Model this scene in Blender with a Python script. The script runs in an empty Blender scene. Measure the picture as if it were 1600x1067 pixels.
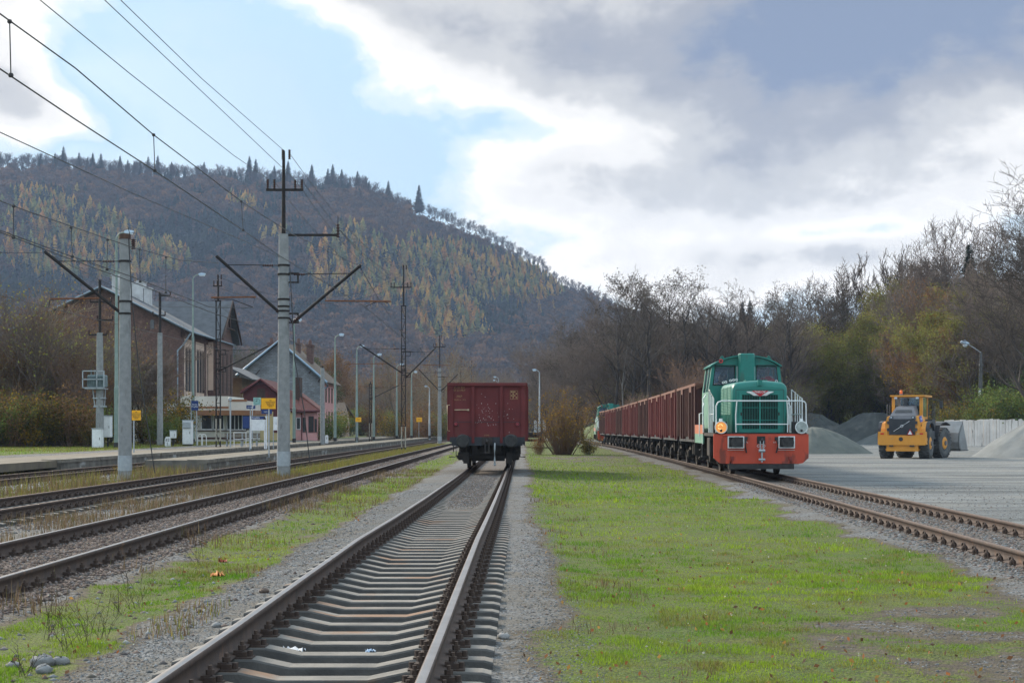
import bpy, math, random
import numpy as np
from mathutils import Vector, Matrix
R = math.radians
random.seed(7); rng = np.random.default_rng(11)
sc = bpy.context.scene
COL = sc.collection
# ---------------------------------------------------------------- camera
F = 2600.0; CX = 800.0; HY = 671.0; CAMZ = 1.45
cam = bpy.data.cameras.new('camera'); cam.sensor_width = 36; cam.lens = 36*F/1600
cam.shift_y = (HY-533.5)/1600; cam.clip_start = .3; cam.clip_end = 9000
co = bpy.data.objects.new('camera', cam); COL.objects.link(co)
co.location = (0, 0, CAMZ); co.rotation_euler = (R(90), 0, 0); sc.camera = co
sc.view_settings.view_transform = 'Standard'; sc.view_settings.look = 'None'
sc.view_settings.exposure = 0.36; sc.view_settings.gamma = 1
sc.cycles.max_bounces = 6; sc.cycles.transparent_max_bounces = 24
sc.cycles.volume_bounces = 0; sc.cycles.use_denoising = True
sc.cycles.volume_step_rate = 4
# ---------------------------------------------------------------- sun
SUN_EL, SUN_AZ = R(27), R(-38)          # azimuth from +Y (away from the camera), minus = to the left
sd = Vector((math.sin(SUN_AZ)*math.cos(SUN_EL), math.cos(SUN_AZ)*math.cos(SUN_EL), math.sin(SUN_EL)))
sun = bpy.data.lights.new('sun', 'SUN'); sun.energy = 4.8; sun.angle = R(10); sun.color = (1, .87, .70)
so = bpy.data.objects.new('sun', sun); COL.objects.link(so); so.rotation_euler = sd.to_track_quat('Z', 'Y').to_euler()
# ---------------------------------------------------------------- world: nishita sky with procedural clouds
w = bpy.data.worlds.new('World'); sc.world = w; w.use_nodes = True
nt = w.node_tree; nt.nodes.clear(); N = nt.nodes; L = nt.links
def nd(tree, t, **k):
    n = tree.nodes.new(t)
    for a, b in k.items(): setattr(n, a, b)
    return n
def mth(tree, op, a, b=None, c=None, clamp=False):
    n = tree.nodes.new('ShaderNodeMath'); n.operation = op; n.use_clamp = clamp
    for i, v in enumerate((a, b, c)):
        if v is None: continue
        if isinstance(v, (int, float)): n.inputs[i].default_value = v
        else: tree.links.new(v, n.inputs[i])
    return n.outputs[0]
sky = nd(nt, 'ShaderNodeTexSky', sky_type='NISHITA', sun_disc=False, sun_elevation=SUN_EL, sun_rotation=SUN_AZ)
sky.air_density = 1.0; sky.dust_density = 1.5; sky.ozone_density = 1.5
tc = nd(nt, 'ShaderNodeTexCoord'); sx = nd(nt, 'ShaderNodeSeparateXYZ'); L.new(tc.outputs['Generated'], sx.inputs[0])
az = mth(nt, 'ARCTAN2', sx.outputs[0], sx.outputs[1]); el = mth(nt, 'ARCSINE', sx.outputs[2])
def noise(scale, detail, rough, dist=0, sy=1.0, off=0.0):
    mp = nd(nt, 'ShaderNodeMapping'); mp.inputs['Scale'].default_value = (1, 1, sy); mp.inputs['Location'].default_value = (off, off*.7, off*.3)
    L.new(tc.outputs['Generated'], mp.inputs[0])
    n = nd(nt, 'ShaderNodeTexNoise'); n.inputs['Scale'].default_value = scale; n.inputs['Detail'].default_value = detail
    n.inputs['Roughness'].default_value = rough; n.inputs['Distortion'].default_value = dist; L.new(mp.outputs[0], n.inputs[0])
    return n.outputs['Fac']
n1 = noise(5, 7, .55, .1, 2.0, 3.1); n2 = noise(13, 8, .60, .2, 1.6, 1.3); n4 = noise(34, 6, .6, .1, 1.4, 5.2); n3 = noise(3.1, 2, .5, 0, 1.5, 8.0)
def blob(px, py, rx, ry, s, rot=0):
    a0, e0 = (px-CX)/F, (HY-py)/F
    da = mth(nt, 'SUBTRACT', az, a0); de = mth(nt, 'SUBTRACT', el, e0)
    c_, s_ = math.cos(rot), math.sin(rot)
    x = mth(nt, 'ADD', mth(nt, 'MULTIPLY', da, c_), mth(nt, 'MULTIPLY', de, s_))
    y = mth(nt, 'SUBTRACT', mth(nt, 'MULTIPLY', de, c_), mth(nt, 'MULTIPLY', da, s_))
    x = mth(nt, 'POWER', mth(nt, 'ABSOLUTE', mth(nt, 'MULTIPLY', x, F/rx)), 2); y = mth(nt, 'POWER', mth(nt, 'ABSOLUTE', mth(nt, 'MULTIPLY', y, F/ry)), 2)
    g = mth(nt, 'POWER', 2.718, mth(nt, 'MULTIPLY', mth(nt, 'ADD', x, y), -1))
    return mth(nt, 'MULTIPLY', g, s)
blobs = [(1330, 50, 640, 175, .54, 0), (1620, 20, 420, 150, .26, 0), (1020, 130, 380, 110, .27, -.2), (600, 20, 190, 60, .34, -.35), (1150, 300, 460, 110, .34, 0),
         (800, 290, 150, 60, .16, 0), (1080, 430, 380, 55, .13, 0), (1500, 400, 250, 50, .12, 0), (1300, 400, 120, 25, .12, 0),
         (380, 170, 320, 190, -.30, 0), (850, 200, 150, 26, -.15, -.15), (1260, 372, 160, 20, -.24, .03), (560, 270, 300, 80, -.16, 0),
         (0, 140, 100, 110, .42, 0), (130, 205, 140, 45, .36, -.3), (30, 10, 160, 50, .26, 0)]
T = mth(nt, 'MULTIPLY', n1, .62)
T = mth(nt, 'ADD', T, mth(nt, 'MULTIPLY', n2, .52)); T = mth(nt, 'ADD', T, mth(nt, 'MULTIPLY', n3, .1)); T = mth(nt, 'ADD', T, mth(nt, 'MULTIPLY', n4, .26)); T = mth(nt, 'SUBTRACT', T, .50)
for b in blobs: T = mth(nt, 'ADD', T, blob(*b))

cr = nd(nt, 'ShaderNodeValToRGB'); e = cr.color_ramp.elements
cr.color_ramp.interpolation = 'EASE'
e[0].position = .0; e[0].color = (.38, .60, .83, 1); e[1].position = 1.0; e[1].color = (.20, .25, .36, 1)
for p, c in ((.18, (.46, .66, .84)), (.26, (.66, .78, .86)), (.37, (1.0, .965, .93)), (.52, (.84, .82, .79)), (.66, (.56, .56, .56)), (.84, (.34, .355, .40))):
    q = e.new(p); q.color = (*c, 1)
L.new(T, cr.inputs[0])
mask = mth(nt, 'MULTIPLY', mth(nt, 'SUBTRACT', T, .02), 4.5, clamp=True)
skc = nd(nt, 'ShaderNodeMix', data_type='RGBA', blend_type='MULTIPLY'); skc.inputs[0].default_value = 1
L.new(sky.outputs[0], skc.inputs[6]); skc.inputs[7].default_value = (1, 1, 1, 1)
bg1 = nd(nt, 'ShaderNodeBackground'); bg1.inputs[1].default_value = .10; L.new(sky.outputs[0], bg1.inputs[0])
bg2 = nd(nt, 'ShaderNodeBackground'); bg2.inputs[1].default_value = 1.0; L.new(cr.outputs[0], bg2.inputs[0])
upb = mth(nt, 'MULTIPLY', mth(nt, 'SUBTRACT', el, .34), 4, clamp=True); beh = mth(nt, 'MULTIPLY', mth(nt, 'SUBTRACT', mth(nt, 'ABSOLUTE', az), .6), 1.5, clamp=True)   # out-of-frame sky boosted overhead, beside and behind as added fill light
L.new(mth(nt, 'ADD', mth(nt, 'MULTIPLY', mth(nt, 'MAXIMUM', upb, beh), .25), 1.0), bg2.inputs[1])
mxs = nd(nt, 'ShaderNodeMixShader'); L.new(mth(nt, 'ADD', mth(nt, 'MULTIPLY', mask, .38), .62), mxs.inputs[0]); L.new(bg1.outputs[0], mxs.inputs[1]); L.new(bg2.outputs[0], mxs.inputs[2])
wo = nd(nt, 'ShaderNodeOutputWorld'); L.new(mxs.outputs[0], wo.inputs[0])
# ---------------------------------------------------------------- helpers
def PX(px, Y): return (px-CX)/F*Y
def PZ(py, Y): return CAMZ+(HY-py)/F*Y
def P(px, py, Y): return Vector((PX(px, Y), Y, PZ(py, Y)))
def ss(a, b, x):
    t = np.clip((np.asarray(x, float)-a)/(b-a), 0, 1); return t*t*(3-2*t)
def tag(o, label=None, cat=None, group=None, kind=None):
    if label: o['label'] = label
    if cat: o['category'] = cat
    if group: o['group'] = group
    if kind: o['kind'] = kind
    return o
def empty(name, loc=(0, 0, 0), rz=0, **k):
    o = bpy.data.objects.new(name, None); COL.objects.link(o); o.location = loc; o.rotation_euler = (0, 0, rz); return tag(o, **k)
def clone(o, parent=None, **k):
    c = o.copy(); COL.objects.link(c); c.parent = parent
    for ch in o.children: clone(ch, c)
    return tag(c, **k)
def fast_mesh(name, V, Fc, mats=(), cols=None, mi=None, smooth=False):
    """V (n,3), Fc (m,k) one polygon size; cols (n,3) point colours"""
    V = np.ascontiguousarray(V, np.float32); Fc = np.ascontiguousarray(Fc, np.int32); k = Fc.shape[1]
    me = bpy.data.meshes.new(name); me.vertices.add(len(V)); me.vertices.foreach_set('co', V.ravel())
    me.loops.add(Fc.size); me.loops.foreach_set('vertex_index', Fc.ravel())
    me.polygons.add(len(Fc)); me.polygons.foreach_set('loop_start', np.arange(0, Fc.size, k, dtype=np.int32))
    me.polygons.foreach_set('loop_total', np.full(len(Fc), k, np.int32))
    for m in mats: me.materials.append(m)
    if mi is not None: me.polygons.foreach_set('material_index', np.ascontiguousarray(mi, np.int32))
    if smooth: me.polygons.foreach_set('use_smooth', np.ones(len(Fc), bool))
    me.update(calc_edges=True)
    if cols is not None:
        a = me.color_attributes.new('Col', 'FLOAT_COLOR', 'POINT')
        c4 = np.ones((len(V), 4), np.float32); c4[:, :3] = cols; a.data.foreach_set('color', c4.ravel())
    return me
def link(name, me, parent=None, **k):
    o = bpy.data.objects.new(name, me); COL.objects.link(o); o.parent = parent; return tag(o, **k)
class MB:
    def __init__(s): s.v = []; s.f = []; s.m = []; s.sm = []
    def add(s, vs, fs, mi=0, sm=False, M=None):
        n = len(s.v)
        if M is not None: vs = [M @ Vector(p) for p in vs]
        s.v += [tuple(p) for p in vs]; s.f += [tuple(i+n for i in f) for f in fs]; s.m += [mi]*len(fs); s.sm += [sm]*len(fs); return s
    def box(s, x0, x1, y0, y1, z0, z1, mi=0, M=None, bev=0):
        if bev:
            b = bev; o = []
            pts = [(x0+b, y0), (x1-b, y0), (x1, y0+b), (x1, y1-b), (x1-b, y1), (x0+b, y1), (x0, y1-b), (x0, y0+b)]
            i_ = [(x0+b, y0+b), (x1-b, y0+b), (x1-b, y0+b), (x1-b, y1-b), (x1-b, y1-b), (x0+b, y1-b), (x0+b, y1-b), (x0+b, y0+b)]
            rings = [[(p[0], p[1], z0+0) for p in i_], [(p[0], p[1], z0+b) for p in pts], [(p[0], p[1], z1-b) for p in pts], [(p[0], p[1], z1) for p in i_]]
            return s.rings(rings, mi, M=M)
        v = [(x, y, z) for z in (z0, z1) for x, y in ((x0, y0), (x1, y0), (x1, y1), (x0, y1))]
        return s.add(v, [(3, 2, 1, 0), (4, 5, 6, 7), (0, 1, 5, 4), (1, 2, 6, 5), (2, 3, 7, 6), (3, 0, 4, 7)], mi, M=M)
    def rings(s, rings, mi=0, sm=False, M=None, cap=True, close=True):
        k = len(rings[0]); v = [p for r in rings for p in r]; f = []
        for i in range(len(rings)-1):
            for j in range(k if close else k-1):
                a = i*k+j; b = i*k+(j+1) % k; f.append((a, b, b+k, a+k))
        s.add(v, f, mi, sm, M)
        if cap:
            s.add(rings[0], [tuple(range(k))[::-1]], mi, False, M); s.add(rings[-1], [tuple(range(k))], mi, False, M)
        return s
    def tube(s, pts, r, n=8, mi=0, M=None, cap=True, sm=True):
        pts = [Vector(p) for p in pts]; rs = r if isinstance(r, (list, tuple)) else [r]*len(pts); rg = []
        up = Vector((0, 0, 1)); t0 = (pts[1]-pts[0]).normalized()
        if abs(t0.z) > .9: up = Vector((0, 1, 0))
        for i, p in enumerate(pts):
            t = (pts[min(i+1, len(pts)-1)]-pts[max(i-1, 0)]).normalized()
            a = t.cross(up).normalized(); b = a.cross(t)
            rg.append([p+(a*math.cos(q)+b*math.sin(q))*rs[i] for q in [2*math.pi*j/n for j in range(n)]])
        return s.rings(rg, mi, sm, M, cap)
    def cyl(s, p0, p1, r0, r1=None, n=12, mi=0, M=None, cap=True, sm=True): return s.tube([p0, p1], [r0, r0 if r1 is None else r1], n, mi, M, cap, sm)
    def prism(s, poly, h, axis='y', at=0, mi=0, M=None):
        """poly of (a,b) extruded along axis from at to at+h"""
        def mk(a, b, t): return {'y': (a, t, b), 'x': (t, a, b), 'z': (a, b, t)}[axis]
        return s.rings([[mk(a, b, at) for a, b in poly], [mk(a, b, at+h) for a, b in poly]], mi, M=M)
    def ball(s, c, r, n=8, mi=0, sz=1, M=None):
        rg = []
        for i in range(1, n): 
            t = math.pi*i/n; rg.append([(c[0]+r*math.sin(t)*math.cos(a), c[1]+r*math.sin(t)*math.sin(a), c[2]-r*sz*math.cos(t)) for a in [2*math.pi*j/(n+2) for j in range(n+2)]])
        return s.rings(rg, mi, True, M)
    def build(s, name, mats, parent=None, **k):
        me = bpy.data.meshes.new(name); me.from_pydata(s.v, [], s.f)
        for m in (mats if isinstance(mats, (list, tuple)) else [mats]): me.materials.append(m)
        me.polygons.foreach_set('material_index', s.m); me.polygons.foreach_set('use_smooth', s.sm)
        import bmesh
        bm = bmesh.new(); bm.from_mesh(me); bmesh.ops.recalc_face_normals(bm, faces=bm.faces); bm.to_mesh(me); bm.free()
        return link(name, me, parent, **k)
# ---------------------------------------------------------------- materials
MAT = {}
def M(name, c1, c2=None, scale=4.0, rough=.8, bump=0.0, bscale=None, metal=0.0, c3=None, s3=1.0, t3=.62, sc3=(1, 1, 1), world=False, contrast=(.35, .65), attr=False, detail=6, spec=.35, coat=0):
    m = bpy.data.materials.new(name); m.use_nodes = True; t = m.node_tree; b = t.nodes['Principled BSDF']
    b.inputs['Roughness'].default_value = rough; b.inputs['Metallic'].default_value = metal; b.inputs['Specular IOR Level'].default_value = spec
    if coat: b.inputs['Coat Weight'].default_value = coat
    if world: src = nd(t, 'ShaderNodeNewGeometry').outputs['Position']
    else: src = nd(t, 'ShaderNodeTexCoord').outputs['Object']
    def nz(scl, det=detail, sv=(1, 1, 1)):
        mp = nd(t, 'ShaderNodeMapping'); mp.inputs['Scale'].default_value = sv; t.links.new(src, mp.inputs[0])
        n = nd(t, 'ShaderNodeTexNoise'); n.inputs['Scale'].default_value = scl; n.inputs['Detail'].default_value = det; n.inputs['Roughness'].default_value = .6
        t.links.new(mp.outputs[0], n.inputs[0]); return n.outputs['Fac']
    def mix(f, a, bb, bt='MIX'):
        x = nd(t, 'ShaderNodeMix', data_type='RGBA', blend_type=bt)
        for i, v in ((0, f), (6, a), (7, bb)):
            if hasattr(v, 'is_linked') or isinstance(v, bpy.types.NodeSocket): t.links.new(v, x.inputs[i])
            elif i == 0: x.inputs[0].default_value = v
            else: x.inputs[i].default_value = (*v, 1)
        return x.outputs[2]
    def ramp(f, a, bb):
        r = nd(t, 'ShaderNodeMapRange'); r.inputs[1].default_value = a; r.inputs[2].default_value = bb; t.links.new(f, r.inputs[0]); return r.outputs[0]
    if c2 is None: c2 = tuple(x*.75 for x in c1)
    col = mix(ramp(nz(scale), *contrast), c1, c2)
    if c3: col = mix(ramp(nz(s3, 8, sc3), t3, t3+.08), col, c3)
    if attr:
        va = nd(t, 'ShaderNodeVertexColor'); va.layer_name = 'Col'; col = mix(1.0, col, va.outputs[0], 'MULTIPLY')
    t.links.new(col, b.inputs['Base Color'])
    if bump:
        bp = nd(t, 'ShaderNodeBump'); bp.inputs['Strength'].default_value = min(1, bump*1); bp.inputs['Distance'].default_value = .02 if bscale is None or bscale > 5 else .1
        t.links.new(nz(bscale or scale*4), bp.inputs['Height']); t.links.new(bp.outputs[0], b.inputs['Normal'])
    MAT[name] = m; return m
def setbsdf(m, **k):
    b = m.node_tree.nodes['Principled BSDF']
    for a, v in k.items(): b.inputs[a.replace('_', ' ')].default_value = v
def text(s, size, mat_, parent, loc, rot=(R(90), 0, 0), name='lettering', ext=.002, align='CENTER', **k):
    c = bpy.data.curves.new(name, 'FONT'); c.body = s; c.size = size; c.extrude = ext; c.align_x = align; c.align_y = 'CENTER'; c.resolution_u = 2
    c.materials.append(mat_); o = bpy.data.objects.new(name, c); COL.objects.link(o); bpy.context.view_layer.update()
    me = bpy.data.meshes.new_from_object(o.evaluated_get(bpy.context.evaluated_depsgraph_get())); bpy.data.objects.remove(o)
    o = link(name, me, parent); o.location = loc; o.rotation_euler = rot; return o
concrete = M('concrete', (.34, .33, .31), (.22, .215, .205), 3, .85, .3, 40, c3=(.12, .12, .11), s3=1.5, sc3=(3, 3, .6))
concrete_pole = M('pole_concrete', (.27, .28, .285), (.20, .21, .215), 5, .85, .35, 30, c3=(.16, .16, .16), s3=2.2, t3=.60, sc3=(3, 3, .5))
dark_steel = M('dark_steel', (.020, .019, .021), (.035, .03, .028), 8, .8, .1, spec=.15)
galv = M('galvanised_steel', (.38, .42, .45), (.30, .33, .36), 6, .5, metal=.3)
green_pole = M('green_grey_paint', (.21, .27, .245), (.16, .22, .20), 3, .6)
rust = M('rusty_steel', (.10, .058, .040), (.055, .035, .028), 9, .85, .4, 60, c3=(.17, .08, .045), s3=4)
orange_rust = M('orange_rust_rod', (.20, .08, .035), (.12, .05, .025), 9, .8)
ins_brown = M('brown_porcelain', (.05, .02, .018), (.03, .015, .012), 6, .25)
wire_m = M('dark_wire', (.03, .03, .033), (.045, .045, .045), 2, .6)
white_paint = M('white_paint', (.74, .76, .78), (.62, .64, .66), 5, .5, c3=(.4, .36, .3), s3=3, t3=.68)
black_paint = M('black_paint', (.018, .018, .02), (.035, .033, .033), 6, .55)
black_rubber = M('black_rubber', (.022, .022, .024), (.05, .05, .05), 8, .75, .3, 30)
def glass(name='window_glass', tint=(.75, .82, .88), fac=.5):
    m = bpy.data.materials.new(name); m.use_nodes = True; t = m.node_tree; t.nodes.clear()
    g = nd(t, 'ShaderNodeBsdfGlossy'); g.inputs['Roughness'].default_value = .03; g.inputs['Color'].default_value = (.9, .95, 1, 1)
    tr = nd(t, 'ShaderNodeBsdfTransparent'); tr.inputs['Color'].default_value = (*tint, 1)
    x = nd(t, 'ShaderNodeMixShader'); lw = nd(t, 'ShaderNodeLayerWeight'); lw.inputs['Blend'].default_value = fac
    t.links.new(mth(t, 'MULTIPLY_ADD', lw.outputs['Facing'], .6, .025, clamp=True), x.inputs[0]); t.links.new(tr.outputs[0], x.inputs[1]); t.links.new(g.outputs[0], x.inputs[2])
    o = nd(t, 'ShaderNodeOutputMaterial'); t.links.new(x.outputs[0], o.inputs[0]); return m
clear_glass = glass()
dark_glass = M('dark_window', (.03, .035, .04), (.05, .055, .06), 3, .08, spec=.6)
# ---------------------------------------------------------------- terrain
def vnoise(x, y, s, seed=0):
    """cheap smooth value noise, 0..1"""
    x = np.asarray(x, float)/s; y = np.asarray(y, float)/s; xi = np.floor(x).astype(np.int64); yi = np.floor(y).astype(np.int64); fx = x-xi; fy = y-yi
    fx = fx*fx*(3-2*fx); fy = fy*fy*(3-2*fy)
    def h(a, b):
        n = (a*374761393+b*668265263+seed*982451653) & 0xffffffff; n = ((n ^ (n >> 13))*1274126177) & 0xffffffff; return ((n ^ (n >> 16)) & 0xffff)/65535.
    return (h(xi, yi)*(1-fx)+h(xi+1, yi)*fx)*(1-fy)+(h(xi, yi+1)*(1-fx)+h(xi+1, yi+1)*fx)*fy
def fbm(x, y, s, seed=0, o=4):
    r = 0; a = .5; t = 0
    for i in range(o): r = r+a*vnoise(x, y, s/2**i, seed+i*17); t += a; a *= .55
    return r/t
XB, XC, XD = -5.78, -9.9, -15.75
def xA(y): return -1.33+.0066*np.asarray(y, float)
def zA(y): return np.interp(y, [0, 8, 12, 16, 21, 27, 35, 50, 70, 400], [.0, .03, .03, .05, .07, .03, .0, -.02, 0, 0])
_ey = [0, 10, 25, 35, 45, 60, 83, 124, 150, 170, 205, 250]; _ex = [6.1, 6.45, 7.02, 7.4, 7.72, 8.17, 8.72, 9.5, 9.85, 9.8, 8.9, 7.2]
def xE(y): return np.interp(y, _ey, _ex)
_rp = np.array([(-700, 252), (-300, 256), (0, 260), (100, 265), (200, 273), (300, 279), (400, 285), (480, 291), (565, 297), (605, 314), (647, 327), (692, 342), (765, 372), (784, 382), (837, 410), (877, 443), (919, 457), (980, 480), (1060, 505), (1200, 520), (1600, 520), (2600, 480)], float)
def ridge(u): return np.interp(u, (_rp[:, 0]-CX)/F, (HY-_rp[:, 1])/F)
HB0, HB1 = 1150., 1800.
def hill(x, y):
    x = np.asarray(x, float); y = np.asarray(y, float)
    u = x/np.maximum(y, 300); rr = ridge(u)*HB1*.985
    t = np.clip((y-HB0)/(HB1-HB0), 0, 1)
    prof = .93*t+.07*t*t*(3-2*t)
    wob = (fbm(x, y, 160, 5)-.5)*34*np.sin(np.pi*t)
    back = 1-.5*ss(HB1, HB1+900, y)
    return (rr*prof+wob)*back
def bank_d(x, y):
    yb = 241-63*ss(50, 58, x); return (y-yb)*ss(13, 17, x)*(1-ss(500, 900, y))
def H(x, y):
    x = np.asarray(x, float); y = np.asarray(y, float)
    z = -.24+0*x
    z = z+(fbm(x, y, 3.5, 1, 3)-.5)*.05
    a = np.abs(x-xA(y)); inA = 1-ss(.78, .95, a)
    z = z-inA*.11*(1-ss(22, 40, y)); z = z+inA*.018*ss(30, 44, y)
    sh_ = ss(.80, .95, a)*(1-ss(1.5, 2.4, a)); z = z+sh_*(np.interp(y, [9, 13, 17, 24], [.02, .035, .05, .065])+.0)
    z = z+.055*(1-ss(1.0, 1.9, np.abs(x-XB)))
    z = z+.56*ss(-18.2, -21.5, x)+.1*ss(-30, -60, x)*3
    z = z+(1-ss(1.1, 2.2, np.abs(x-xE(y))))*.055
    z = z+np.minimum(14, np.maximum(bank_d(x, y), 0)*.13)*ss(14, 60, x)
    g = np.maximum(y-300, 0)
    return z+np.where(y > HB0-5, hill(x, y), 0)+.000*g
def grid(xs, ys):
    X, Y = np.meshgrid(xs, ys); V = np.stack([X, Y, H(X, Y)], -1).reshape(-1, 3); nx, ny = len(xs), len(ys)
    i = np.arange(nx-1)[None, :]+nx*np.arange(ny-1)[:, None]; Q = np.stack([i, i+1, i+1+nx, i+nx], -1).reshape(-1, 4); return V, Q
xs = np.concatenate([np.arange(-1400, -120, 20), np.arange(-120, -24, 3), np.arange(-24, -8, .5), np.arange(-8, 9, .12), np.arange(9, 24, .5), np.arange(24, 90, 3), np.arange(90, 1301, 20)])
ys = np.concatenate([np.arange(-60, 6, 3), np.arange(6, 36, .14), np.arange(36, 80, .5), np.arange(80, 300, 2.5), np.arange(300, 1100, 20), np.arange(1100, 1900, 12), np.arange(1900, 3400, 60)])
V, Q = grid(xs, ys)
def grassiness(x, y):
    """0 bare .. 1 lush"""
    n = fbm(x, y, 2.6, 21)-.5; n2 = fbm(x, y, .8, 33, 3)-.5; x = np.asarray(x, float)
    def band(a, b, s=.25): return ss(a-s, a+s, x+n*1.0+n2*.5)*(1-ss(b-s, b+s, x+n*1.0+n2*.5))
    g = band(-4.35, -2.95, .22)*np.clip(.95+n*2.2, 0, 1)
    xe = xE(y)
    r = ss(.25, .8, x-xA(y)-1.12+n*.6+n2*.4)*(1-ss(-.3, .3, x-(xe-1.75)+n*1.3+n2*.6))
    # worn brown patch at the near right, and a barer brown zone beyond the wagon
    brown = .85*np.clip(1.05-((x-4.1)/2.6)**2-((y-13.5)/4.2)**2, 0, 1)*1.1+np.clip(1-((x-1.2)/1.2)**2-((y-9)/4.)**2, 0, 1)*.6+np.clip(1-((x-5)/5)**2-((y-98)/28)**2, 0, 1)*.9
    r = r*np.clip(1.1+n*1.2-brown*(.85+n2*2.4), .24, 1)
    g = np.maximum(g, r)
    c = band(-8.6, -7.2, .3)*ss(38, 62, y)*.8+band(-13.8, -12.0, .4)*.55*(1-ss(60, 64, y))
    g = np.maximum(g, c)
    g = np.maximum(g, ss(21.8, 22.4, -x+n*.6)*(1-.0*y))
    g = np.maximum(g, ss(1, 8, bank_d(x, y))*.7)
    g = np.maximum(g, ss(260, 330, y)*.5)
    return np.clip(g, 0, 1)
def yardness(x, y): return ss(1.3, 2.1, np.asarray(x, float)-xE(y))*(1-ss(-1, 4, bank_d(x, y)))*(1-ss(260, 300, y))
def redness(x, y):
    x = np.asarray(x, float); y = np.asarray(y, float)
    b = (1-ss(.85, 1.5, np.abs(x-XB)))*.95; e = (1-ss(.75, 1.15, np.abs(x-xE(y))))*.55; c = (1-ss(.8, 1.6, np.abs(x-XC)))*.7; d = (1-ss(.8, 1.5, np.abs(x-XD)))*.6
    a = (1-ss(.6, 1.0, np.abs(x-xA(y))))*(.35+.25*ss(24, 34, y))
    return np.maximum.reduce([b, e, c, d, a])
gx, gy = V[:, 0], V[:, 1]
gm = M('ground', (.2, .2, .2), rough=.95)
t = gm.node_tree; b = t.nodes['Principled BSDF']; t.nodes.remove([n for n in t.nodes if n.type == 'MIX'][0])
pos = nd(t, 'ShaderNodeNewGeometry').outputs['Position']
def gn(s, det=8, r=.65):
    n = nd(t, 'ShaderNodeTexNoise'); n.inputs['Scale'].default_value = s; n.inputs['Detail'].default_value = det; n.inputs['Roughness'].default_value = r; t.links.new(pos, n.inputs[0]); return n
def gmix(f, a, c, bt='MIX'):
    x = nd(t, 'ShaderNodeMix', data_type='RGBA', blend_type=bt)
    for i, v in ((0, f), (6, a), (7, c)):
        if isinstance(v, bpy.types.NodeSocket): t.links.new(v, x.inputs[i])
        elif i == 0: x.inputs[0].default_value = v
        else: x.inputs[i].default_value = (*v, 1)
    return x.outputs[2]
def gr(f, a, c, lo=0, hi=1):
    r = nd(t, 'ShaderNodeMapRange'); r.inputs[1].default_value = a; r.inputs[2].default_value = c; r.inputs[3].default_value = lo; r.inputs[4].default_value = hi; t.links.new(f, r.inputs[0]); return r.outputs[0]
va = nd(t, 'ShaderNodeVertexColor'); va.layer_name = 'Col'; sp = nd(t, 'ShaderNodeSeparateColor'); t.links.new(va.outputs[0], sp.inputs[0])
g_, y_, r_ = sp.outputs[0], sp.outputs[1], sp.outputs[2]
vo = nd(t, 'ShaderNodeTexVoronoi'); vo.inputs['Scale'].default_value = 42; t.links.new(pos, vo.inputs[0])
vo2 = nd(t, 'ShaderNodeTexVoronoi'); vo2.inputs['Scale'].default_value = 14; t.links.new(pos, vo2.inputs[0])
hs = nd(t, 'ShaderNodeSeparateColor'); t.links.new(vo.outputs['Color'], hs.inputs[0])
grav = gmix(gr(hs.outputs[0], 0, 1), (.055, .06, .065), (.24, .25, .262))
grav = gmix(gr(gn(1.3).outputs['Fac'], .42, .62), grav, (.135, .125, .11))
red = gmix(gr(hs.outputs[1], 0, 1), (.055, .042, .036), (.165, .125, .105))
grav = gmix(r_, grav, red)
yard = gmix(gr(gn(.35).outputs['Fac'], .35, .65), (.235, .25, .255), (.155, .165, .168))
yard = gmix(gr(gn(.11).outputs['Fac'], .5, .62, 0, .6), yard, (.27, .26, .235)); yard = gmix(gr(hs.outputs[0], .7, 1, 0, .4), yard, (.12, .13, .14))
mp_ = nd(t, 'ShaderNodeMapping'); mp_.inputs['Scale'].default_value = (.05, .45, 1); t.links.new(pos, mp_.inputs[0]); st_ = nd(t, 'ShaderNodeTexNoise'); st_.inputs['Scale'].default_value = 1.0; st_.inputs['Detail'].default_value = 7; st_.inputs['Distortion'].default_value = .6; t.links.new(mp_.outputs[0], st_.inputs[0])
yard = gmix(gr(st_.outputs['Fac'], .50, .60, 0, .75), yard, (.09, .10, .105)); yard = gmix(gr(st_.outputs['Fac'], .44, .36, 0, .6), yard, (.30, .29, .26))
base = gmix(gr(y_, .3, .7), grav, yard); base = gmix(gr(y_, -.2, -.8), base, (.068, .062, .058))
gg = gmix(gr(gn(1.1).outputs['Fac'], .38, .62), (.085, .145, .018), (.14, .165, .025)); gg = gmix(gr(gn(7).outputs['Fac'], .48, .68), gg, (.085, .085, .03)); gg = gmix(gr(gn(48, 4).outputs['Fac'], .46, .60), gg, (.028, .04, .010)); gg = gmix(gr(gn(80, 3).outputs['Fac'], .60, .68), gg, (.20, .17, .07))
gnz = nd(t, 'ShaderNodeMath'); gnz.operation = 'ADD'; t.links.new(g_, gnz.inputs[0]); t.links.new(gr(gn(9, 6).outputs['Fac'], .3, .7, -.28, .28), gnz.inputs[1])
dirt = gmix(gr(gnz.outputs[0], .05, .25), base, gmix(gr(gn(6).outputs['Fac'], .4, .6), (.11, .09, .06), (.065, .052, .038)))
fin = gmix(gr(gnz.outputs[0], .42, .6), dirt, gg)
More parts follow.
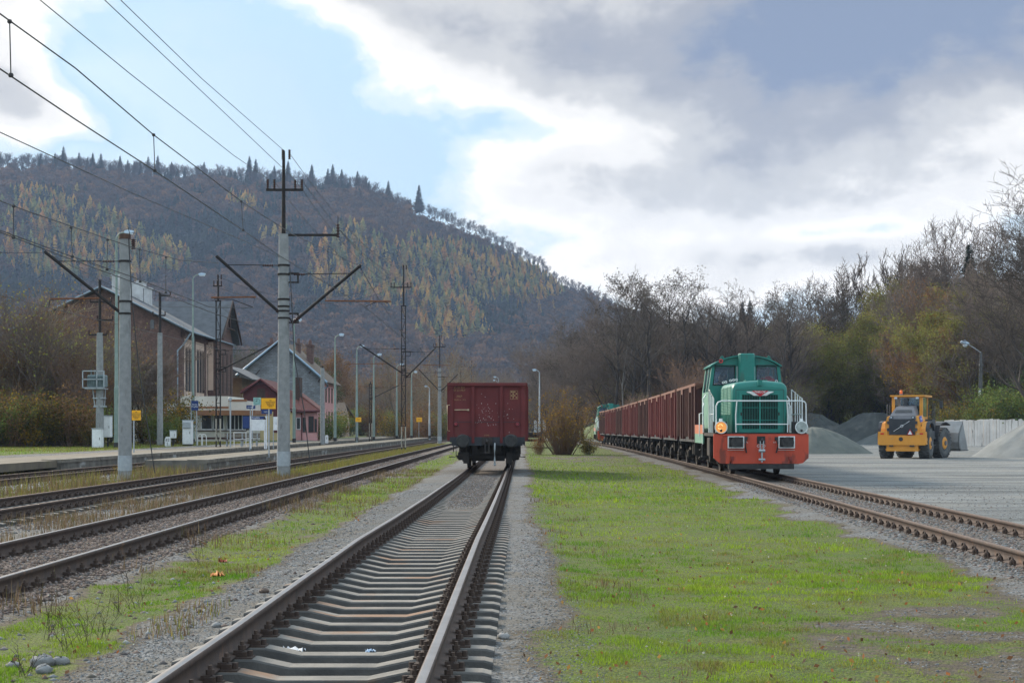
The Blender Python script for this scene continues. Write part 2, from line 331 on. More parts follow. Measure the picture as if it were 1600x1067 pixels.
# hillside floor: brown leaf litter
sz = nd(t, 'ShaderNodeSeparateXYZ'); t.links.new(pos, sz.inputs[0])
fin = gmix(gr(sz.outputs[1], 900, 1150), fin, gmix(gr(gn(.02).outputs['Fac'], .4, .6), (.075, .05, .038), (.052, .042, .036)))
t.links.new(fin, b.inputs['Base Color'])
bp = nd(t, 'ShaderNodeBump'); bp.inputs['Strength'].default_value = .9; bp.inputs['Distance'].default_value = .03
ad = nd(t, 'ShaderNodeMath'); ad.operation = 'MULTIPLY_ADD'; ad.inputs[1].default_value = -.8; t.links.new(vo.outputs['Distance'], ad.inputs[0]); t.links.new(gn(25).outputs['Fac'], ad.inputs[2])
t.links.new(ad.outputs[0], bp.inputs['Height']); t.links.new(bp.outputs[0], b.inputs['Normal'])
me = fast_mesh('ground', V, Q, [gm], np.stack([grassiness(gx, gy), yardness(gx, gy)-1.0*(1-ss(.80, .95, np.abs(gx-xA(gy))))*(1-ss(24, 38, gy)), redness(gx, gy)], -1), smooth=True)
link('ground', me, kind='structure')
# ---------------------------------------------------------------- tracks
def rail_mesh(fx, y0, y1, off, step, head, side):
    prof = [(-.075, -.172), (.075, -.172), (.075, -.160), (.012, -.145), (.010, -.05), (.034, -.04), (.036, -.008), (.028, 0), (-.028, 0), (-.036, -.008), (-.034, -.04), (-.010, -.05), (-.012, -.145), (-.075, -.160)]
    ysr = np.append(np.arange(y0, y1, step), y1); k = len(prof); V = []
    for yy in ysr:
        xx, zz = fx(yy); V += [(xx+off+p[0], yy, zz+p[1]) for p in prof]
    n = len(ysr); i = np.arange(n-1)[:, None]*k; j = np.arange(k)[None, :]; j2 = (j+1) % k
    Qd = np.stack([i+j, i+j2, i+k+j2, i+k+j], -1).reshape(-1, 4)
    mi = np.tile(np.array([0 if q not in (7,) else 1 for q in range(k)]), n-1)
    m = fast_mesh('rail', V, Qd, [side, head], mi=mi); return m
steel_top = M('worn_rail_head', (.30, .28, .27), (.22, .20, .19), 3, .32, metal=.75, sc3=(1, 1, 1), c3=(.2, .13, .09), s3=2, t3=.66)
rusty_top = M('rusty_rail_head', (.17, .11, .08), (.12, .075, .055), 6, .6, metal=.2)
rail_side = M('rail_side_rust', (.085, .055, .043), (.05, .036, .032), 6, .8, .3, 40, c3=(.14, .075, .045), s3=2.5)
sleeper_c = M('sleeper_concrete', (.23, .215, .195), (.135, .13, .122), 2.5, .9, .45, 35, world=True, c3=(.21, .13, .085), s3=.9, t3=.56)
sleeper_side = M('sleeper_dark_side', (.10, .098, .095), (.06, .06, .06), 3, .9, .4, 35, world=True, c3=(.10, .07, .05), s3=1.2, t3=.62)  # darker tone for every sleeper face except the top
sleeper_w = M('sleeper_timber', (.13, .10, .075), (.07, .055, .045), 5, .9, .4, 40)
def sleeper(mat_, name='sleeper'):
    m = MB(); L2 = 1.12; prof = [(-L2, -.20), (-L2+.06, -.185), (-.95, -.182), (-.55, -.182), (-.30, -.235), (.30, -.235), (.55, -.182), (.95, -.182), (L2-.06, -.185), (L2, -.20)]
    rg = []
    for x, z in prof: rg.append([(x, -.15, -.42), (x, .15, -.42), (x, .115, z-.012), (x, .10, z), (x, -.10, z), (x, -.115, z-.012)])
    m.rings(rg, 0); k = len(rg)-1
    for i in range(k*6):
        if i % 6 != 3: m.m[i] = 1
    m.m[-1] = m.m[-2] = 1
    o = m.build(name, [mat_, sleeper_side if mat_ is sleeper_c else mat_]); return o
def k_fastening():
    m = MB(); m.box(-.19, .19, -.08, .08, -.186, -.170)
    for s in (-1, 1):
        m.box(s*.115-.035, s*.115+.035, -.055, .055, -.171, -.135)
        m.box(s*.085-.03, s*.085+.03, -.045, .045, -.160, -.125)
        m.cyl((s*.108, 0, -.13), (s*.108, 0, -.065), .014, n=6, sm=False); m.cyl((s*.108, 0, -.125), (s*.108, 0, -.093), .028, n=6, sm=False)
        m.cyl((s*.165, 0, -.17), (s*.165, 0, -.13), .022, n=6, sm=False)
    return m
def ring_fastening():
    m = MB()
    for s in (-1, 1):
        pts = [(s*(.085+.02*math.sin(a)), .085*math.cos(a), -.150+.085*math.sin(a)) for a in [math.pi*(-.1+1.2*i/8) for i in range(9)]]
        m.tube(pts, .013, 5); m.ball((s*.085, 0, -.14), .045, 6, 0)
    m.box(-.14, .14, -.07, .07, -.188, -.165); return m
fast_m = M('fastening_rust', (.07, .048, .038), (.045, .033, .03), 12, .85, .3, 50)
def make_track(label, fx, y0, y1, fast_kind, smat, head, yvis, spacing=.6, sl_n=100, yf=None, clip_from=None, ngrp='railway tracks in the station yard'):
    xx, zz = fx(y0)
    tr = empty('railway_track', (float(xx), y0, 0), label=label, cat='railway track', group=ngrp)
    inv = Vector((-float(xx), -y0, 0))
    for s in (-1, 1):
        r = link('rail', rail_mesh(fx, y0, y1, s*.7535, .6 if fx is not fB else 3, head, rail_side), tr); r.location = inv
    sl0 = sleeper(smat); fm = fast_kind().build('rail_fastening', fast_m)
    n = 0; yy = yvis; far = []
    while yy < (yf or y1) and n < sl_n:
        xx, zz = fx(yy)
        s = sl0 if n == 0 else sl0.copy()
        if n: COL.objects.link(s)
        s.parent = tr; s.location = Vector((float(xx), yy, float(zz)))+inv; s.rotation_euler = (0, 0, random.uniform(-.012, .012))
        if n < 50:
            for q in (-1, 1):
                if n == 0 and q == -1: f_ = fm
                else: f_ = fm.copy(); COL.objects.link(f_)
                f_.parent = s; f_.location = (q*.7535, random.uniform(-.01, .01), 0)
        else: far.append(yy)
        n += 1; yy += spacing*(1 if random.random() > .06 else .75)
    while yy < min(y1, 200): far.append(yy); yy += spacing
    fv = np.zeros(len(fm.data.vertices)*3, np.float32); fm.data.vertices.foreach_get('co', fv); fv = fv.reshape(-1, 3)
    fp = [tuple(p.vertices) for p in fm.data.polygons if len(p.vertices) == 4]; fp = np.array(fp); VV = []; FF = []
    for q in far:
        xx, zz = fx(q)
        for s_ in (-1, 1): FF.append(fp+len(VV)*len(fv)); VV.append(fv+np.array([float(xx)+s_*.7535, q, float(zz)]))
    if VV:
        o = link('rail_fastening', fast_mesh('far_fastenings', np.concatenate(VV), np.concatenate(FF), [fast_m]), tr, kind='stuff'); o.location = inv
    return tr, yy
fA = lambda y: (xA(y), zA(y)); fB = lambda y: (XB, 0*y); fC = lambda y: (XC, .02+0*y); fD = lambda y: (XD, -.02+0*y); fE = lambda y: (xE(y), 0*y)
make_track('concrete sleepered siding track in the foreground running under the lone red wagon', fA, 7.0, 150, k_fastening, sleeper_c, steel_top, 8.1)
make_track('straight track next left of the wagon siding, its sleepers sunk in reddish ballast', fB, 9.0, 420, k_fastening, sleeper_w, steel_top, 14.4)
make_track('straight track beside the narrow low platform with looped rail clips on grey sleepers', fC, 12.0, 420, ring_fastening, sleeper_c, rusty_top, 26.4)
make_track('platform track farthest left, running between the two low platforms', fD, 30.0, 420, k_fastening, sleeper_c, rusty_top, 42.)
make_track('rusty track with looped rail clips curving under the green locomotive and its wagons', fE, 8.0, 240, ring_fastening, sleeper_w, rusty_top, 16.8, spacing=.62)
# ---------------------------------------------------------------- platforms
slab_m = M('platform_paving', (.16, .135, .10), (.095, .082, .066), 1.2, .9, .3, 20, world=True, c3=(.12, .11, .07), s3=.8, t3=.55)
edge_m = M('platform_edge_concrete', (.17, .16, .14), (.075, .07, .062), 1.6, .9, .4, 20, world=True, c3=(.33, .34, .33), s3=.45, t3=.58, sc3=(1, 1, 2.5))
edge_top = M('edge_slab_stone', (.22, .20, .17), (.13, .12, .10), 1.5, .9, .3, 20, world=True, c3=(.10, .09, .06), s3=1.2, t3=.55)
def platform(label, x0, x1, y0, y1, top, endm=None):
    r = empty('station_platform', (x1, y0, 0), label=label, cat='platform')
    inv = Vector((-x1, -y0, 0))
    m = MB(); m.box(x0, x1-.35, y0+.02, y1, -.4, top-.02); o = m.build('platform_deck', slab_m, r); o.location = inv
    m = MB(); m.box(x1-.352, x1, y0, y1, -.45, top-.13); m.box(x0, x1-.352, y0-.01, y0+.02, -.45, top-.021); o = m.build('platform_wall', edge_m, r); o.location = inv
    m = MB(); y = y0-.01
    while y < y1:
        l = min(2.0, y1-y); m.box(x1-.75, x1+.04+random.uniform(-.01, .01), y+.012, y+l-.012, top-.128, top+random.uniform(0, .012)); y += l
    o = m.build('edge_slab', edge_top, r); o.location = inv; return r
platform('long low paved platform in front of the station building, its edge facing the farthest track', -22.2, -17.35, 64, 330, .30)
platform('narrow island platform with a stained end wall between the two left tracks', -13.9, -11.55, 63, 300, .31)
m = MB(); m.rings([[(-17.5, 64, .27), (-17.5, 64, .0), (-22, 64, .0), (-22, 64, .30)], [(-19.2, 42, .16), (-19.2, 42, -.2), (-23, 42, -.2), (-23, 42, .3)], [(-20.5, 30, .1), (-20.5, 30, -.2), (-24, 30, -.2), (-24, 30, .3)]])
m.build('path', slab_m, kind='structure')
# ---------------------------------------------------------------- insulators, masts
footp = M('worn_white_paint', (.42, .40, .32), (.25, .23, .2), 3, .7)
def insulator(m, c, h=.38, r=.07, mi=0, ax=None):
    """ribbed post insulator standing on c"""
    c = Vector(c); d = Vector(ax or (0, 0, 1)).normalized(); pts = []; rs = []
    k = 5
    for i in range(k):
        t0 = h*i/k; pts += [c+d*(t0+.01), c+d*(t0+h/k*.35), c+d*(t0+h/k*.7)]; rs += [r*.55, r, r*.5]
    m.tube(pts, rs, 8, mi); return m
def ground_z(x, y): return float(H(x, y))
def mast(label, px, Y, x, htop, kind='concrete', side=(-1, 1), ext=0, cross=None, sc_=1, tips=None, brackets=True, base=None, group='overhead line masts'):
    z0 = ground_z(x, Y)-.1 if base is None else base
    r = empty('overhead_line_mast', (x, Y, z0), label=label, cat='line mast', group=group)
    z = lambda py: PZ(py, Y)-z0
    if kind == 'concrete':
        m = MB(); m.tube([(0, 0, -.3), (0, 0, z(htop))], [.235, .165], 14, 0); m.build('pole', concrete_pole, r)
        m = MB(); m.tube([(0, 0, .45), (0, 0, .45+.5)], [.238, .236], 14, 0); m.build('painted_band', galv, r)
    else:
        m = MB(); zt = z(kind[1])
        for s in (-1, 1):
            m.box(s*.14-.03, s*.14+.03, -.1, .1, -.2, zt)
        n = int((zt)/.9)
        for i in range(n):
            a = 1 if i % 2 else -1; z_ = i*zt/n; m.tube([(a*-.14, 0, z_), (a*.14, 0, z_+zt/n)], .018, 4, 0, sm=False); m.box(-.14, .14, -.03, .03, z_-.02, z_+.02)
        m.box(-.2, .2, -.12, .12, zt-.05, zt+.02); m.tube([(0, 0, zt), (0, 0, z(htop))], [.07, .045], 8, 0)
        m.build('lattice_pole', dark_steel, r)
        m = MB()
        for s in (-1, 1): m.box(s*.14-.035, s*.14+.035, -.105, .105, .05+.35, 1.9 if Y > 100 else 1.9)
        m.build('painted_foot', footp, r)
    if ext:
        m = MB(); m.tube([(0.0, 0, z(htop)-.6), (0.0, 0, z(ext))], [.075, .05], 8, 0); m.build('steel_extension', dark_steel, r)
    if cross:
        cy, xl, xr = cross; m = MB(); zc = z(cy); a, b_ = PX(xl, Y)-x, PX(xr, Y)-x
        m.box(a, b_, -.04, .04, zc-.04, zc+.04); m.build('crossarm', dark_steel, r)
        for t_ in (a+.05, a+.28, b_-.28, b_-.05):
            m = MB(); insulator(m, (t_, 0, zc+.02), .36, .06); m.build('insulator', ins_brown, r)
        for t_ in (-.03, .2):
            m = MB(); insulator(m, (t_, 0, z(ext or htop)-.3), .36, .06); m.build('insulator', ins_brown, r)
    for (bx, by, tx, ty, rx0, rx1, ry, arod) in (tips or []):
        # bx,by strut foot px; tx,ty tip px; ry steady rod height
        c = empty('cantilever', (0, 0, 0)); c.parent = r
        b0 = P(bx, by, Y)-Vector((x, Y, z0)); t0 = P(tx, ty, Y)-Vector((x, Y, z0)); s = 1 if t0.x > 0 else -1
        m = MB(); d = t0-b0; m.tube([b0, b0+d*1.02], .052, 8, 0); m.build('strut', dark_steel, c)
        m = MB(); insulator(m, b0-d.normalized()*.30, .36, .09, 0, d); insulator(m, Vector((s*.35, 0, t0.z-.28 if abs(t0.x) > 1 else t0.z)), .4, .05, 0, (s, 0, .0)); m.build('insulator', ins_brown, c)
        m = MB(); m.tube([(s*.14, 0, t0.z-.28), b0+d*.86], .016, 6); m.tube([(s*.2, 0, b0.z-.0), b0-d.normalized()*.25], .03, 6)
        if brackets and s > 0:
            for zz in (b0.z, t0.z-.4):
                m.box(.12, .52, -.03, .03, zz+.13, zz+.18); m.box(.12, .52, -.03, .03, zz-.18, zz-.13); m.box(.47, .52, -.031, .031, zz-.13, zz+.13)
        for zz in (b0.z, t0.z-.28, b0.z+.4): m.tube([(0, 0, zz-.03), (0, 0, zz+.03)], .215 if kind == 'concrete' else .2, 10)
        m.build('tie_rod', dark_steel, c)
        q0 = P(rx0, ry, Y)-Vector((x, Y, z0)); q1 = P(rx1, ry+1, Y)-Vector((x, Y, z0))
        m = MB(); m.tube([q0, q1], .03, 6); m.build('registration_tube', orange_rust, c)
        if arod:
            e_ = P(arod[0], arod[1], Y)-Vector((x, Y, z0)); m = MB(); m.tube([q1-Vector((.1*s, 0, .05)), (q1+e_)/2+Vector((0, 0, .1)), e_], .014, 5); m.build('steady_arm', dark_steel, c)
    return r
m1 = mast('thick concrete line mast at the far left with one arm, beside the platform track', 195, 54.6, -12.7, 370, tips=[(190, 490, 72, 395, 155, 80, 466, (76, 480))], base=-.35)
o = MB(); insulator(o, (.28, 0, PZ(385, 54.6)+.35-.1), .36, .09); o.build('insulator', ins_brown, m1)
o = MB(); o.tube([(.2, -.1, PZ(368, 54.6)+.3), (.1, .0, PZ(354, 54.6)+.35)], .012, 5); o.build('bird_spike', dark_steel, m1)
o = MB(); o.tube([(.0, 0, PZ(374, 54.6)+.35), (.0, 0, PZ(366, 54.6)+.35)], .19, 12); o.build('pole_cap', rust, m1)
m2 = mast('tall concrete line mast with a crossarm on top and arms to both sides', 443, 57.2, -7.85, 366, ext=236, cross=(297, 416, 474),
          tips=[(434, 486, 340, 402, 400, 330, 464, (395, 480)), (466, 497, 562, 416, 508, 611, 470, (571, 479))], base=-.25)
o = MB(); z_ = PZ(367, 57.2)+.25; o.box(.0, PX(527, 57.2)+7.85, -.03, .03, z_-.05, z_+.03); o.build('side_arm', dark_steel, m2)
o = MB(); insulator(o, (PX(528, 57.2)+7.85, 0, z_-.1), .5, .07); o.tube([(PX(528, 57.2)+7.85, 0, z_+.3), (PX(528, 57.2)+7.85, 0, z_+.65)], .012, 4); o.build('insulator', ins_brown, m2)
m3 = mast('dark lattice mast with painted feet and arms to both sides, beyond the tall concrete mast', 630, 122, -7.95, 415, kind=('l', 478), ext=0, cross=(449, 610, 643),
          tips=[(624, 580, 563, 539, 605, 545, 568, (538, 571)), (638, 586, 680, 544, 660, 705, 570, None)], base=-.25)
m4 = mast('slim concrete mast with a crossarm behind the left edge of the lone wagon', 687, 184, -8.0, 575, ext=524, cross=(542, 677, 696),
          tips=[(686, 610, 655, 578, 668, 645, 602, None), (690, 610, 715, 585, 700, 730, 598, None)], base=-.25)
m5 = mast('lattice mast with white feet standing on the platform before the station building', 341, 112, PX(341, 112), 430, kind=('l', 470), cross=(447, 333, 347),
          tips=[(347, 577, 418, 541, 330, 399, 464, (396, 474))], base=.28)
m6 = mast('short dark lattice mast on the platform between two tall lamp posts', 579, 190, PX(579, 190), 596, kind=('l', 600), tips=[(582, 622, 623, 602, 560, 600, 603, None)], base=.28)
m7 = mast('far steel pole with two crossarm stubs above the lone wagon, left of its twin', 720, 260, PX(720, 260), 600, kind='concrete', ext=558, cross=(573, 713, 729), base=-.2, tips=[(718, 597, 736, 584, 712, 724, 600, None)], brackets=False)
m8 = mast('far steel pole with a thin crossarm above the lone wagon, right of its twin', 737, 300, PX(737, 300), 600, kind='concrete', ext=564, cross=(574, 731, 743), base=-.2)
def deco_pole(label, px, Y, ytop, ysteel, zb, arms, w=.16, extra=None):
    x = PX(px, Y); r = empty('utility_pole', (x, Y, zb), label=label, cat='utility pole')
    z = lambda py: PZ(py, Y)-zb
    m = MB(); m.tube([(0, 0, -.2), (0, 0, z(ysteel))], [w*1.35, w], 10); m.build('pole', concrete_pole, r)
    m = MB(); m.tube([(0, 0, z(ysteel)-.3), (0, 0, z(ytop))], [.1, .09], 6, sm=False)
    for (ay, xl, xr) in arms: m.box(PX(xl, Y)-x, PX(xr, Y)-x, -.05, .05, z(ay)-.05, z(ay)+.05)
    m.build('steel_head', dark_steel, r)
    for (ay, xl, xr) in arms:
        for q in (xl, xr):
            m = MB(); insulator(m, (PX(q, Y)-x, 0, z(ay)), .3, .07); m.build('insulator', ins_brown, r)
    return r
p1 = deco_pole('concrete pole carrying a grey transformer box, left of the first lamp post', 156, 105, 437, 520, .3, [(472, 141, 174), (523, 139, 167), (500, 152, 176)], .2)
z_ = lambda py: PZ(py, 105)-.3
X_ = lambda px: PX(px, 105)-PX(156, 105)
o = MB(); o.box(X_(139), X_(166), -.45, .4, z_(605), z_(586), bev=.05)
for i in range(9): o.box(X_(140)+i*.12, X_(140)+i*.12+.03, -.55, -.44, z_(602), z_(588))
for q in (140, 146, 152, 158): insulator(o, (X_(q)+.1, 0, z_(586)), .35, .05)
o.build('transformer_tank', M('transformer_paint', (.16, .22, .23), (.11, .15, .16), 4, .6), p1)
o = MB()
for yy in (580, 593, 606): o.box(X_(132), X_(166), -.62, -.57, z_(yy)-.03, z_(yy)+.03)
o.box(X_(136), X_(166), -.6, .5, z_(607)-.04, z_(607)+.02)
for q in (133, 155, 166): o.box(X_(q)-.03, X_(q)+.03, -.62, -.57, z_(607), z_(579))
o.box(-.4, .35, -.22, .22, z_(623), z_(621)); o.box(-.35, .4, -.22, .22, z_(636), z_(634)); o.tube([(-.45, 0, z_(607)), (-.3, 0, z_(636))], .04, 6); o.tube([(.35, 0, z_(607)), (.3, 0, z_(636))], .03, 6)
o.build('platform_frame', galv, p1)
deco_pole('thin concrete pole with a dark steel head in front of the red brick gable', 250, 118, 459, 520, .3, [(462, 249, 266), (493, 239, 258)], .17)
deco_pole('plain concrete pole with a blue square sign between the pink house and the lamp posts', 504, 150, 572, 575, .3, [], .17)
# ---------------------------------------------------------------- lamps
lampglass = M('lamp_lens', (.55, .62, .68), (.5, .55, .6), 3, .3)
def lamp(label, px, Y, ytop, zb, hx, mat_=green_pole, hy=None):
    x = PX(px, Y); r = empty('lamp_post', (x, Y, zb), label=label, cat='lamp post', group='tall lamp posts along the tracks')
    zt = PZ(ytop, Y)-zb; s = 1 if hx > px else -1; dx = abs(PX(hx, Y)-x)
    m = MB(); m.tube([(0, 0, -.2), (0, 0, zt*.28)], [.15, .15], 10); m.tube([(0, 0, zt*.28), (0, 0, zt*.285), (0, 0, zt*.63)], [.15, .12, .11], 10); m.tube([(0, 0, zt*.63), (0, 0, zt*.635), (0, 0, zt-.45)], [.11, .08, .07], 8)
    a = [(s*(.45-.45*math.cos(q)), 0, zt-.45+.42*math.sin(q)) for q in [math.pi/2*i/5 for i in range(6)]]+[(s*(dx*.55), 0, zt+.0)]
    m.tube(a, .05, 6); m.build('pole', mat_, r)
    m = MB(); m.rings([[(s*dx*.5, y_*.5, zt-.04) for y_ in (-.1, .1)]+[(s*dx*.5, .05, zt+.08), (s*dx*.5, -.05, zt+.08)], [(s*dx*.75, y_, zt-.08) for y_ in (-.16, .16)]+[(s*dx*.75, .12, zt+.14), (s*dx*.75, -.12, zt+.14)], [(s*dx*1.12, y_, zt-.02) for y_ in (-.1, .1)]+[(s*dx*1.12, .06, zt+.1), (s*dx*1.12, -.06, zt+.1)]])
    m.build('lamp_head', M('lamp_housing', (.45, .56, .68), (.38, .48, .6), 3, .4) if 'lamp_housing' not in MAT else MAT['lamp_housing'], r)
    m = MB(); m.box(min(s*dx*.6, s*dx*1.05), max(s*dx*.6, s*dx*1.05), -.1, .1, zt-.14, zt-.06); m.build('lens', lampglass, r)
    m = MB(); m.tube([(0, 0, -.05), (0, 0, .35)], .17, 10); m.build('black_foot', black_paint, r); return r
lamp('green grey lamp post just left of the thick concrete mast', 182, 103, 363, .3, 206)
lamp('green grey lamp post in front of the station building', 301.5, 140, 429, .3, 319)
lamp('lamp post just right of the tall concrete mast with the pink house behind', 459.5, 150, 500, .3, 470)
lamp('lamp post beyond the pink house, tallest of the row there', 523.5, 165, 523, .3, 536)
lamp('lamp post next to the nearer small yellow sign on the platform', 557.5, 178, 541, .3, 568)
lamp('lamp post right of the short dark lattice mast', 584, 188, 554, .3, 595)
lamp('lamp post left of the lattice mast feet, with a white cabinet at its foot', 620, 215, 569, .3, 630)
lamp('lamp post right of the lattice mast, a bright blue band on its shaft', 643, 222, 581, .3, 651)
lamp('far white lamp post with a blue white sign, left of the slim concrete mast', 671, 225, 603, .3, 664, galv)
lamp('lamp post rising behind the bush right of the lone wagon', 843, 205, 578, -.2, 833, galv)
lamp('small far lamp peeping over the lone wagon, upper one', 779, 280, 589, -.2, 772, galv)
lamp('small far lamp peeping over the lone wagon, lower one', 777, 330, 594, -.2, 771, galv)
# yard lamp on a pair of poles
Y = 178; x = PX(1533, Y); r = empty('yard_lamp', (x, Y, ground_z(x, Y)), label='lamp on twin dark poles above the bushes at the right of the yard', cat='lamp post')
zt = PZ(551, Y)-r.location.z
m = MB(); m.tube([(0, 0, -.3), (0, 0, zt)], [.2, .14], 8); m.tube([(-.35, 0, -.3), (-.1, 0, zt-.1)], [.09, .08], 6); m.box(-.2, .2, -.2, .2, zt-1.4, zt-1.2); m.build('pole', M('weathered_pole', (.12, .12, .12), (.07, .07, .07), 5, .9), r)
hx, hz_ = PX(1506, Y)-x, PZ(536, Y)-r.location.z
m = MB(); m.tube([(0, 0, zt), (hx*.5, 0, zt+(hz_-zt)*.6), (hx*.8, 0, hz_-.1)], .05, 6); m.build('arm', galv, r)
m = MB(); m.ball((hx*.85, 0, hz_-.05), .34, 7, 0, .5); m.ball((hx*1.0, 0, hz_+.12), .38, 7, 0, .55); m.build('lamp_head', MAT['lamp_housing'], r)
m = MB(); m.ball((hx*.92, 0, hz_-.25), .26, 7, 0, .7); m.build('lens', lampglass, r)
m = MB(); m.box(-.33, -.12, -.26, -.2, PZ(618, Y)-r.location.z, PZ(610, Y)-r.location.z); m.build('number_plate', white_paint, r)
def wire(label, pts, rad=.007, sag=0, name='overhead_wire', drops=(), grp='overhead wires', n=14):
    P3 = []
    for i in range(len(pts)-1):
        a, b_ = pts[i], pts[i+1]
        for j in range(n):
            t_ = j/n; p = a.lerp(b_, t_); p.z -= sag*4*t_*(1-t_); P3.append(p)
    P3.append(pts[-1]); m = MB(); m.tube(P3, rad, 5, 0, cap=False)
    o = m.build(name, wire_m, label=label, cat='wire', group=grp)
    for (p, q) in drops:
        d = MB(); d.tube([p, q], rad*.8, 4); d.ball(p, rad*3.2, 4); d.ball(q, rad*3.5, 4); d.build('dropper', wire_m, o)
    return o
def along(px, py0, py1, x):
    Y = x/((px-CX)/F); return (P(px, py0, Y), P(px, py1, Y))
def pw(lst, x): return [P(a, b_, x/((a-CX)/F)) for a, b_ in lst]
# second track (X about -5.2) messenger and contact wire
tb = P(562, 416, 57.2); cb = P(570, 480, 57.2)
def chain(lst, Ys): return [P(a, b_, y_) for (a, b_), y_ in zip(lst, Ys)]
wire('thick carrying wire with droppers above the second track, upper of the pair at top left', chain([(-160, -70), (0, 22), (118, 107), (240, 211), (380, 317), (455, 365), (562, 416)], [14.4, 17.5, 20.8, 25.5, 34.5, 42, 57.2]), .009, n=5,
     drops=[(P(15, 34, 18), P(17, 118, 18)), (P(240, 211, 25.5), P(242, 267, 25.5)), (P(377, 315, 34), P(380, 360, 34)), (P(512, 393, 49), P(515, 446, 49))])
wire('thick contact wire above the second track, lower of the pair at top left', chain([(-160, 10), (0, 108), (118, 187), (243, 268), (380, 360), (437, 400), (515, 446), (571, 480)], [14.6, 18, 21, 25.7, 34.5, 40, 49, 57.2]), .0095, n=5)
wire('carrying wire above the second track beyond the tall mast', [tb, P(680, 545, 122)], .012, 1.0, drops=[(tb.lerp(P(680, 545, 122), .35)-Vector((0, 0, .95)), P(571, 480, 57.2).lerp(P(686, 572, 122), .35)), (tb.lerp(P(680, 545, 122), .65)-Vector((0, 0, .95)), P(571, 480, 57.2).lerp(P(686, 572, 122), .65))])
wire('contact wire above the second track beyond the tall mast', [P(571, 480, 57.2), P(686, 572, 122), P(722, 610, 184)], .012, .05)
wire('carrying wire with droppers from the left edge to the left arm of the tall mast', chain([(-150, 248), (0, 314), (42, 330), (205, 386), (283, 407), (341, 411)], [25.5, 31, 33, 43, 50, 57.2]), .012, n=5,
     drops=[(P(21, 322, 32), P(21, 371, 32)), (P(111, 356, 37), P(113, 401, 37)), (P(168, 375, 40.5), P(167, 421, 40.5)), (P(218, 389, 44.3), P(219, 440, 44.3)), (P(259, 402, 48), P(259, 457, 48))])
wire('contact wire above the island platform track, lower one of two close wires at left', chain([(-150, 290), (0, 360), (113, 401), (205, 432), (328, 480), (397, 481)], [25.5, 31, 37, 43, 52, 57.2]), .012, n=5)
wire('contact wire running beside its twin past the thick mast at left', chain([(-150, 296), (0, 363), (113, 406), (205, 440), (330, 488), (420, 517), (520, 560)], [25.5, 31, 37, 43, 56, 68, 100]), .012, n=5)
wire('thin feeder wire from the left edge to the insulator of the tall mast', chain([(-150, 148), (0, 207), (200, 299), (380, 376), (437, 402)], [21.5, 25.5, 34, 48.7, 57.1]), .009, n=5)
wire('thin wire from the top edge to the topmost insulator of the tall mast', chain([(40, -160), (188, 0), (315, 123), (443, 235)], [26, 33, 42.5, 57.2]), .009, n=5)
wire('thin wire from the top edge to the crossarm of the tall mast, right one', chain([(20, -160), (163, 0), (365, 190), (462, 282)], [25.5, 31.5, 47, 57.2]), .009, n=5)
wire('thin wire from the top edge to the crossarm of the tall mast, left one', chain([(-100, -135), (62, 0), (200, 113), (365, 243), (422, 282)], [23, 27, 34, 48, 57.2]), .009, n=5)
for i, (a, b_, c_) in enumerate([((454, 242), (634, 420), .9), ((472, 282), (642, 445), .9), ((462, 282), (637, 445), 1.1), ((427, 282), (612, 445), .9), ((528, 356), (634, 430), .5)]):
    wire('thin wire %s from tall mast to lattice mast' % ('on top', 'at the right end of the crossarms', 'second from right on the crossarms', 'at the left end of the crossarms', 'from the side arm')[i], [P(*a, 57.2), P(*b_, 122)], .010, c_)
for i, (a, b_) in enumerate([((634, 420), (689, 526)), ((642, 445), (695, 541)), ((612, 445), (678, 541))]):
    wire('far thin wire %s between the lattice mast and the slim mast' % ('on top', 'at the right', 'at the left')[i], [P(*a, 122), P(*b_, 184)], .012, .7)
wire('carrying wire above the platform track at the far left', chain([(-150, 380), (0, 395), (72, 395)], [48, 52, 54.6]), .010)
wire('contact wire above the platform track reaching the arm at the far left', chain([(-150, 430), (0, 461), (76, 481), (240, 520), (396, 560)], [46, 50, 54.6, 80, 115]), .011, n=5)
wire('carrying wire of the platform track beyond the thick mast', chain([(72, 395), (240, 480), (346, 480), (418, 541)], [54.6, 85, 100, 112]), .010, n=4)
wire('thin cross wire between the dark platform mast and the tall lattice mast', [P(341, 432, 112), P(629, 430, 122)], .012, 1.6)
wire('second cross wire slung between the dark platform mast and the tall lattice mast', [P(342, 450, 112), P(622, 448, 122)], .012, 1.2)
wire('thin wire from the yard lamp off the right edge', [P(1534, 560, 178), P(1620, 578, 178)], .03, .6)
wire('earthing cable hanging down beside the thick mast at left', [P(201, 372, 54.3), P(206, 470, 54.3), P(217, 575, 54.3), P(242, 739, 54.3)], .018, n=3)
wire('earthing cable hanging down beside the tall concrete mast', [P(453, 418, 57), P(460, 560, 57), P(475, 640, 57), P(484, 722, 57)], .018, n=3)
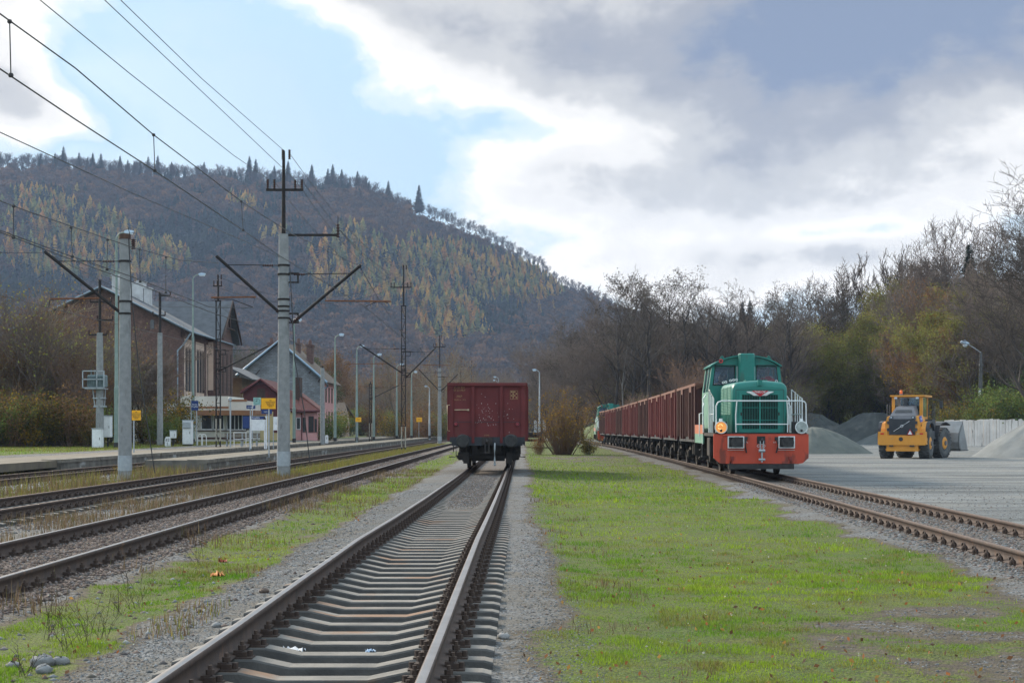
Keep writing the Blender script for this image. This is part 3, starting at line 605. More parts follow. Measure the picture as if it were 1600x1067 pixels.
# ---------------------------------------------------------------- signs and cabinets
yel = M('sign_yellow', (.85, .42, .01), (.8, .38, .01), 2, .5); blue = M('sign_blue', (.012, .04, .16), (.01, .03, .13), 2, .45)
def pnl(m, px0, px1, py0, py1, Y, th=.05, r=None, mi=0):
    z0 = r.location.z if r else 0; x = r.location.x if r else 0; y = r.location.y if r else 0
    m.box(PX(px0, Y)-x, PX(px1, Y)-x, Y-y-th/2, Y-y+th/2, PZ(py1, Y)-z0, PZ(py0, Y)-z0, mi); return m
def signpost(label, px, Y, zb, rect, mat_, lines, size, postpx=None, tcol=black_paint, cat='sign', tilt=0, posts=None, hpost=None, name='sign_board', off=(0, 0)):
    x = PX(px, Y); r = empty(name, (x, Y, zb), label=label, cat=cat); m = MB()
    for q in (posts or [postpx if postpx is not None else px]): m.tube([(PX(q, Y)-x, 0.05, -.15), (PX(q, Y)-x, .05, PZ(hpost or rect[3]-2, Y)-zb)], .035, 6)
    m.build('post', galv, r); m = MB(); pnl(m, *rect, Y-.02, .04, r); p = m.build('panel', mat_, r)
    cx_ = PX((rect[0]+rect[1])/2, Y)-x; cz = PZ((rect[2]+rect[3])/2, Y)-zb; k = len(lines)
    for i, l in enumerate(lines): text(l, size, tcol, p, (cx_+off[0], -.045, cz+(k/2-.5-i)*size*1.05+off[1]))
    return r
signpost('square yellow warning sign beside the thick concrete mast', 208.8, 85, .3, (206, 220, 641, 656.5), yel, ['NIE', 'PRZECHODZIĆ', 'PRZEZ TORY', 'PRZEJŚCIE', 'OBOK'], .075)
y2 = signpost('big yellow warning sign with a small black triangle beside the tall mast', 420, 78, .3, (408.3, 430.7, 622, 638.7), yel, ['NIE', 'PRZECHODZIĆ', 'PRZEZ TORY', 'PRZEJŚCIE', 'OBOK'], .068, off=(.1, 0))
m = MB(); m.prism([(-.27, 1.62), (-.11, 1.62), (-.19, 1.77)], .01, 'y', -.055); m.build('warning_triangle', black_paint, y2)
signpost('small yellow sign near the lamp posts, left one of two', 557, 170, .3, (555.5, 564.5, 652, 659), yel, ['TORY'], .12, postpx=557.6)
signpost('small yellow sign near the end of the platform, right one of two', 654.5, 215, .3, (650.5, 659.5, 652, 659), yel, ['TORY'], .14)
nm = signpost('dark blue station name board on white posts before the station building', 305, 120, .3, (299, 310, 626, 641), blue, ['Bardo', 'Przyłęk'], .15, posts=[298.5, 307], tcol=white_paint, hpost=625)
ib = empty('information_board', (PX(407, 108), 108, .3), label='white information board headed Przyłęk on two posts by the tall mast', cat='notice board')
m = MB(); pnl(m, 393, 413.5, 655, 672.5, 108, .06, ib); m.build('panel', white_paint, ib); m = MB(); pnl(m, 393, 414, 650, 655, 108, .08, ib); h_ = m.build('header', blue, ib); text('Przyłęk', .17, white_paint, h_, (PX(400, 108)-ib.location.x, -.05, PZ(652.6, 108)-.3))
m = MB()
for q in (391.5, 413.5, 416): m.tube([(PX(q, 108)-ib.location.x, .05, -.1), (PX(q, 108)-ib.location.x, .05, PZ(650, 108)-.3)], .05, 6)
m.build('post', white_paint, ib)
signpost('plain dark blue panel on a post in front of the canopy', 390, 105, .3, (379, 390, 650, 669), blue, [], .1, cat='panel')
signpost('blue and white notice panel right behind the tall mast', 430, 112, .3, (427, 436, 651, 672), white_paint, ['i'], .3, posts=[427, 437], tcol=blue, cat='notice board')
signpost('dark blue platform sign numbered 1 under the roof of the red gable', 391, 118, .3, (385, 399, 633, 638.5), blue, ['peron  1'], .13, tcol=white_paint, postpx=391)
signpost('dark blue platform sign numbered 2 under the big yellow sign', 417, 112, .3, (408.5, 425, 639.5, 646.5), blue, ['tory  2'], .14, tcol=white_paint, posts=[416.5, 419.5])
ck = empty('station_clock', (PX(401.6, 116), 116, .3), label='square pale green clock beside the big yellow sign', cat='clock'); teal = M('clock_face', (.28, .50, .47), (.24, .45, .43), 3, .4)
m = MB(); pnl(m, 396, 407.5, 621, 632.5, 116, .12, ck); m.build('clock_face', teal, ck)
m = MB(); cx_, cz_ = PX(401.7, 116)-ck.location.x, PZ(626.8, 116)-.3; m.box(cx_-.012, cx_+.012, -.09, -.065, cz_-.03, cz_+.2); m.box(cx_-.1, cx_+.012, -.095, -.07, cz_-.02, cz_+.01)
m.tube([(cx_+.2*math.cos(a), -.075, cz_+.2*math.sin(a)) for a in [2*math.pi*i/16 for i in range(17)]], .008, 4); m.build('hands', black_paint, ck)
m = MB(); m.tube([(cx_-.33, .02, -.1), (cx_-.33, .02, PZ(634, 116)-.3), (cx_, .02, PZ(632, 116)-.3)], .035, 6); m.build('post', galv, ck)
def cabinet(label, px0, px1, py0, py1, Y, zb, dep=.6, mat_=white_paint, cat='cabinet', name='equipment_cabinet', post=False):
    x = PX((px0+px1)/2, Y); r = empty(name, (x, Y, zb), label=label, cat=cat); w_ = (px1-px0)/F*Y/2; z0, z1 = PZ(py1, Y)-zb, PZ(py0, Y)-zb
    m = MB(); m.box(-w_, w_, -dep/2, dep/2, z0, z1, bev=.02); m.build('housing', mat_, r); m = MB(); m.box(-w_-.03, w_+.03, -dep/2-.03, dep/2+.03, z1-.001, z1+.05); m.build('lid', galv, r)
    m = MB(); m.box(-w_*.85, w_*.85, -dep/2-.015, -dep/2, z0+.08, z1-.1); d_ = m.build('door', mat_, r); m = MB(); m.box(w_*.6, w_*.7, -dep/2-.04, -dep/2-.015, (z0+z1)/2-.1, (z0+z1)/2+.05); m.build('handle', dark_steel, d_)
    m = MB()
    if post: m.tube([(0, 0, -.1), (0, 0, z0)], .07, 8)
    else: m.box(-w_*.9, w_*.9, -dep*.45, dep*.45, -.2, z0)
    m.build('base', dark_steel, r); return r
cabinet('pale blue white cabinet on the grass at the left, lower one by the transformer pole', 145.5, 160, 670, 699, 101, .3)
cabinet('taller white cabinet hung behind the transformer pole', 163, 174, 650, 683, 106, .3, post=True)
cabinet('small white box on a short dark post near the kilometre stone', 266, 275, 673, 684.5, 112, .3, .35, post=True)
bt = cabinet('tall pale blue ticket booth with a dark top beside the station name board', 286.5, 300.5, 657, 694, 116, .3, .7, name='ticket_machine', cat='ticket machine')
m = MB(); m.box(-.28, .28, -.45, -.35, PZ(669, 116)-.3, PZ(659, 116)-.3, bev=.03); m.build('screen_hood', galv, bt)
km = empty('kilometre_stone', (PX(262, 110), 110, .3), label='white kilometre stone painted 82 over 5', cat='kilometre stone'); m = MB(); m.prism([(-.18, -.1), (.18, -.1), (.18, .55), (.1, .68), (-.1, .68), (-.18, .55)], .14, 'y', -.07); m.build('stone', white_paint, km)
text('82', .26, black_paint, km, (0, -.075, .46)); text('5', .26, black_paint, km, (0, -.075, .2))
km2 = empty('kilometre_stone', (PX(510.5, 152), 152, .3), label='white stone marker by the pink house, at the foot of the concrete pole', cat='kilometre stone'); m = MB(); m.prism([(-.14, -.1), (.14, -.1), (.14, .55), (.08, .65), (-.08, .65), (-.14, .55)], .14, 'y', -.07); m.build('stone', white_paint, km2)
text('1', .3, black_paint, km2, (0, -.075, .35))
sp2 = empty('speaker_post', (PX(360, 108), 108, .3), label='thin grey post with a round loudspeaker on top by the waiting room', cat='loudspeaker'); m = MB(); m.tube([(0, 0, -.1), (0, 0, PZ(626, 108)-.3)], .05, 8); m.build('post', galv, sp2)
m = MB(); m.tube([(0, .12, PZ(623.5, 108)-.3), (0, -.1, PZ(623.5, 108)-.3), (0, -.14, PZ(623.5, 108)-.3)], [.1, .13, .11], 12); m.build('loudspeaker', galv, sp2)
# bench and bike racks near the waiting room
def bench(label, px, Y):
    r = empty('platform_bench', (PX(px, Y), Y, .3), label=label, cat='bench'); wd = M('bench_wood', (.13, .10, .07), (.09, .07, .05), 6, .7) if 'bench_wood' not in MAT else MAT['bench_wood']
    m = MB(); [m.box(-.7, .7, -.25+i*.13, -.15+i*.13, .44, .47) for i in range(4)]; m.build('seat', wd, r); m = MB(); [m.box(-.7, .7, .25, .28, .58+i*.12, .66+i*.12) for i in range(3)]; m.build('backrest', wd, r)
    for s in (-1, 1):
        m = MB(); m.box(s*.5-.03, s*.5+.03, -.22, -.16, 0, .44); m.box(s*.5-.03, s*.5+.03, .2, .26, 0, .9); m.box(s*.5-.031, s*.5+.031, -.22, .26, .38, .44); m.build('leg', galv, r)
bench('wooden bench with a backrest beside the loudspeaker post', 366, 113); bench('wooden bench under the information boards', 390, 116)
for i, (q, l) in enumerate([(311, 'left'), (317, 'right')]):
    r = empty('bicycle_rack', (PX(q, 120), 120, .3), label='white hoop of the bicycle rack before the waiting room, %s one' % l, cat='bicycle rack'); m = MB(); m.tube([(-.1, 0, 0), (-.1, 0, .65), (0, 0, .8), (.15, 0, .8), (.25, 0, .65), (.25, 0, 0)], .025, 6); m.build('hoop', white_paint, r)
r = empty('handrail', (PX(375, 112), 112, .3), label='low white tubular handrail near the waiting room corner', cat='handrail'); m = MB(); m.tube([(-.4, 0, 0), (-.4, 0, .95), (.4, 0, .95), (.4, 0, 0)], .025, 6); m.tube([(-.4, 0, .5), (.4, 0, .5)], .02, 6); m.build('rail', white_paint, r)
# ---------------------------------------------------------------- station buildings
brick = M('brown_brick', (.175, .105, .09), (.115, .07, .062), 2.2, .9, .3, 12, c3=(.27, .16, .12), s3=.9, t3=.58)
def brickify(m, sc=5.0):
    t = m.node_tree; b = t.nodes['Principled BSDF']; src = b.inputs['Base Color'].links[0].from_socket
    tcn = nd(t, 'ShaderNodeTexCoord'); mp = nd(t, 'ShaderNodeMapping'); mp.inputs['Rotation'].default_value = (R(90), 0, 0); t.links.new(tcn.outputs['Object'], mp.inputs[0])
    bk = nd(t, 'ShaderNodeTexBrick'); bk.inputs['Scale'].default_value = sc; bk.inputs['Color1'].default_value = (1, 1, 1, 1); bk.inputs['Color2'].default_value = (.7, .68, .66, 1); bk.inputs['Mortar'].default_value = (.55, .55, .55, 1); t.links.new(mp.outputs[0], bk.inputs[0])
    x = nd(t, 'ShaderNodeMix', data_type='RGBA', blend_type='MULTIPLY'); x.inputs[0].default_value = 1; t.links.new(src, x.inputs[6]); t.links.new(bk.outputs[0], x.inputs[7]); t.links.new(x.outputs[2], b.inputs['Base Color'])
brickify(brick, 3.0)
plaster = M('pinkish_plaster', (.70, .54, .44), (.56, .43, .35), .8, .9, .2, 10, c3=(.18, .13, .11), s3=.6, t3=.6, sc3=(1, 1, .4))
cream = M('cream_plaster', (.60, .58, .52), (.50, .48, .43), .8, .85, c3=(.42, .32, .16), s3=.35, t3=.64)
roofing = M('dark_roofing', (.11, .12, .135), (.075, .082, .092), 1.2, .8, .2, 8, c3=(.11, .11, .11), s3=.5, sc3=(1, .2, 1))
zinc = M('zinc_trim', (.26, .33, .40), (.20, .26, .32), 3, .5)
woodd = M('dark_timber', (.075, .045, .035), (.045, .03, .025), 5, .85)
gz = .3
class Bld:
    def __init__(s, name, label, x, y, cat='building'): s.o = empty(name, (x, y, gz), label=label, cat=cat); s.x = x; s.y = y; s.i = Vector((-x, -y, -gz))
    def add(s, m, name, mat_, parent=None):
        o = m.build(name, mat_, parent or s.o)
        if parent is None: o.location = s.i
        return o
Y0, Y1 = 170., 197.
XL, XR = PX(24, Y0), PX(283, Y0)     # gable body
ze = PZ(514, Y0)                     # eaves
xa, za = PX(161, Y0), PZ(452, Y0)
B = Bld('station_building', 'large brown brick station building with a dark roof and white chimneys behind bare trees', XR, Y0)
m = MB(); m.rings([[(XL, y, gz-1), (XR, y, gz-1), (XR, y, ze), (xa, y, za), (XL, y, ze-.2)] for y in (Y0, Y1)]); wall = B.add(m, 'wall', brick)
m = MB(); m.box(XR, XR+.06, Y0+.6, Y1-.6, PZ(690, Y0)+3.5, ze-.9); B.add(m, 'plastered_facade', plaster)
m = MB()
for yy in (Y0, Y0+6.2, Y0+12.4, Y1-1.2): m.box(XR, XR+.13, yy, yy+1.0, gz-1, ze-.3)
m.box(XR-.02, XR+.12, Y0, Y1, ze-.9, ze-.3); B.add(m, 'pilaster', brick)
for k in range(3):
    for j in range(3):
        yy = Y0+1.9+k*6.2+j*1.55; n = MB(); a = ze-2.0; b_ = ze-6.3
        for (t0, t1) in ((0, .5), (.62, 1.12)):
            n.box(XR+.06, XR+.10, yy+t0, yy+t1, b_, a); n.prism([(yy+t0, a), (yy+t1, a), (yy+(t0+t1)/2, a+.35)], .04, 'x', XR+.06)
        wf = B.add(n, 'window', woodd); n = MB(); [n.box(XR+.10, XR+.12, yy+t0+.08, yy+t1-.08, b_+.1, a-.1) for (t0, t1) in ((0, .5), (.62, 1.12))]
        o = n.build('pane', dark_glass, wf)
def roofplane(m, p0, p1, p2, p3, th=.18):
    a = [Vector(p) for p in (p0, p1, p2, p3)]; n = (a[1]-a[0]).cross(a[3]-a[0]).normalized()
    if n.z < 0: n = -n
    m.rings([a, [p+n*th for p in a]])
m = MB(); e_ = .9
roofplane(m, (xa, Y0-e_, za+.1), (xa, Y1, za+.1), (XR+1.1, Y1, ze-.45), (XR+1.1, Y0-e_, ze-.45))
roofplane(m, (xa, Y0-e_, za+.1), (xa, Y1, za+.1), (XL-1.1, Y1, ze-.65), (XL-1.1, Y0-e_, ze-.65)); rf = B.add(m, 'roof', roofing)
m = MB(); m.tube([(XL-1.1, Y0-e_-.05, ze-.5), (xa, Y0-e_-.05, za+.25), (XR+1.1, Y0-e_-.05, ze-.3), (XR+1.15, Y1, ze-.35)], .09, 6); m.tube([(XR+1.1, Y0-.7, ze-.5), (XR+.3, Y0-.3, ze-1.6), (XR-.3, Y0-.25, ze-2.2), (XR-.3, Y0-.25, gz)], .09, 6); B.add(m, 'gutter', zinc)
m = MB(); m.box(PX(283-48, Y0), PX(283-42, Y0), Y0-.05, Y0+.2, PZ(514, Y0), PZ(500, Y0)); B.add(m, 'attic_window', dark_glass)
# cross wing
YW = 190.; zr = PZ(473, YW); zw = PZ(533, YW); xg = PX(351, YW)
m = MB(); yh = 5.5
m.rings([[(x, YW-yh, gz-1), (x, YW+yh, gz-1), (x, YW+yh, zw), (x, YW, zr-.3), (x, YW-yh, zw)] for x in (xa, xg)]); B.add(m, 'cross_wing', brick)
m = MB(); xo = PX(358, YW)+.4
roofplane(m, (xa, YW, zr), (xo, YW, zr), (xo-.2, YW-yh-.9, zw-.2), (xa, YW-yh-.9, zw-.2)); roofplane(m, (xa, YW, zr), (xo, YW, zr), (xo-.2, YW+yh+.9, zw-.2), (xa, YW+yh+.9, zw-.2)); B.add(m, 'wing_roof', roofing)
m = MB(); m.tube([(xo, YW-yh-.9, zw-.1), (xo, YW, zr+.15), (xo, YW+yh+.9, zw-.1)], .12, 4); m.tube([(xo-.3, YW-3.2, zr-3), (xo-.3, YW+3.2, zr-3)], .12, 4); m.tube([(xo-.3, YW, zr-3), (xo-.3, YW, zr)], .12, 4); B.add(m, 'gable_truss', woodd)
# brick corner of the wing with tall windows, facing the tracks
n = MB(); [n.box(xg, xg+.05, YW-4+i*2.6, YW-3.2+i*2.6, zw-6, zw-1.4) for i in range(4)]; B.add(n, 'window', woodd)
n = MB(); n.box(PX(284, YW-yh), xg-.3, YW-yh-.06, YW-yh, gz+5.5, zw-.4); B.add(n, 'plastered_wing_wall', plaster)
for (a, b_, t0, t1) in ((206, 218, 442, 472), (218, 227, 440, 474), (228, 236, 450, 476), (178, 189, 430, 460)):
    m = MB(); m.box(PX(a, 184), PX(b_, 184), 183, 184.6, PZ(t1+14, 184), PZ(t0+2, 184)); m.box(PX(a, 184)-.1, PX(b_, 184)+.1, 182.9, 184.7, PZ(t0+2, 184), PZ(t0, 184))
    ch = B.add(m, 'chimney', M('limewashed_brick', (.55, .56, .57), (.38, .38, .38), 1.2, .9, c3=(.25, .12, .08), s3=.8, t3=.66) if 'limewashed_brick' not in MAT else MAT['limewashed_brick'])
# low part between the station and the grey house
m = MB(); m.box(PX(350, 200), PX(378, 200), 200, 212, gz-1, PZ(590, 200)); B.add(m, 'annexe_wall', M('ochre_plaster', (.24, .17, .10), (.17, .12, .08), 1, .9))
m = MB(); roofplane(m, (PX(350, 198), 198, PZ(572, 198)), (PX(350, 198), 213, PZ(572, 198)), (PX(393, 198), 213, PZ(594, 198)), (PX(393, 198), 198, PZ(594, 198))); B.add(m, 'annexe_roof', roofing)
# ---- waiting room
WY = 160.; W = Bld('waiting_room', 'flat roofed cream waiting room with a brown canopy in front of the station', PX(384, WY), WY)
wx = lambda p: PX(p, WY); wz = lambda p: PZ(p, WY)
m = MB(); m.box(wx(283), wx(384), WY, WY+9, gz-.5, wz(672)); m.box(wx(283), wx(314), WY+.003, WY+9, wz(672), wz(645)); m.box(wx(350), wx(353), WY+.003, WY+1, wz(672), wz(645)); m.box(wx(283), wx(357.5), WY-.3, WY+9, wz(641), wz(619)); m.box(wx(357.5), wx(385), WY-.2, WY+9, wz(641), wz(626)); W.add(m, 'wall', cream)
m = MB(); m.box(wx(283), wx(384)-.1, WY+5, WY+5.2, wz(672), wz(645)); W.add(m, 'back_wall', M('interior_dark', (.10, .09, .08), rough=.9))
brn = M('brown_fascia', (.26, .12, .055), (.20, .095, .05), 2, .7)
m = MB(); m.box(wx(309), wx(384)+1.2, WY-2.2, WY-.35, wz(649), wz(641.5)); m.box(wx(309), wx(384)+1.2, WY-.35, WY+9, wz(648), wz(641.2)); m.box(wx(283), wx(358), WY-.35, WY-.301, wz(638), wz(635)); m.box(wx(356), wx(386), WY-.26, WY+.1, wz(627), wz(624)); W.add(m, 'canopy', brn)
m = MB(); m.box(wx(309), wx(384)+.03, WY-.04, WY-.001, wz(686), wz(683)); m.box(wx(309), wx(384)+.1, WY-.12, WY+.0, wz(673.5), wz(672.2)); W.add(m, 'brown_band', M('brown_band', (.09, .045, .04), rough=.8))
for (a, b_) in ((314, 332), (333, 350)): 
    m = MB(); m.box(wx(a), wx(b_), WY-.02, WY+.08, wz(672), wz(670)); m.box(wx(a), wx(b_), WY-.02, WY+.08, wz(649), wz(647)); m.box(wx(a), wx(a+1.2), WY-.02, WY+.08, wz(670), wz(649)); m.box(wx(b_-1.2), wx(b_), WY-.02, WY+.08, wz(670), wz(649)); f = W.add(m, 'window', white_paint)
    n = MB(); n.box(wx(a+1.2), wx(b_-1.2), WY+.02, WY+.04, wz(670), wz(649)); n.build('pane', dark_glass, f)
for i in range(5):
    a = 354+i*6; m = MB(); m.box(wx(a), wx(a+1.3), WY-.02, WY+.1, wz(672), wz(647)); m.box(wx(a+1.3), wx(a+6), WY-.0, WY+.08, wz(672), wz(670.5)); f = W.add(m, 'window', white_paint); n = MB(); n.box(wx(a+1.3), wx(a+6), WY+.03, WY+.05, wz(670.5), wz(647)); n.build('pane', dark_glass, f)
# ---- red gable shed and pink house
RY = 176.; S = Bld('red_gabled_house', 'small house with a dark red timber gable, red tiled roof and yellow and pink walls', PX(495, RY), RY)
rx = lambda p: PX(p, RY); rz_ = lambda p: PZ(p, RY)
redw = M('dark_red_boards', (.115, .03, .032), (.085, .025, .028), 3, .8, .3, 12, sc3=(8, 8, .4), c3=(.05, .02, .02), s3=1.4); tile = M('red_roof_tiles', (.18, .065, .052), (.125, .05, .042), 2, .85, .4, 8, c3=(.12, .06, .05), s3=.8)
yelp = M('yellow_plaster', (.52, .42, .22), (.45, .36, .2), 1, .9); pink = M('pink_plaster', (.60, .32, .31), (.52, .27, .27), 1, .9, c3=(.4, .25, .22), s3=.8)
m = MB(); m.rings([[(rx(380), y, rz_(643)), (rx(436), y, rz_(643)), (rx(436), y, rz_(613)), (rx(408), y, rz_(596)), (rx(380), y, rz_(610))] for y in (RY, RY+9)]); S.add(m, 'boarded_gable', redw)
m = MB(); m.box(rx(402), rx(414), RY-.05, RY, rz_(622), rz_(607)); S.add(m, 'hatch', woodd)
m = MB(); m.box(rx(380), rx(457), RY+.01, RY+8, gz-.5, rz_(643)); S.add(m, 'yellow_wall', yelp)
m = MB(); m.box(rx(457), rx(495), RY+.5, RY+9, gz-.5, rz_(639)); S.add(m, 'pink_wall', pink)
m = MB(); roofplane(m, (rx(408), RY-.5, rz_(594)), (rx(408), RY+10, rz_(594)), (rx(438), RY+10, rz_(616)), (rx(438), RY-.5, rz_(616))); roofplane(m, (rx(408), RY-.5, rz_(594)), (rx(408), RY+10, rz_(594)), (rx(378), RY+10, rz_(614)), (rx(378), RY-.5, rz_(612)))
roofplane(m, (rx(455), RY+9, rz_(613)), (rx(465), RY+3, rz_(620)), (rx(499), RY-.2, rz_(642)), (rx(470), RY-.2, rz_(642))); roofplane(m, (rx(420), RY+6, rz_(603)), (rx(462), RY+6, rz_(616)), (rx(470), RY-.3, rz_(643)), (rx(436), RY-.3, rz_(637))); roofplane(m, (rx(465), RY+3, rz_(620)), (rx(455), RY+9, rz_(613)), (rx(490), RY+9.5, rz_(640)), (rx(499), RY-.2, rz_(642.3))); rr = S.add(m, 'roof', tile)
m = MB(); m.tube([(rx(377), RY-.55, rz_(614)), (rx(408), RY-.55, rz_(593)), (rx(438), RY-.55, rz_(617))], .14, 4); m.tube([(rx(455), RY-.35, rz_(643)), (rx(500), RY-.3, rz_(642))], .12, 4); S.add(m, 'roof_edge', redw)
for (a, b_, t0, t1) in ((463, 468, 653, 670), (473, 476, 653, 674), (482, 484.5, 651, 674), (486, 488.5, 651, 674), (491.5, 493.5, 655, 674)):
    m = MB(); m.box(rx(a)-.06, rx(b_)+.06, RY+.42, RY+.5, rz_(t1)-.08, rz_(t0)+.06); f = S.add(m, 'window', white_paint if a == 463 else woodd); n = MB(); n.box(rx(a), rx(b_), RY+.40, RY+.42, rz_(t1), rz_(t0)); n.build('pane', dark_glass, f)
m = MB(); m.box(rx(470), rx(471.2), RY+.35, RY+.5, gz, rz_(645)); m.box(rx(427), rx(446), RY-.02, RY, rz_(676), rz_(643)); S.add(m, 'downpipe', redw)
m = MB(); m.box(rx(452), rx(463), RY+3, RY+5, rz_(625), rz_(588)); S.add(m, 'chimney', woodd)
# ---- grey gabled house
GY = 215.; G = Bld('grey_gabled_house', 'tall house with a slate grey gable and pale blue eaves behind the red gable', PX(505, GY), GY)
gx_ = lambda p: PX(p, GY); gzz = lambda p: PZ(p, GY); slate = M('slate_cladding', (.28, .305, .335), (.19, .21, .235), .9, .85, .2, 6, c3=(.26, .28, .30), s3=.7); brickify(slate, 1.2)
m = MB(); m.rings([[(gx_(374), y, gz-1), (gx_(505), y, gz-1), (gx_(505), y, gzz(594)), (gx_(437), y, gzz(536)), (gx_(374), y, gzz(585))] for y in (GY, GY+16)]); G.add(m, 'gable_wall', slate)
m = MB(); m.box(gx_(505), gx_(505)+.05, GY+.1, GY+15.9, gz-1, gzz(598)); G.add(m, 'side_wall', pink)
broof = M('brown_roofing', (.16, .12, .09), (.11, .085, .065), 2, .9, .3, 10)
m = MB(); roofplane(m, (gx_(437), GY-.8, gzz(534)), (gx_(437), GY+17, gzz(534)), (gx_(512), GY+17, gzz(599)), (gx_(512), GY-.8, gzz(599))); roofplane(m, (gx_(437), GY-.8, gzz(534)), (gx_(437), GY+17, gzz(534)), (gx_(369), GY+17, gzz(588)), (gx_(369), GY-.8, gzz(588))); G.add(m, 'roof', broof)
paleb = M('pale_blue_boards', (.24, .34, .44), (.20, .29, .38), 3, .6)
m = MB(); m.tube([(gx_(371), GY-.9, gzz(587)), (gx_(437), GY-.9, gzz(533)), (gx_(512), GY-.9, gzz(598))], .18, 4); m.tube([(gx_(511), GY-.8, gzz(598)), (gx_(511), GY+1, gzz(603)), (gx_(506), GY, gzz(608)), (gx_(506), GY-.1, gz)], .1, 5); G.add(m, 'eaves_board', paleb)
for i in range(4):
    m = MB(); yy = GY+2+i*3.6; m.box(gx_(505)+.05, gx_(505)+.12, yy, yy+1.2, gzz(628), gzz(604)); m.box(gx_(505)+.05, gx_(505)+.12, yy, yy+1.2, gzz(664), gzz(642)); G.add(m, 'window', dark_glass)
for (a, b_, t0, t1, yy) in ((411, 421, 532, 560, 4), (421, 427, 528, 556, 6), (470, 480, 534, 565, 6), (450, 456, 530, 548, 8)):
    m = MB(); m.box(gx_(a), gx_(b_), GY+yy, GY+yy+1.5, gzz(t1), gzz(t0)); m.box(gx_(a)-.12, gx_(b_)+.12, GY+yy-.12, GY+yy+1.62, gzz(t0+3), gzz(t0+1)); m.tube([((gx_(a)+gx_(b_))/2, GY+yy+.7, gzz(t0+1)), ((gx_(a)+gx_(b_))/2, GY+yy+.7, gzz(t0-7))], [.25, .18], 8); G.add(m, 'chimney', brick)
for q, yy in ((400, 577), (483, 575), (497, 588), (389, 566)):
    m = MB(); m.tube([(gx_(q), GY-.1, gzz(yy+8)), (gx_(q)+.6, GY-.8, gzz(yy-2)-.3)], .08, 4); G.add(m, 'eaves_bracket', woodd)
# ---- low white shed at left, and far shed
LY = 150.; Wb = Bld('white_shed', 'low white shed with a small dark window behind the bushes at left', PX(265, LY), LY)
m = MB(); m.box(PX(192, LY), PX(255, LY), LY, LY+6, gz-.5, PZ(628, LY)); m.rings([[(PX(258, LY), LY-3, gz-.5), (PX(267, LY), LY-3, gz-.5), (PX(267, LY), LY-3, PZ(620, LY)), (PX(258, LY), LY-3, PZ(625, LY))], [(PX(258, LY), LY-2.8, gz-.5), (PX(267, LY), LY-2.8, gz-.5), (PX(267, LY), LY-2.8, PZ(620, LY)), (PX(258, LY), LY-2.8, PZ(625, LY))]]); Wb.add(m, 'wall', cream)
m = MB(); m.box(PX(190, LY), PX(256, LY), LY-.3, LY+6.3, PZ(628, LY), PZ(624.5, LY)); Wb.add(m, 'roof', roofing)
m = MB(); m.box(PX(234, LY), PX(243, LY), LY-.04, LY, PZ(649, LY), PZ(637, LY)); m.box(PX(225, LY), PX(232, LY), LY-.04, LY, PZ(649, LY), PZ(637, LY)); Wb.add(m, 'window', dark_glass)
m = MB(); m.box(PX(259, LY), PX(263, LY), LY-3.06, LY-3.0, PZ(676, LY), PZ(651, LY)); Wb.add(m, 'red_stripe', M('red_paint', (.30, .03, .03), rough=.7))
FY = 260.; Fh = Bld('far_house', 'faint far house with a worn brown roof right of the pink house', PX(530, FY), FY)
m = MB(); m.box(PX(512, FY), PX(538, FY), FY, FY+8, gz-1, PZ(648, FY)); Fh.add(m, 'wall', plaster)
m = MB(); roofplane(m, (PX(514, FY), FY+4, PZ(630, FY)), (PX(535, FY), FY+4, PZ(630, FY)), (PX(546, FY), FY-.7, PZ(652, FY)), (PX(510, FY), FY-.7, PZ(650, FY))); roofplane(m, (PX(514, FY), FY+4, PZ(630, FY)), (PX(535, FY), FY+4, PZ(630, FY)), (PX(546, FY), FY+8.7, PZ(652, FY)), (PX(510, FY), FY+8.7, PZ(650, FY))); Fh.add(m, 'roof', broof)
# ---------------------------------------------------------------- wagons
def wagon_mats(i):
    a, b = [((.15, .027, .028), (.095, .020, .022)), ((.085, .026, .024), (.05, .019, .019)), ((.17, .028, .030), (.11, .020, .022))][i]
    return M('wagon_paint_%d' % i, a, b, 1.3, .75, .15, 30, c3=(.12, .045, .035), s3=1.6, t3=.60, sc3=(1.5, 1.5, .35), contrast=(.3, .7)), M('wagon_rim_%d' % i, (.19, .085, .06), (.13, .055, .042), 2, .8, .2, 20)
frame_m = M('wagon_frame_grime', (.028, .026, .027), (.045, .038, .035), 5, .85)
slateblue = M('wagon_frame_paint', (.045, .05, .06), (.03, .033, .04), 3, .75)
tread = M('wheel_tread', (.25, .24, .23), (.12, .1, .09), 4, .5, metal=.5)
marks = M('faded_marking', (.38, .25, .12), (.30, .19, .10), 9, .8); lightrail = M('pale_grab_rail', (.50, .40, .28), (.38, .3, .2), 6, .7)
doorm = M('wagon_door_dark', (.055, .022, .022), (.035, .018, .018), 2, .8, c3=(.12, .05, .035), s3=2)
def wheelset(parent, y, r=.46):
    m = MB(); m.tube([(-.68, y, r), (.68, y, r)], .08, 8)
    for s in (-1, 1):
        m.tube([(s*.685, y, r), (s*.80, y, r)], [r, r], 24); m.tube([(s*.66, y, r), (s*.69, y, r)], [r+.03, r+.03], 24)
    w_ = m.build('wheelset', [frame_m], parent); 
    for s in (-1, 1):
        m = MB(); m.box(s*1.0-.16, s*1.0+.16, y-.16, y+.16, r-.16, r+.16, bev=.04); m.box(s*1.02-.05, s*1.02+.05, y-.55, y+.55, r+.17, r+.24); m.box(s*1.02-.045, s*1.02+.045, y-.35, y+.35, r+.24, r+.30); m.box(s*.95-.03, s*.95+.03, y-.3, y-.2, r-.2, .95); m.box(s*.95-.03, s*.95+.03, y+.2, y+.3, r-.2, .95); m.build('axle_box', frame_m, parent)
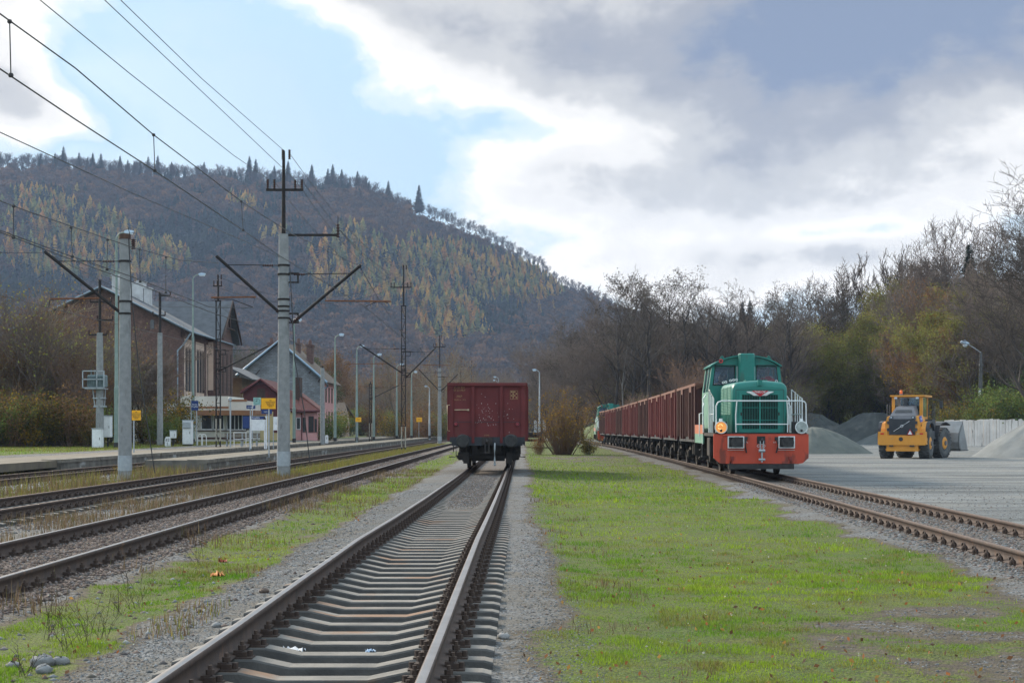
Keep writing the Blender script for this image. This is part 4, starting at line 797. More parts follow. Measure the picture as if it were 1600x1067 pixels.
def wagon(label, i, L=9.0, full=True, plain=False):
    pm, rm = wagon_mats(i) if 'wagon_paint_%d' % i not in MAT else (MAT['wagon_paint_%d' % i], MAT['wagon_rim_%d' % i])
    if plain: rm = pm
    r = empty('open_wagon', label=label, cat='goods wagon', group='red open goods wagons'); W = 1.42; z0, z1 = 1.18, 3.16
    m = MB(); m.box(-W+.06, W-.06, .06, .12, z0, z1-.1); m.box(-W+.06, W-.06, L-.12, L-.06, z0, z1-.1); m.box(-W+.06, -W+.11, .12, L-.12, z0, z1-.1); m.box(W-.11, W-.06, .12, L-.12, z0, z1-.1); m.box(-W+.11, W-.11, .12, L-.12, z0, z0+.1); body = m.build('body', pm, r)
    m = MB()
    for y_ in (0, L):
        f = -1 if y_ == 0 else 1; yi = .06 if y_ == 0 else L-.06
        a, b_ = sorted((yi-.0, yi+f*.12))
        m.box(-W-.02, W+.02, a, b_, z1-.12, z1, bev=.01)
        for s in (-1, 1): m.prism([(s*(W-.28), z1-.121), (s*(W+.0), z1-.121), (s*(W+.0), z1-.24)], .06, 'y', a+.03)
    for s in (-1, 1): x = s*(W-.02); m.box(x-.07, x+.07, .061, L-.061, z1-.1, z1+.0)
    for s in (-1, 1):
        for c in (1.95, 6.0): x = s*W; m.box(x-.065, x+.065, c-.35, c+.35, z1-.3, z1-.101)
    m.build('top_rim', rm, r)
    m = MB()
    for y_ in (0, L):
        f = -1 if y_ == 0 else 1; yi = .06 if y_ == 0 else L-.06
        for x in (-.52, .52): a, b_ = sorted((yi, yi+f*.10)); m.box(x-.05, x+.05, a, b_, z0-.22, z1-.121)
        for s in (-1, 1): a, b_ = sorted((yi, yi+f*.05)); m.box(s*(W-.1)-.08, s*(W-.1)+.08, a, b_, z0-.1, z1-.121)
    m.build('end_rib', pm, r)
    for s in (-1, 1):
        m = MB()
        for k in range(17):
            y_ = .35+k*.52; big = k in (2, 4, 10, 12)
            x = s*(W-.06); d = .13 if big else .10
            if k == 3 or k == 11: continue
            m.box(min(x, x+s*d), max(x, x+s*d), y_-(.07 if big else .045), y_+(.07 if big else .045), z0-(.1 if big else 0), z1-.101)
        m.build('side_ribs', pm, r)
    for s in (-1, 1):
        for a_ in (.062, L-.25): m = MB(); m.box(min(s*(W-.06), s*(W+.05)), max(s*(W-.06), s*(W+.05)), a_, a_+.19, z0-.15, z1-.101); m.build('corner_post', pm, r)
    for s in (-1, 1):
        for c in (1.95, 6.0):
            m = MB(); x = s*(W-.06); m.box(min(x, x+s*.03), max(x, x+s*.03), c-.42, c+.42, z0+.02, z1-.31); m.box(min(x, x+s*.05), max(x, x+s*.05), c-.02, c+.02, z0+.02, z1-.32); m.tube([(x+s*.08, c-.12, z0+.1), (x+s*.08, c-.12, z1-.5)], .02, 5); m.build('side_door', doorm, r)
    m = MB(); m.box(-W+.05, W-.05, .0, L, .98, z0-.002); m.box(-W+.12, W-.12, -.02, .16, .86, 1.0); m.box(-W+.12, W-.12, L-.16, L+.02, .86, 1.0); m.build('frame', slateblue, r)
    m = MB()
    for x in (-.45, .45): m.box(x-.08, x+.08, .2, L-.2, .72, .98)
    m.box(-.62, .62, 1.25, 1.4, .28, .8); m.box(-.62, .62, L-1.4, L-1.25, .28, .8); m.box(-.5, .5, .5, .6, .55, .8); m.box(-1.2, 1.2, L/2-.6, L/2-.3, .5, .95); m.tube([(-.9, L/2+.4, .65), (.2, L/2+.4, .65)], .2, 10)
    for y_ in (.9, L-.9): m.box(-1.15, 1.15, y_-.08, y_+.08, .38, .5); m.box(-.9, -.7, y_-.35, y_-.15, .2, .62); m.box(.7, .9, y_-.35, y_-.15, .2, .62)
    m.tube([(-1.25, .35, .62), (-1.25, .35, 1.0)], .02, 5); m.tube([(-1.4, .3, .45), (-1.15, .3, .45), (-1.15, .3, .95)], .022, 5); m.tube([(1.4, .3, .45), (1.15, .3, .45), (1.15, .3, .95)], .022, 5)
    m.build('underframe', frame_m, r)
    for y_ in (2.0, L-2.0): wheelset(r, y_)
    for y_, f in ((0, -1), (L, 1)):
        for x in (-.875, .875):
            m = MB(); m.tube([(x, y_, 1.04), (x, y_+f*.22, 1.04)], .13, 12); m.tube([(x, y_+f*.18, 1.04), (x, y_+f*.45, 1.04)], .09, 12); m.tube([(x, y_+f*.44, 1.04), (x, y_+f*.485, 1.04), (x, y_+f*.5, 1.04)], [.245, .245, .2], 24); b_ = m.build('buffer', black_rubber, r)
            m = MB(); m.box(x-.2, x+.2, min(y_-f*.0, y_+f*.06), max(y_, y_+f*.06), .84, 1.24); m.build('base_plate', slateblue, b_)
        m = MB(); m.box(-.2, .2, min(y_, y_+f*.1), max(y_, y_+f*.1), .9, 1.18); m.tube([(0, y_, 1.04), (0, y_+f*.25, 1.06), (0, y_+f*.3, .98)], .05, 6); m.box(-.28, .28, y_-.3 if f > 0 else y_, y_ if f > 0 else y_+.3, .92, 1.0)
        m.tube([(-.07, y_+f*.22, 1.0), (-.07, y_+f*.24, .62)], .025, 5); m.tube([(.07, y_+f*.22, 1.0), (.07, y_+f*.24, .62)], .025, 5); m.box(-.11, .11, y_+f*.24-.03, y_+f*.24+.03, .58, .64); m.build('coupling', frame_m, r)
        m = MB(); m.tube([(.28, y_+f*.08, .95), (.28, y_+f*.22, .75), (.28, y_+f*.2, .35), (.28, y_+f*.12, .2)], .03, 6); m.ball((.28, y_+f*.12, .17), .05, 5); m.build('brake_hose', galv, r)
    return r
lone = wagon('single dark red open goods wagon standing alone on the centre track', 0, plain=True)
Yw = 60.9; lone.location = (float(xA(Yw))+.02, Yw, 0); lone.rotation_euler = (0, 0, -.0066-.006)
# details seen on the lone wagon's near end
m = MB(); m.tube([(-1.2, 0.0, 2.17), (-.70, 0.0, 2.17)], .02, 6); m.box(-.72, -.66, -.03, .05, 2.14, 2.2); m.build('grab_bar', lightrail, lone)
m = MB(); m.tube([(-1.36, .03, 2.36), (-1.46, -.03, 2.33), (-1.46, -.03, 1.42), (-1.36, .03, 1.4)], .018, 6); m.build('corner_grab_bar', lightrail, lone)
for x in (-1.15, 1.11):
    m = MB(); m.tube([(x, .06, 1.65), (x, -.05, 1.65)], [.075, .06], 10); m.build('lamp_socket', M('bright_red_paint', (.22, .03, .04), rough=.5) if 'bright_red_paint' not in MAT else MAT['bright_red_paint'], lone)
m = MB(); m.tube([(-1.05, .055, 1.6), (-1.05, -.0, 1.6)], .02, 5); m.box(-1.42+.2, 1.2, .045, .058, 1.72, 1.735); m.build('seam', slateblue, lone)
for i_, (tx, tz, sz, tt_) in enumerate([(-1.02, 2.98, .10, '31 51 RIV'), (-1.02, 2.88, .10, '59 61 PKP'), (-1.02, 2.66, .12, 'PKP'), (-1.0, 2.54, .08, '20,00 m  10 t'), (-.02, 1.24, .07, '[1234]')]):
    text(tt_, sz, marks, body if False else lone.children[0], (tx, .045, tz), name='marking', ext=.001)
m = MB(); cx_, cz_ = .98, 2.72
for k in range(2): m.box(cx_-.14+.27*k, cx_-.13+.27*k, .050, .0595, cz_-.16, cz_+.16); m.box(cx_-.14, cx_+.14, .050, .0595, cz_-.16+.31*k, cz_-.15+.31*k)
for a in range(4):
    for b_ in range(4):
        if (a+b_) % 2 or a == 1: m.box(cx_-.11+a*.058, cx_-.065+a*.058, .050, .0595, cz_-.12+b_*.068, cz_-.07+b_*.068)
m.build('marking_grid', marks, lone)
m = MB(); rr_ = random.Random(4)
for _ in range(70):
    cx_, cz_ = (rr_.gauss(-.08, .2), rr_.gauss(2.05, .28)) if rr_.random() < .75 else (rr_.gauss(.7, .12), rr_.gauss(1.9, .35))
    if abs(abs(cx_)-.52) < .08 or not 1.3 < cz_ < 3: continue
    s_ = rr_.uniform(.004, .010); m.box(cx_-s_, cx_+s_, .052, .0595, cz_-s_, cz_+s_*rr_.uniform(1, 3))
m.build('paint_specks', M('pale_specks', (.55, .5, .5), rough=.8), lone, kind='stuff')
protos = [wagon('x', i) for i in range(3)]
ordn = ['first wagon behind the green locomotive, nearest of the red string', 'second wagon behind the green locomotive', 'third wagon of the red string, counted from the near locomotive', 'fourth wagon of the red string, counted from the near locomotive', 'fifth wagon of the red string, counted from the near locomotive', 'sixth wagon of the red string, counted from the near locomotive', 'seventh wagon of the red string, far from the near locomotive', 'eighth wagon of the red string, third from its far end', 'ninth wagon of the red string, last but one', 'last red wagon of the string, coupled to the far locomotive']
used = set(); yv = 61.2
def on_track(o, ya, L):
    xa_, xb_ = float(xE(ya)), float(xE(ya+L)); o.location = (xa_, ya, 0); o.rotation_euler = (0, 0, -math.atan2(xb_-xa_, L))
for k in range(10):
    i = (k*2+1) % 3
    o = protos[i] if i not in used else clone(protos[i]); used.add(i); o['label'] = ordn[k]
    on_track(o, yv, 9.0); yv += 9.98
# ---------------------------------------------------------------- locomotive
lgreen = M('loco_green', (.018, .19, .16), (.014, .15, .125), 1.5, .42, .03, 20, c3=(.035, .12, .095), s3=1.8, t3=.57, sc3=(1.5, 1, .35))
lgreen2 = M('loco_pale_green', (.17, .33, .26), (.13, .27, .21), 1.5, .6, c3=(.10, .2, .16), s3=1.5)  # paler green for the left cab side, skirts and louvres
lorange = M('loco_orange_red', (.50, .070, .034), (.42, .058, .030), 1.4, .5, .04, 20, c3=(.20, .045, .03), s3=2.2, t3=.55, sc3=(1, 1, .5))
lband = M('loco_faded_orange', (.50, .17, .09), (.42, .13, .07), 2, .6); white_r = M('white_rail_paint', (.72, .76, .76), (.6, .63, .63), 6, .5)
darkin = M('grille_dark', (.012, .014, .014), rough=.8); red_b = M('badge_red', (.42, .02, .03), rough=.4)
cabin = M('cab_interior', (.16, .22, .30), (.12, .18, .25), 3, .8)
def loco(label, lit=True, detail=True):
    r = empty('shunting_locomotive', label=label, cat='locomotive', group='green diesel shunting locomotives'); L = 7.7
    m = MB(); m.prism([(-1.5, 1.31), (-1.5, .55), (-1.32, .39), (-1.2, .37), (1.2, .37), (1.32, .39), (1.5, .55), (1.5, 1.31)], .10, 'y', 0); m.build('buffer_beam', lorange, r)
    m = MB(); m.prism([(-1.5, 1.31), (-1.5, .55), (-1.2, .37), (1.2, .37), (1.5, .55), (1.5, 1.31)], .10, 'y', L-.1); m.build('rear_beam', frame_m, r)
    m = MB(); m.box(-1.46, 1.46, .1, L-.1, 1.24, 1.34); m.box(-1.42, 1.42, .02, .1, 1.315, 1.35); 
    for x in (-.5, .5): m.box(x-.08, x+.08, .1, L-.1, .75, 1.24)
    m.build('deck', frame_m, r)
    m = MB(); m.box(-1.03+.0, 1.03, -.10, .35, .20, .36); m.box(-1.0, -.9, .0, .2, .36, .45); m.box(.9, 1.0, 0, .2, .36, .45); m.build('plough', black_paint, r)
    for s in (-1, 1):
        m = MB(); m.prism([(.11, 1.24), (.11, .56), (.2, .5), (.2, 1.24)], .03, 'x', s*1.47-.015); m.build('end_plate', lgreen, r)
        m = MB(); x = s*1.44
        m.box(min(x, x+s*.05), max(x, x+s*.05), 4.2, L-.15, .98, 1.30); m.build('side_skirt', lgreen2, r)
        m = MB(); m.box(min(x, x+s*.05), max(x, x+s*.05), 4.2, L-.15, 1.302, 1.62); sk = m.build('orange_band', lband, r)
        m = MB(); m.tube([(s*1.46, 4.5, .5), (s*1.46, 4.5, .98)], .03, 6); m.tube([(s*1.46, 4.9, .5), (s*1.46, 4.9, .98)], .03, 6); m.box(s*1.44-.12, s*1.44+.12, 4.5, 4.9, .48, .52); m.box(s*1.44-.12, s*1.44+.12, 4.5, 4.9, .74, .77); m.build('steps', black_paint, r)
        m = MB(); m.box(s*1.2-.2, s*1.2+.2, 2.6, 3.6, .55, 1.2, bev=.04); m.build('side_tank', frame_m, r)
        # hanging rounded buffers in white frames
        m = MB(); cx_ = s*.80
        for (a, b_, c_, d_) in ((-.26, .26, .16, .19), (-.26, .26, -.19, -.16), (-.26, -.225, -.16, .16), (.225, .26, -.16, .16)): m.box(cx_+a, cx_+b_, -.08, .0, 1.05+c_, 1.05+d_)
        bf = m.build('buffer_frame', white_r, r)
        m = MB(); m.box(cx_-.225, cx_+.225, -.03, -.001, .89, 1.21); m.tube([(cx_, -.03, 1.03), (cx_, -.35, 1.03)], .09, 12); m.prism([(cx_+.19*math.cos(a)*(1 if abs(math.cos(a)) < .8 else 1), 1.04+max(-.15, min(.18, .19*math.sin(a)))) for a in [2*math.pi*i/20 for i in range(20)]], .05, 'y', -.40); m.build('buffer', black_rubber, r)
        m = MB(); m.box(cx_-.26, cx_+.26, -.012, -.001, .80, .812); m.build('painted_line', white_r, r)
        m = MB(); cx_ = s*.48; m.box(cx_-.05, cx_+.05, -.06, 0, 1.12, 1.22); m.tube([(cx_, -.05, 1.16), (cx_+s*.03, -.12, 1.05), (cx_+s*.02, -.12, .85), (cx_-s*.01, -.08, .72)], .026, 6); m.build('brake_hose', black_rubber, r)
        m = MB(); cx_ = s*.92; m.box(cx_-.05, cx_+.05, -.05, 0, .47, .6); m.box(cx_-.03, cx_+.03, -.07, -.05, .5, .56); m.build('lifting_lug', M('lug_red', (.28, .05, .04), rough=.7) if 'lug_red' not in MAT else MAT['lug_red'], r)
        # headlamps
        hx_ = s*1.27; m = MB(); m.box(hx_-.23 if s < 0 else hx_-.26, hx_+.2 if s < 0 else hx_+.1, .12, .34, 1.35, 1.70); m.build('lamp_box', black_paint, r)
        m = MB(); rg = []
        for (y_, q) in ((.14, .15), (.0, .19), (-.06, .205), (-.075, .19), (-.06, .175)): rg.append([(hx_+q*math.cos(a), y_, 1.52+q*math.sin(a)) for a in [2*math.pi*i/24 for i in range(24)]])
        m.rings(rg, 0, True, cap=False); m.rings([rg[0][::-1], [(hx_, .15, 1.52)]*24], 0, cap=False); m.box(hx_-.05, hx_+.05, 0, .1, 1.72, 1.80); hl = m.build('headlight', white_r, r)
        on = lit and s < 0
        mm = MAT.get('lamp_reflector') or M('lamp_reflector', (.35, .38, .36), (.22, .25, .24), 9, .18, metal=.8)
        ml = MAT.get('lamp_lit')
        if not ml:
            ml = M('lamp_lit', (.5, .25, .08), rough=.3); setbsdf(ml, Emission_Color=(1, .34, .06, 1), Emission_Strength=.45)
            mb_ = M('lamp_bulb_lit', (1, .8, .4)); setbsdf(mb_, Emission_Color=(1, .72, .30, 1), Emission_Strength=4)
        m = MB(); rg = [[(hx_+q*math.cos(a), y_, 1.52+q*math.sin(a)) for a in [2*math.pi*i/20 for i in range(20)]] for y_, q in ((-.055, .176), (.02, .15), (.07, .08), (.08, .03))]; m.rings(rg, 0, True, cap=True); m.build('reflector', ml if on else mm, hl)
        m = MB(); m.tube([(hx_-.02+.07*math.cos(a), -.03, 1.54+.08*math.sin(a)) for a in [math.pi*(.1+1.5*i/9) for i in range(10)]], .026 if on else .012, 6); m.build('bulb', MAT['lamp_bulb_lit'] if on else galv, hl)
        m = MB(); m.ball((hx_, -.05, 1.42), .045, 6); m.build('bulb_cap', frame_m, hl)
        # side railings beside the hood
        m = MB(); x = s*1.42; yy = 3.0
        m.tube([(x, .9, 1.35), (x-s*.0, .9, 2.45), (x-s*.04, yy, 2.78), (x-s*.04, yy, 1.35)], .022, 6); m.tube([(x, .9, 1.95), (x-s*.04, yy, 1.95)], .018, 6)
        for i in range(1, 4): t_ = i/4; m.tube([(x, .9+(yy-.9)*t_, 1.35), (x, .9+(yy-.9)*t_, 2.45+.33*t_)], .018, 6)
        m.build('side_railing', white_r, r)
        m = MB(); m.tube([(s*1.47, 4.35, .95), (s*1.47, 4.35, 2.5), (s*1.36, 4.4, 2.65)], .024, 6); m.tube([(s*1.47, 4.15, 1.35), (s*1.5, 4.1, 2.2), (s*1.44, 4.25, 2.35)], .022, 6); m.tube([(s*1.5, 5.4, 1.2), (s*1.5, 5.4, 2.0), (s*1.35, 5.4, 2.05)], .022, 6); m.build('cab_grab_rail', white_r, r)
    # front railing
    m = MB(); x = 1.42
    m.tube([(-x, .03, 1.36), (-x, .03, 2.2), (-x+.06, .03, 2.32), (-x+.18, .03, 2.36), (x-.14, .03, 2.36), (x-.04, .03, 2.33), (x, .05, 2.26), (x+.02, .06, 1.36)], .021, 8)
    m.tube([(-.76, .03, 2.36), (-.80, .03, 1.9), (-.79, .03, 1.36)], .018, 6); m.tube([(.82, .03, 2.36), (.85, .03, 1.9), (.84, .03, 1.36)], .018, 6); m.tube([(-.79, .03, 1.62), (.84, .03, 1.62)], .019, 6); m.build('front_railing', white_r, r)
    # hood with rounded shoulders
    def hprof(w_, zt, rr, y_, ft=0):
        pts = [(-w_, 1.345)]
        for i in range(7): a = math.pi-math.pi/2*i/6; pts.append((-w_+rr+rr*math.cos(a), zt-rr+rr*math.sin(a)))
        for k in range(1, 6): t_ = k/6; pts.append((-(w_-rr)+2*(w_-rr)*t_, zt+.05*math.sin(math.pi*t_)))
        for i in range(7): a = math.pi/2-math.pi/2*i/6; pts.append((w_-rr+rr*math.cos(a), zt-rr+rr*math.sin(a)))
        pts.append((w_, 1.345)); return [(p[0], y_, p[1]) for p in pts]
    m = MB(); m.rings([hprof(.80, 2.78, .16, .34), hprof(.84, 2.88, .20, .36), hprof(.875, 2.94, .22, .44), hprof(.88, 2.97, .22, .6), hprof(.88, 3.0, .22, 4.4)], 0, True); m.build('hood', lgreen, r)
    m = MB(); m.rings([[(-.62, .335, 1.36), (.62, .335, 1.36), (.62, .335, 2.64), (-.62, .335, 2.64)], [(-.62, .30, 1.36), (.62, .30, 1.36), (.62, .30, 2.64), (-.62, .30, 2.64)]])
    m = MB()
    for (a, b_, c_, d_) in ((-.66, -.57, 1.36, 2.64), (.57, .66, 1.36, 2.64), (-.57, .57, 2.56, 2.64), (-.57, .57, 1.36, 1.47), (-.03, .03, 1.47, 2.56)): m.box(a, b_, .29, .345, c_, d_)
    for i in range(10):
        for s in (-1, 1): x = s*(.075+i*.052); m.box(x-.005, x+.005, .30, .32, 1.47, 2.56)
    for z_ in (1.75, 2.15): m.box(-.57, .57, .295, .305, z_-.01, z_+.01)
    g_o = m.build('grille', lgreen, r); m = MB(); m.box(-.57, .57, .325, .34, 1.47, 2.56); m.build('radiator', darkin, g_o)
    m = MB()
    for s in (-1, 1): m.box(s*.76-.006, s*.76+.006, .335, .345, 1.38, 2.72); m.box(s*.6-.02, s*.6+.02, .27, .29, 1.9, 2.0)
    m.box(-.76, .76, .335, .345, 2.715, 2.725); m.box(-.9, .9, .34, .36, 1.345, 1.37); m.build('panel_seams', frame_m, r)
    # winged badge
    m = MB()
    for s in (-1, 1): m.prism([(s*.05, 2.52), (s*.44, 2.64), (s*.10, 2.68), (s*.04, 2.66)] if s > 0 else [(s*.04, 2.66), (s*.10, 2.68), (s*.44, 2.64), (s*.05, 2.52)], .03, 'y', .255)
    m.prism([(-.43, 2.665), (-.20, 2.53), (.20, 2.53), (.43, 2.665)], .02, 'y', .262)
    bd = m.build('badge_wings', white_r, r)
    m = MB(); m.prism([(-.27, 2.69), (0, 2.50), (.27, 2.69)], .02, 'y', .235); m.build('badge_shield', red_b, bd); text('FABLOK', .098, white_r, bd, (0, .232, 2.645), ext=.002)
    m = MB(); m.box(-.07, .07, .26, .5, 2.86, 3.03); m.ball((0, .255, 2.93), .025, 5); m.build('hood_lamp', lgreen, r)
    m = MB(); m.box(-.35, .35, 1.2, 1.9, 3.02, 3.06); m.build('filler_plate', lgreen, r)
    # louvres on hood side
    m = MB()
    for s in (-1, 1):
        for k in range(3):
            y_ = .75+k*1.15
            for i in range(18): x = s*.88; m.box(min(x, x+s*.012), max(x, x+s*.012), y_, y_+.9, 1.95+i*.05, 1.975+i*.05)
        m.box(min(s*.88, s*.887), max(s*.88, s*.887), .70, .72, 1.4, 2.85); m.box(min(s*.88, s*.887), max(s*.88, s*.887), 1.78, 1.80, 1.4, 2.85); m.box(min(s*.88, s*.887), max(s*.88, s*.887), 2.95, 2.97, 1.4, 2.85)
    m.build('louvres', lgreen2, r)
    m = MB()
    for (x, y_, z_) in ((-.98, 2.2, 3.0), (-.9, 2.2, 3.02), (-.62, 3.4, 3.1), (-.52, 3.4, 3.12), (-.42, 3.4, 3.13), (1.0, 4.0, 3.1)): m.tube([(x+.035*math.cos(a), y_, z_+.035*math.sin(a)) for a in [2*math.pi*i/10 for i in range(11)]], .012, 5)
    m.build('hook_rings', white_r, r)
    # exhaust duct
    m = MB(); m.rings([[(x, y_, z_) for x, y_ in ((-.27, 4.40), (-.27, 4.06), (-.22, 3.98), (.22, 3.98), (.27, 4.06), (.27, 4.40))] for z_ in (2.95, 4.01)]+[[(x, y_, 4.05) for x, y_ in ((-.25, 4.40), (-.25, 4.08), (-.2, 4.02), (.2, 4.02), (.25, 4.08), (.25, 4.40))]]); m.build('exhaust_duct', lgreen, r)
    # cab
    yc0, yc1 = 4.4, 7.0
    def arch(w_, off=0): return [(w_*t_, 3.60+off+.36*(1-abs(t_)**2.3)) for t_ in [1-2*i/12 for i in range(13)]]
    def wallpoly(y_, th=.06):
        m = MB(); W1, W2 = 1.28, 1.16
        def wx_(z): return W1+(W2-W1)*(z-2.6)/(3.6-2.6) if z > 2.6 else W1
        m.prism([(-W1, 1.35), (W1, 1.35), (W1, 2.6), (wx_(3.0), 3.0), (-wx_(3.0), 3.0), (-W1, 2.6)], th, 'y', y_)
        m.prism([(-.36, 3.0), (.36, 3.0), (.36, 3.66), (-.36, 3.66)], th, 'y', y_)
        for s in (-1, 1):
            p = [(s*wx_(3.0), 3.0), (s*wx_(3.6), 3.66), (s*1.04, 3.66), (s*1.12, 3.0)]; m.prism(p if s < 0 else p[::-1], th, 'y', y_)
        m.prism([(-1.16, 3.66), (1.16, 3.66)]+arch(1.16)[0:], th, 'y', y_); return m
    wallpoly(yc0).build('cab_front', lgreen, r); wallpoly(yc1-.06).build('cab_rear', lgreen, r)
    for s in (-1, 1):
        m = MB(); x = s*1.28; m.box(min(x, x-s*.06), max(x, x-s*.06), yc0+.06, yc1-.06, 1.35, 2.75)
        for (a, b_) in ((yc0+.06, yc0+.25), (yc0+1.1, yc0+1.25), (yc1-.25, yc1-.06)): m.rings([[(x, a, 2.75), (x-s*.06, a, 2.75), (x-s*.06, b_, 2.75), (x, b_, 2.75)], [(s*1.16, a, 3.6), (s*1.10, a, 3.6), (s*1.10, b_, 3.6), (s*1.16, b_, 3.6)]])
        m.build('cab_side', lgreen2 if s < 0 else lgreen, r)
        m = MB(); m.rings([[(s*1.26, yc0+.2, 2.74), (s*1.25, yc0+.2, 2.74), (s*1.25, yc1-.2, 2.74), (s*1.26, yc1-.2, 2.74)], [(s*1.14, yc0+.2, 3.6), (s*1.13, yc0+.2, 3.6), (s*1.13, yc1-.2, 3.6), (s*1.14, yc1-.2, 3.6)]]); m.build('side_window', clear_glass, r)
        m = MB(); m.prism([(s*.37, 3.0), (s*1.11, 2.99), (s*1.04, 3.66), (s*.37, 3.66)] if s > 0 else [(s*.37, 3.66), (s*1.04, 3.66), (s*1.11, 2.99), (s*.37, 3.0)], .012, 'y', yc0+.02); wn = m.build('windscreen', clear_glass, r)
        m = MB(); m.tube([(s*.38, yc0-.01, 3.01), (s*1.12, yc0-.01, 2.98), (s*1.04, yc0-.01, 3.65), (s*.38, yc0-.01, 3.65), (s*.38, yc0-.01, 3.01)], .022, 5); m.build('window_rubber', black_rubber, wn)
        m = MB(); m.tube([(s*.5, yc0-.03, 2.98), (s*.95, yc0-.03, 3.08)], .012, 4); m.build('wiper', black_paint, wn)
        m = MB(); m.prism([(s*.37, 3.0), (s*1.11, 2.99), (s*1.04, 3.66), (s*.37, 3.66)] if s > 0 else [(s*.37, 3.66), (s*1.04, 3.66), (s*1.11, 2.99), (s*.37, 3.0)], .012, 'y', yc1-.04); m.build('rear_window', clear_glass, r)
        m = MB(); m.tube([(s*.30, yc0-.04, 2.96), (s*.30, yc0-.04, 3.62)], .014, 5); m.build('drain_pipe', white_r, r)
        m = MB(); m.tube([(s*.8, 4.5, 4.0-.05), (s*.8, 4.5, 3.97)], .05, 6); m.prism([(s*.8-.1, 3.88), (s*.8+.1, 3.88), (s*.8, 4.0)], .04, 'y', 4.5); m.build('roof_lug', lgreen, r)
    m = MB(); rg = []
    for y_ in (yc0-.10, yc1+.1):
        o_ = arch(1.22, .05); i_ = arch(1.22, .0); rg.append([(p[0], y_, p[1]) for p in o_]+[(p[0], y_, p[1]) for p in i_[::-1]])
    m.rings(rg); m.build('cab_roof', lgreen, r)
    m = MB(); m.box(-1.2, 1.2, yc0+.08, yc1-.08, 1.36, 1.5); m.box(-.9, .9, yc0+.07, yc0+.35, 1.5, 2.6); m.build('cab_desk', cabin, r)
    m = MB(); m.tube([(-.86, yc0-.11, 3.80), (-.86, yc0-.02, 3.80)], [.075, .06], 16); m.build('horn', M('horn_red', (.45, .05, .05), rough=.4) if 'horn_red' not in MAT else MAT['horn_red'], r)
    m = MB(); m.tube([(-.86, yc0-.116, 3.80), (-.86, yc0-.10, 3.80)], .035, 12); m.build('horn_mouth', darkin, r)
    # coupling and plate
    m = MB(); m.box(-.13, .13, -.02, -.001, 1.0, 1.24); m.tube([(0, 0, 1.14), (0, -.18, 1.15), (0, -.22, 1.08)], .05, 6)
    m.build('drawbar_plate', black_paint, r); m = MB(); m.tube([(-.05, -.2, 1.1), (-.05, -.22, .8)], .02, 5); m.tube([(.05, -.2, 1.1), (.05, -.22, .8)], .02, 5); m.tube([(-.1, -.22, .78), (.1, -.22, .78)], .05, 8); m.tube([(0, -.22, .78), (0, -.22, .42)], .03, 6); m.tube([(-.1, -.22, .50), (.1, -.22, .50)], .04, 8); m.build('screw_coupling', galv, r)
    m = MB(); m.tube([(.13*math.cos(a), -.01, .93+.055*math.sin(a)) for a in [2*math.pi*i/20 for i in range(21)]], .007, 4); n_ = m.build('number_oval', white_r, r); text('303 43', .06, white_r, n_, (0, -.006, .93))
    text('0,5 MPa', .07, white_r, n_, (-.53, -.006, 1.045)); text('0,5 MPa', .07, white_r, n_, (.50, -.006, 1.045))
    m = MB(); [m.ball((-1.44+.12*i, 0, z_), .014, 4) for i in range(25) for z_ in (1.275,)]; [m.ball((-1.15+.115*i, 0, .41), .012, 4) for i in range(21)]; m.box(-.012, .012, -.006, .0, .6, .8); m.build('rivets', lorange, r)
    m = MB(); m.box(-1.25, 1.25, .02, .06, 1.255, 1.285); m.tube([(-1.2, -.03, 1.25), (-1.0, -.03, 1.26), (-.7, -.03, 1.27)], .016, 5); m.build('beam_pipe', lorange, r)
    for y_ in (1.9, 5.4): wheelset(r, y_, .46)
    m = MB(); [m.box(-1.1, 1.1, y_-.9, y_+.9, .6, .9) for y_ in (1.9, 5.4)]; m.box(-1.25, 1.25, .4, .8, .35, .8); m.tube([(-1.3, .6, .35), (-1.3, .6, .9)], .05, 6); m.build('running_gear', frame_m, r)
    return r
l1 = loco('green and orange diesel locomotive with one lit headlamp at the head of the red wagons')
on_track(l1, 52.8, 7.7); l1.location.x -= .05
l2 = loco('far green and orange locomotive at the tail of the red wagons, both lamps unlit', lit=False)
on_track(l2, 161.6, 7.7)
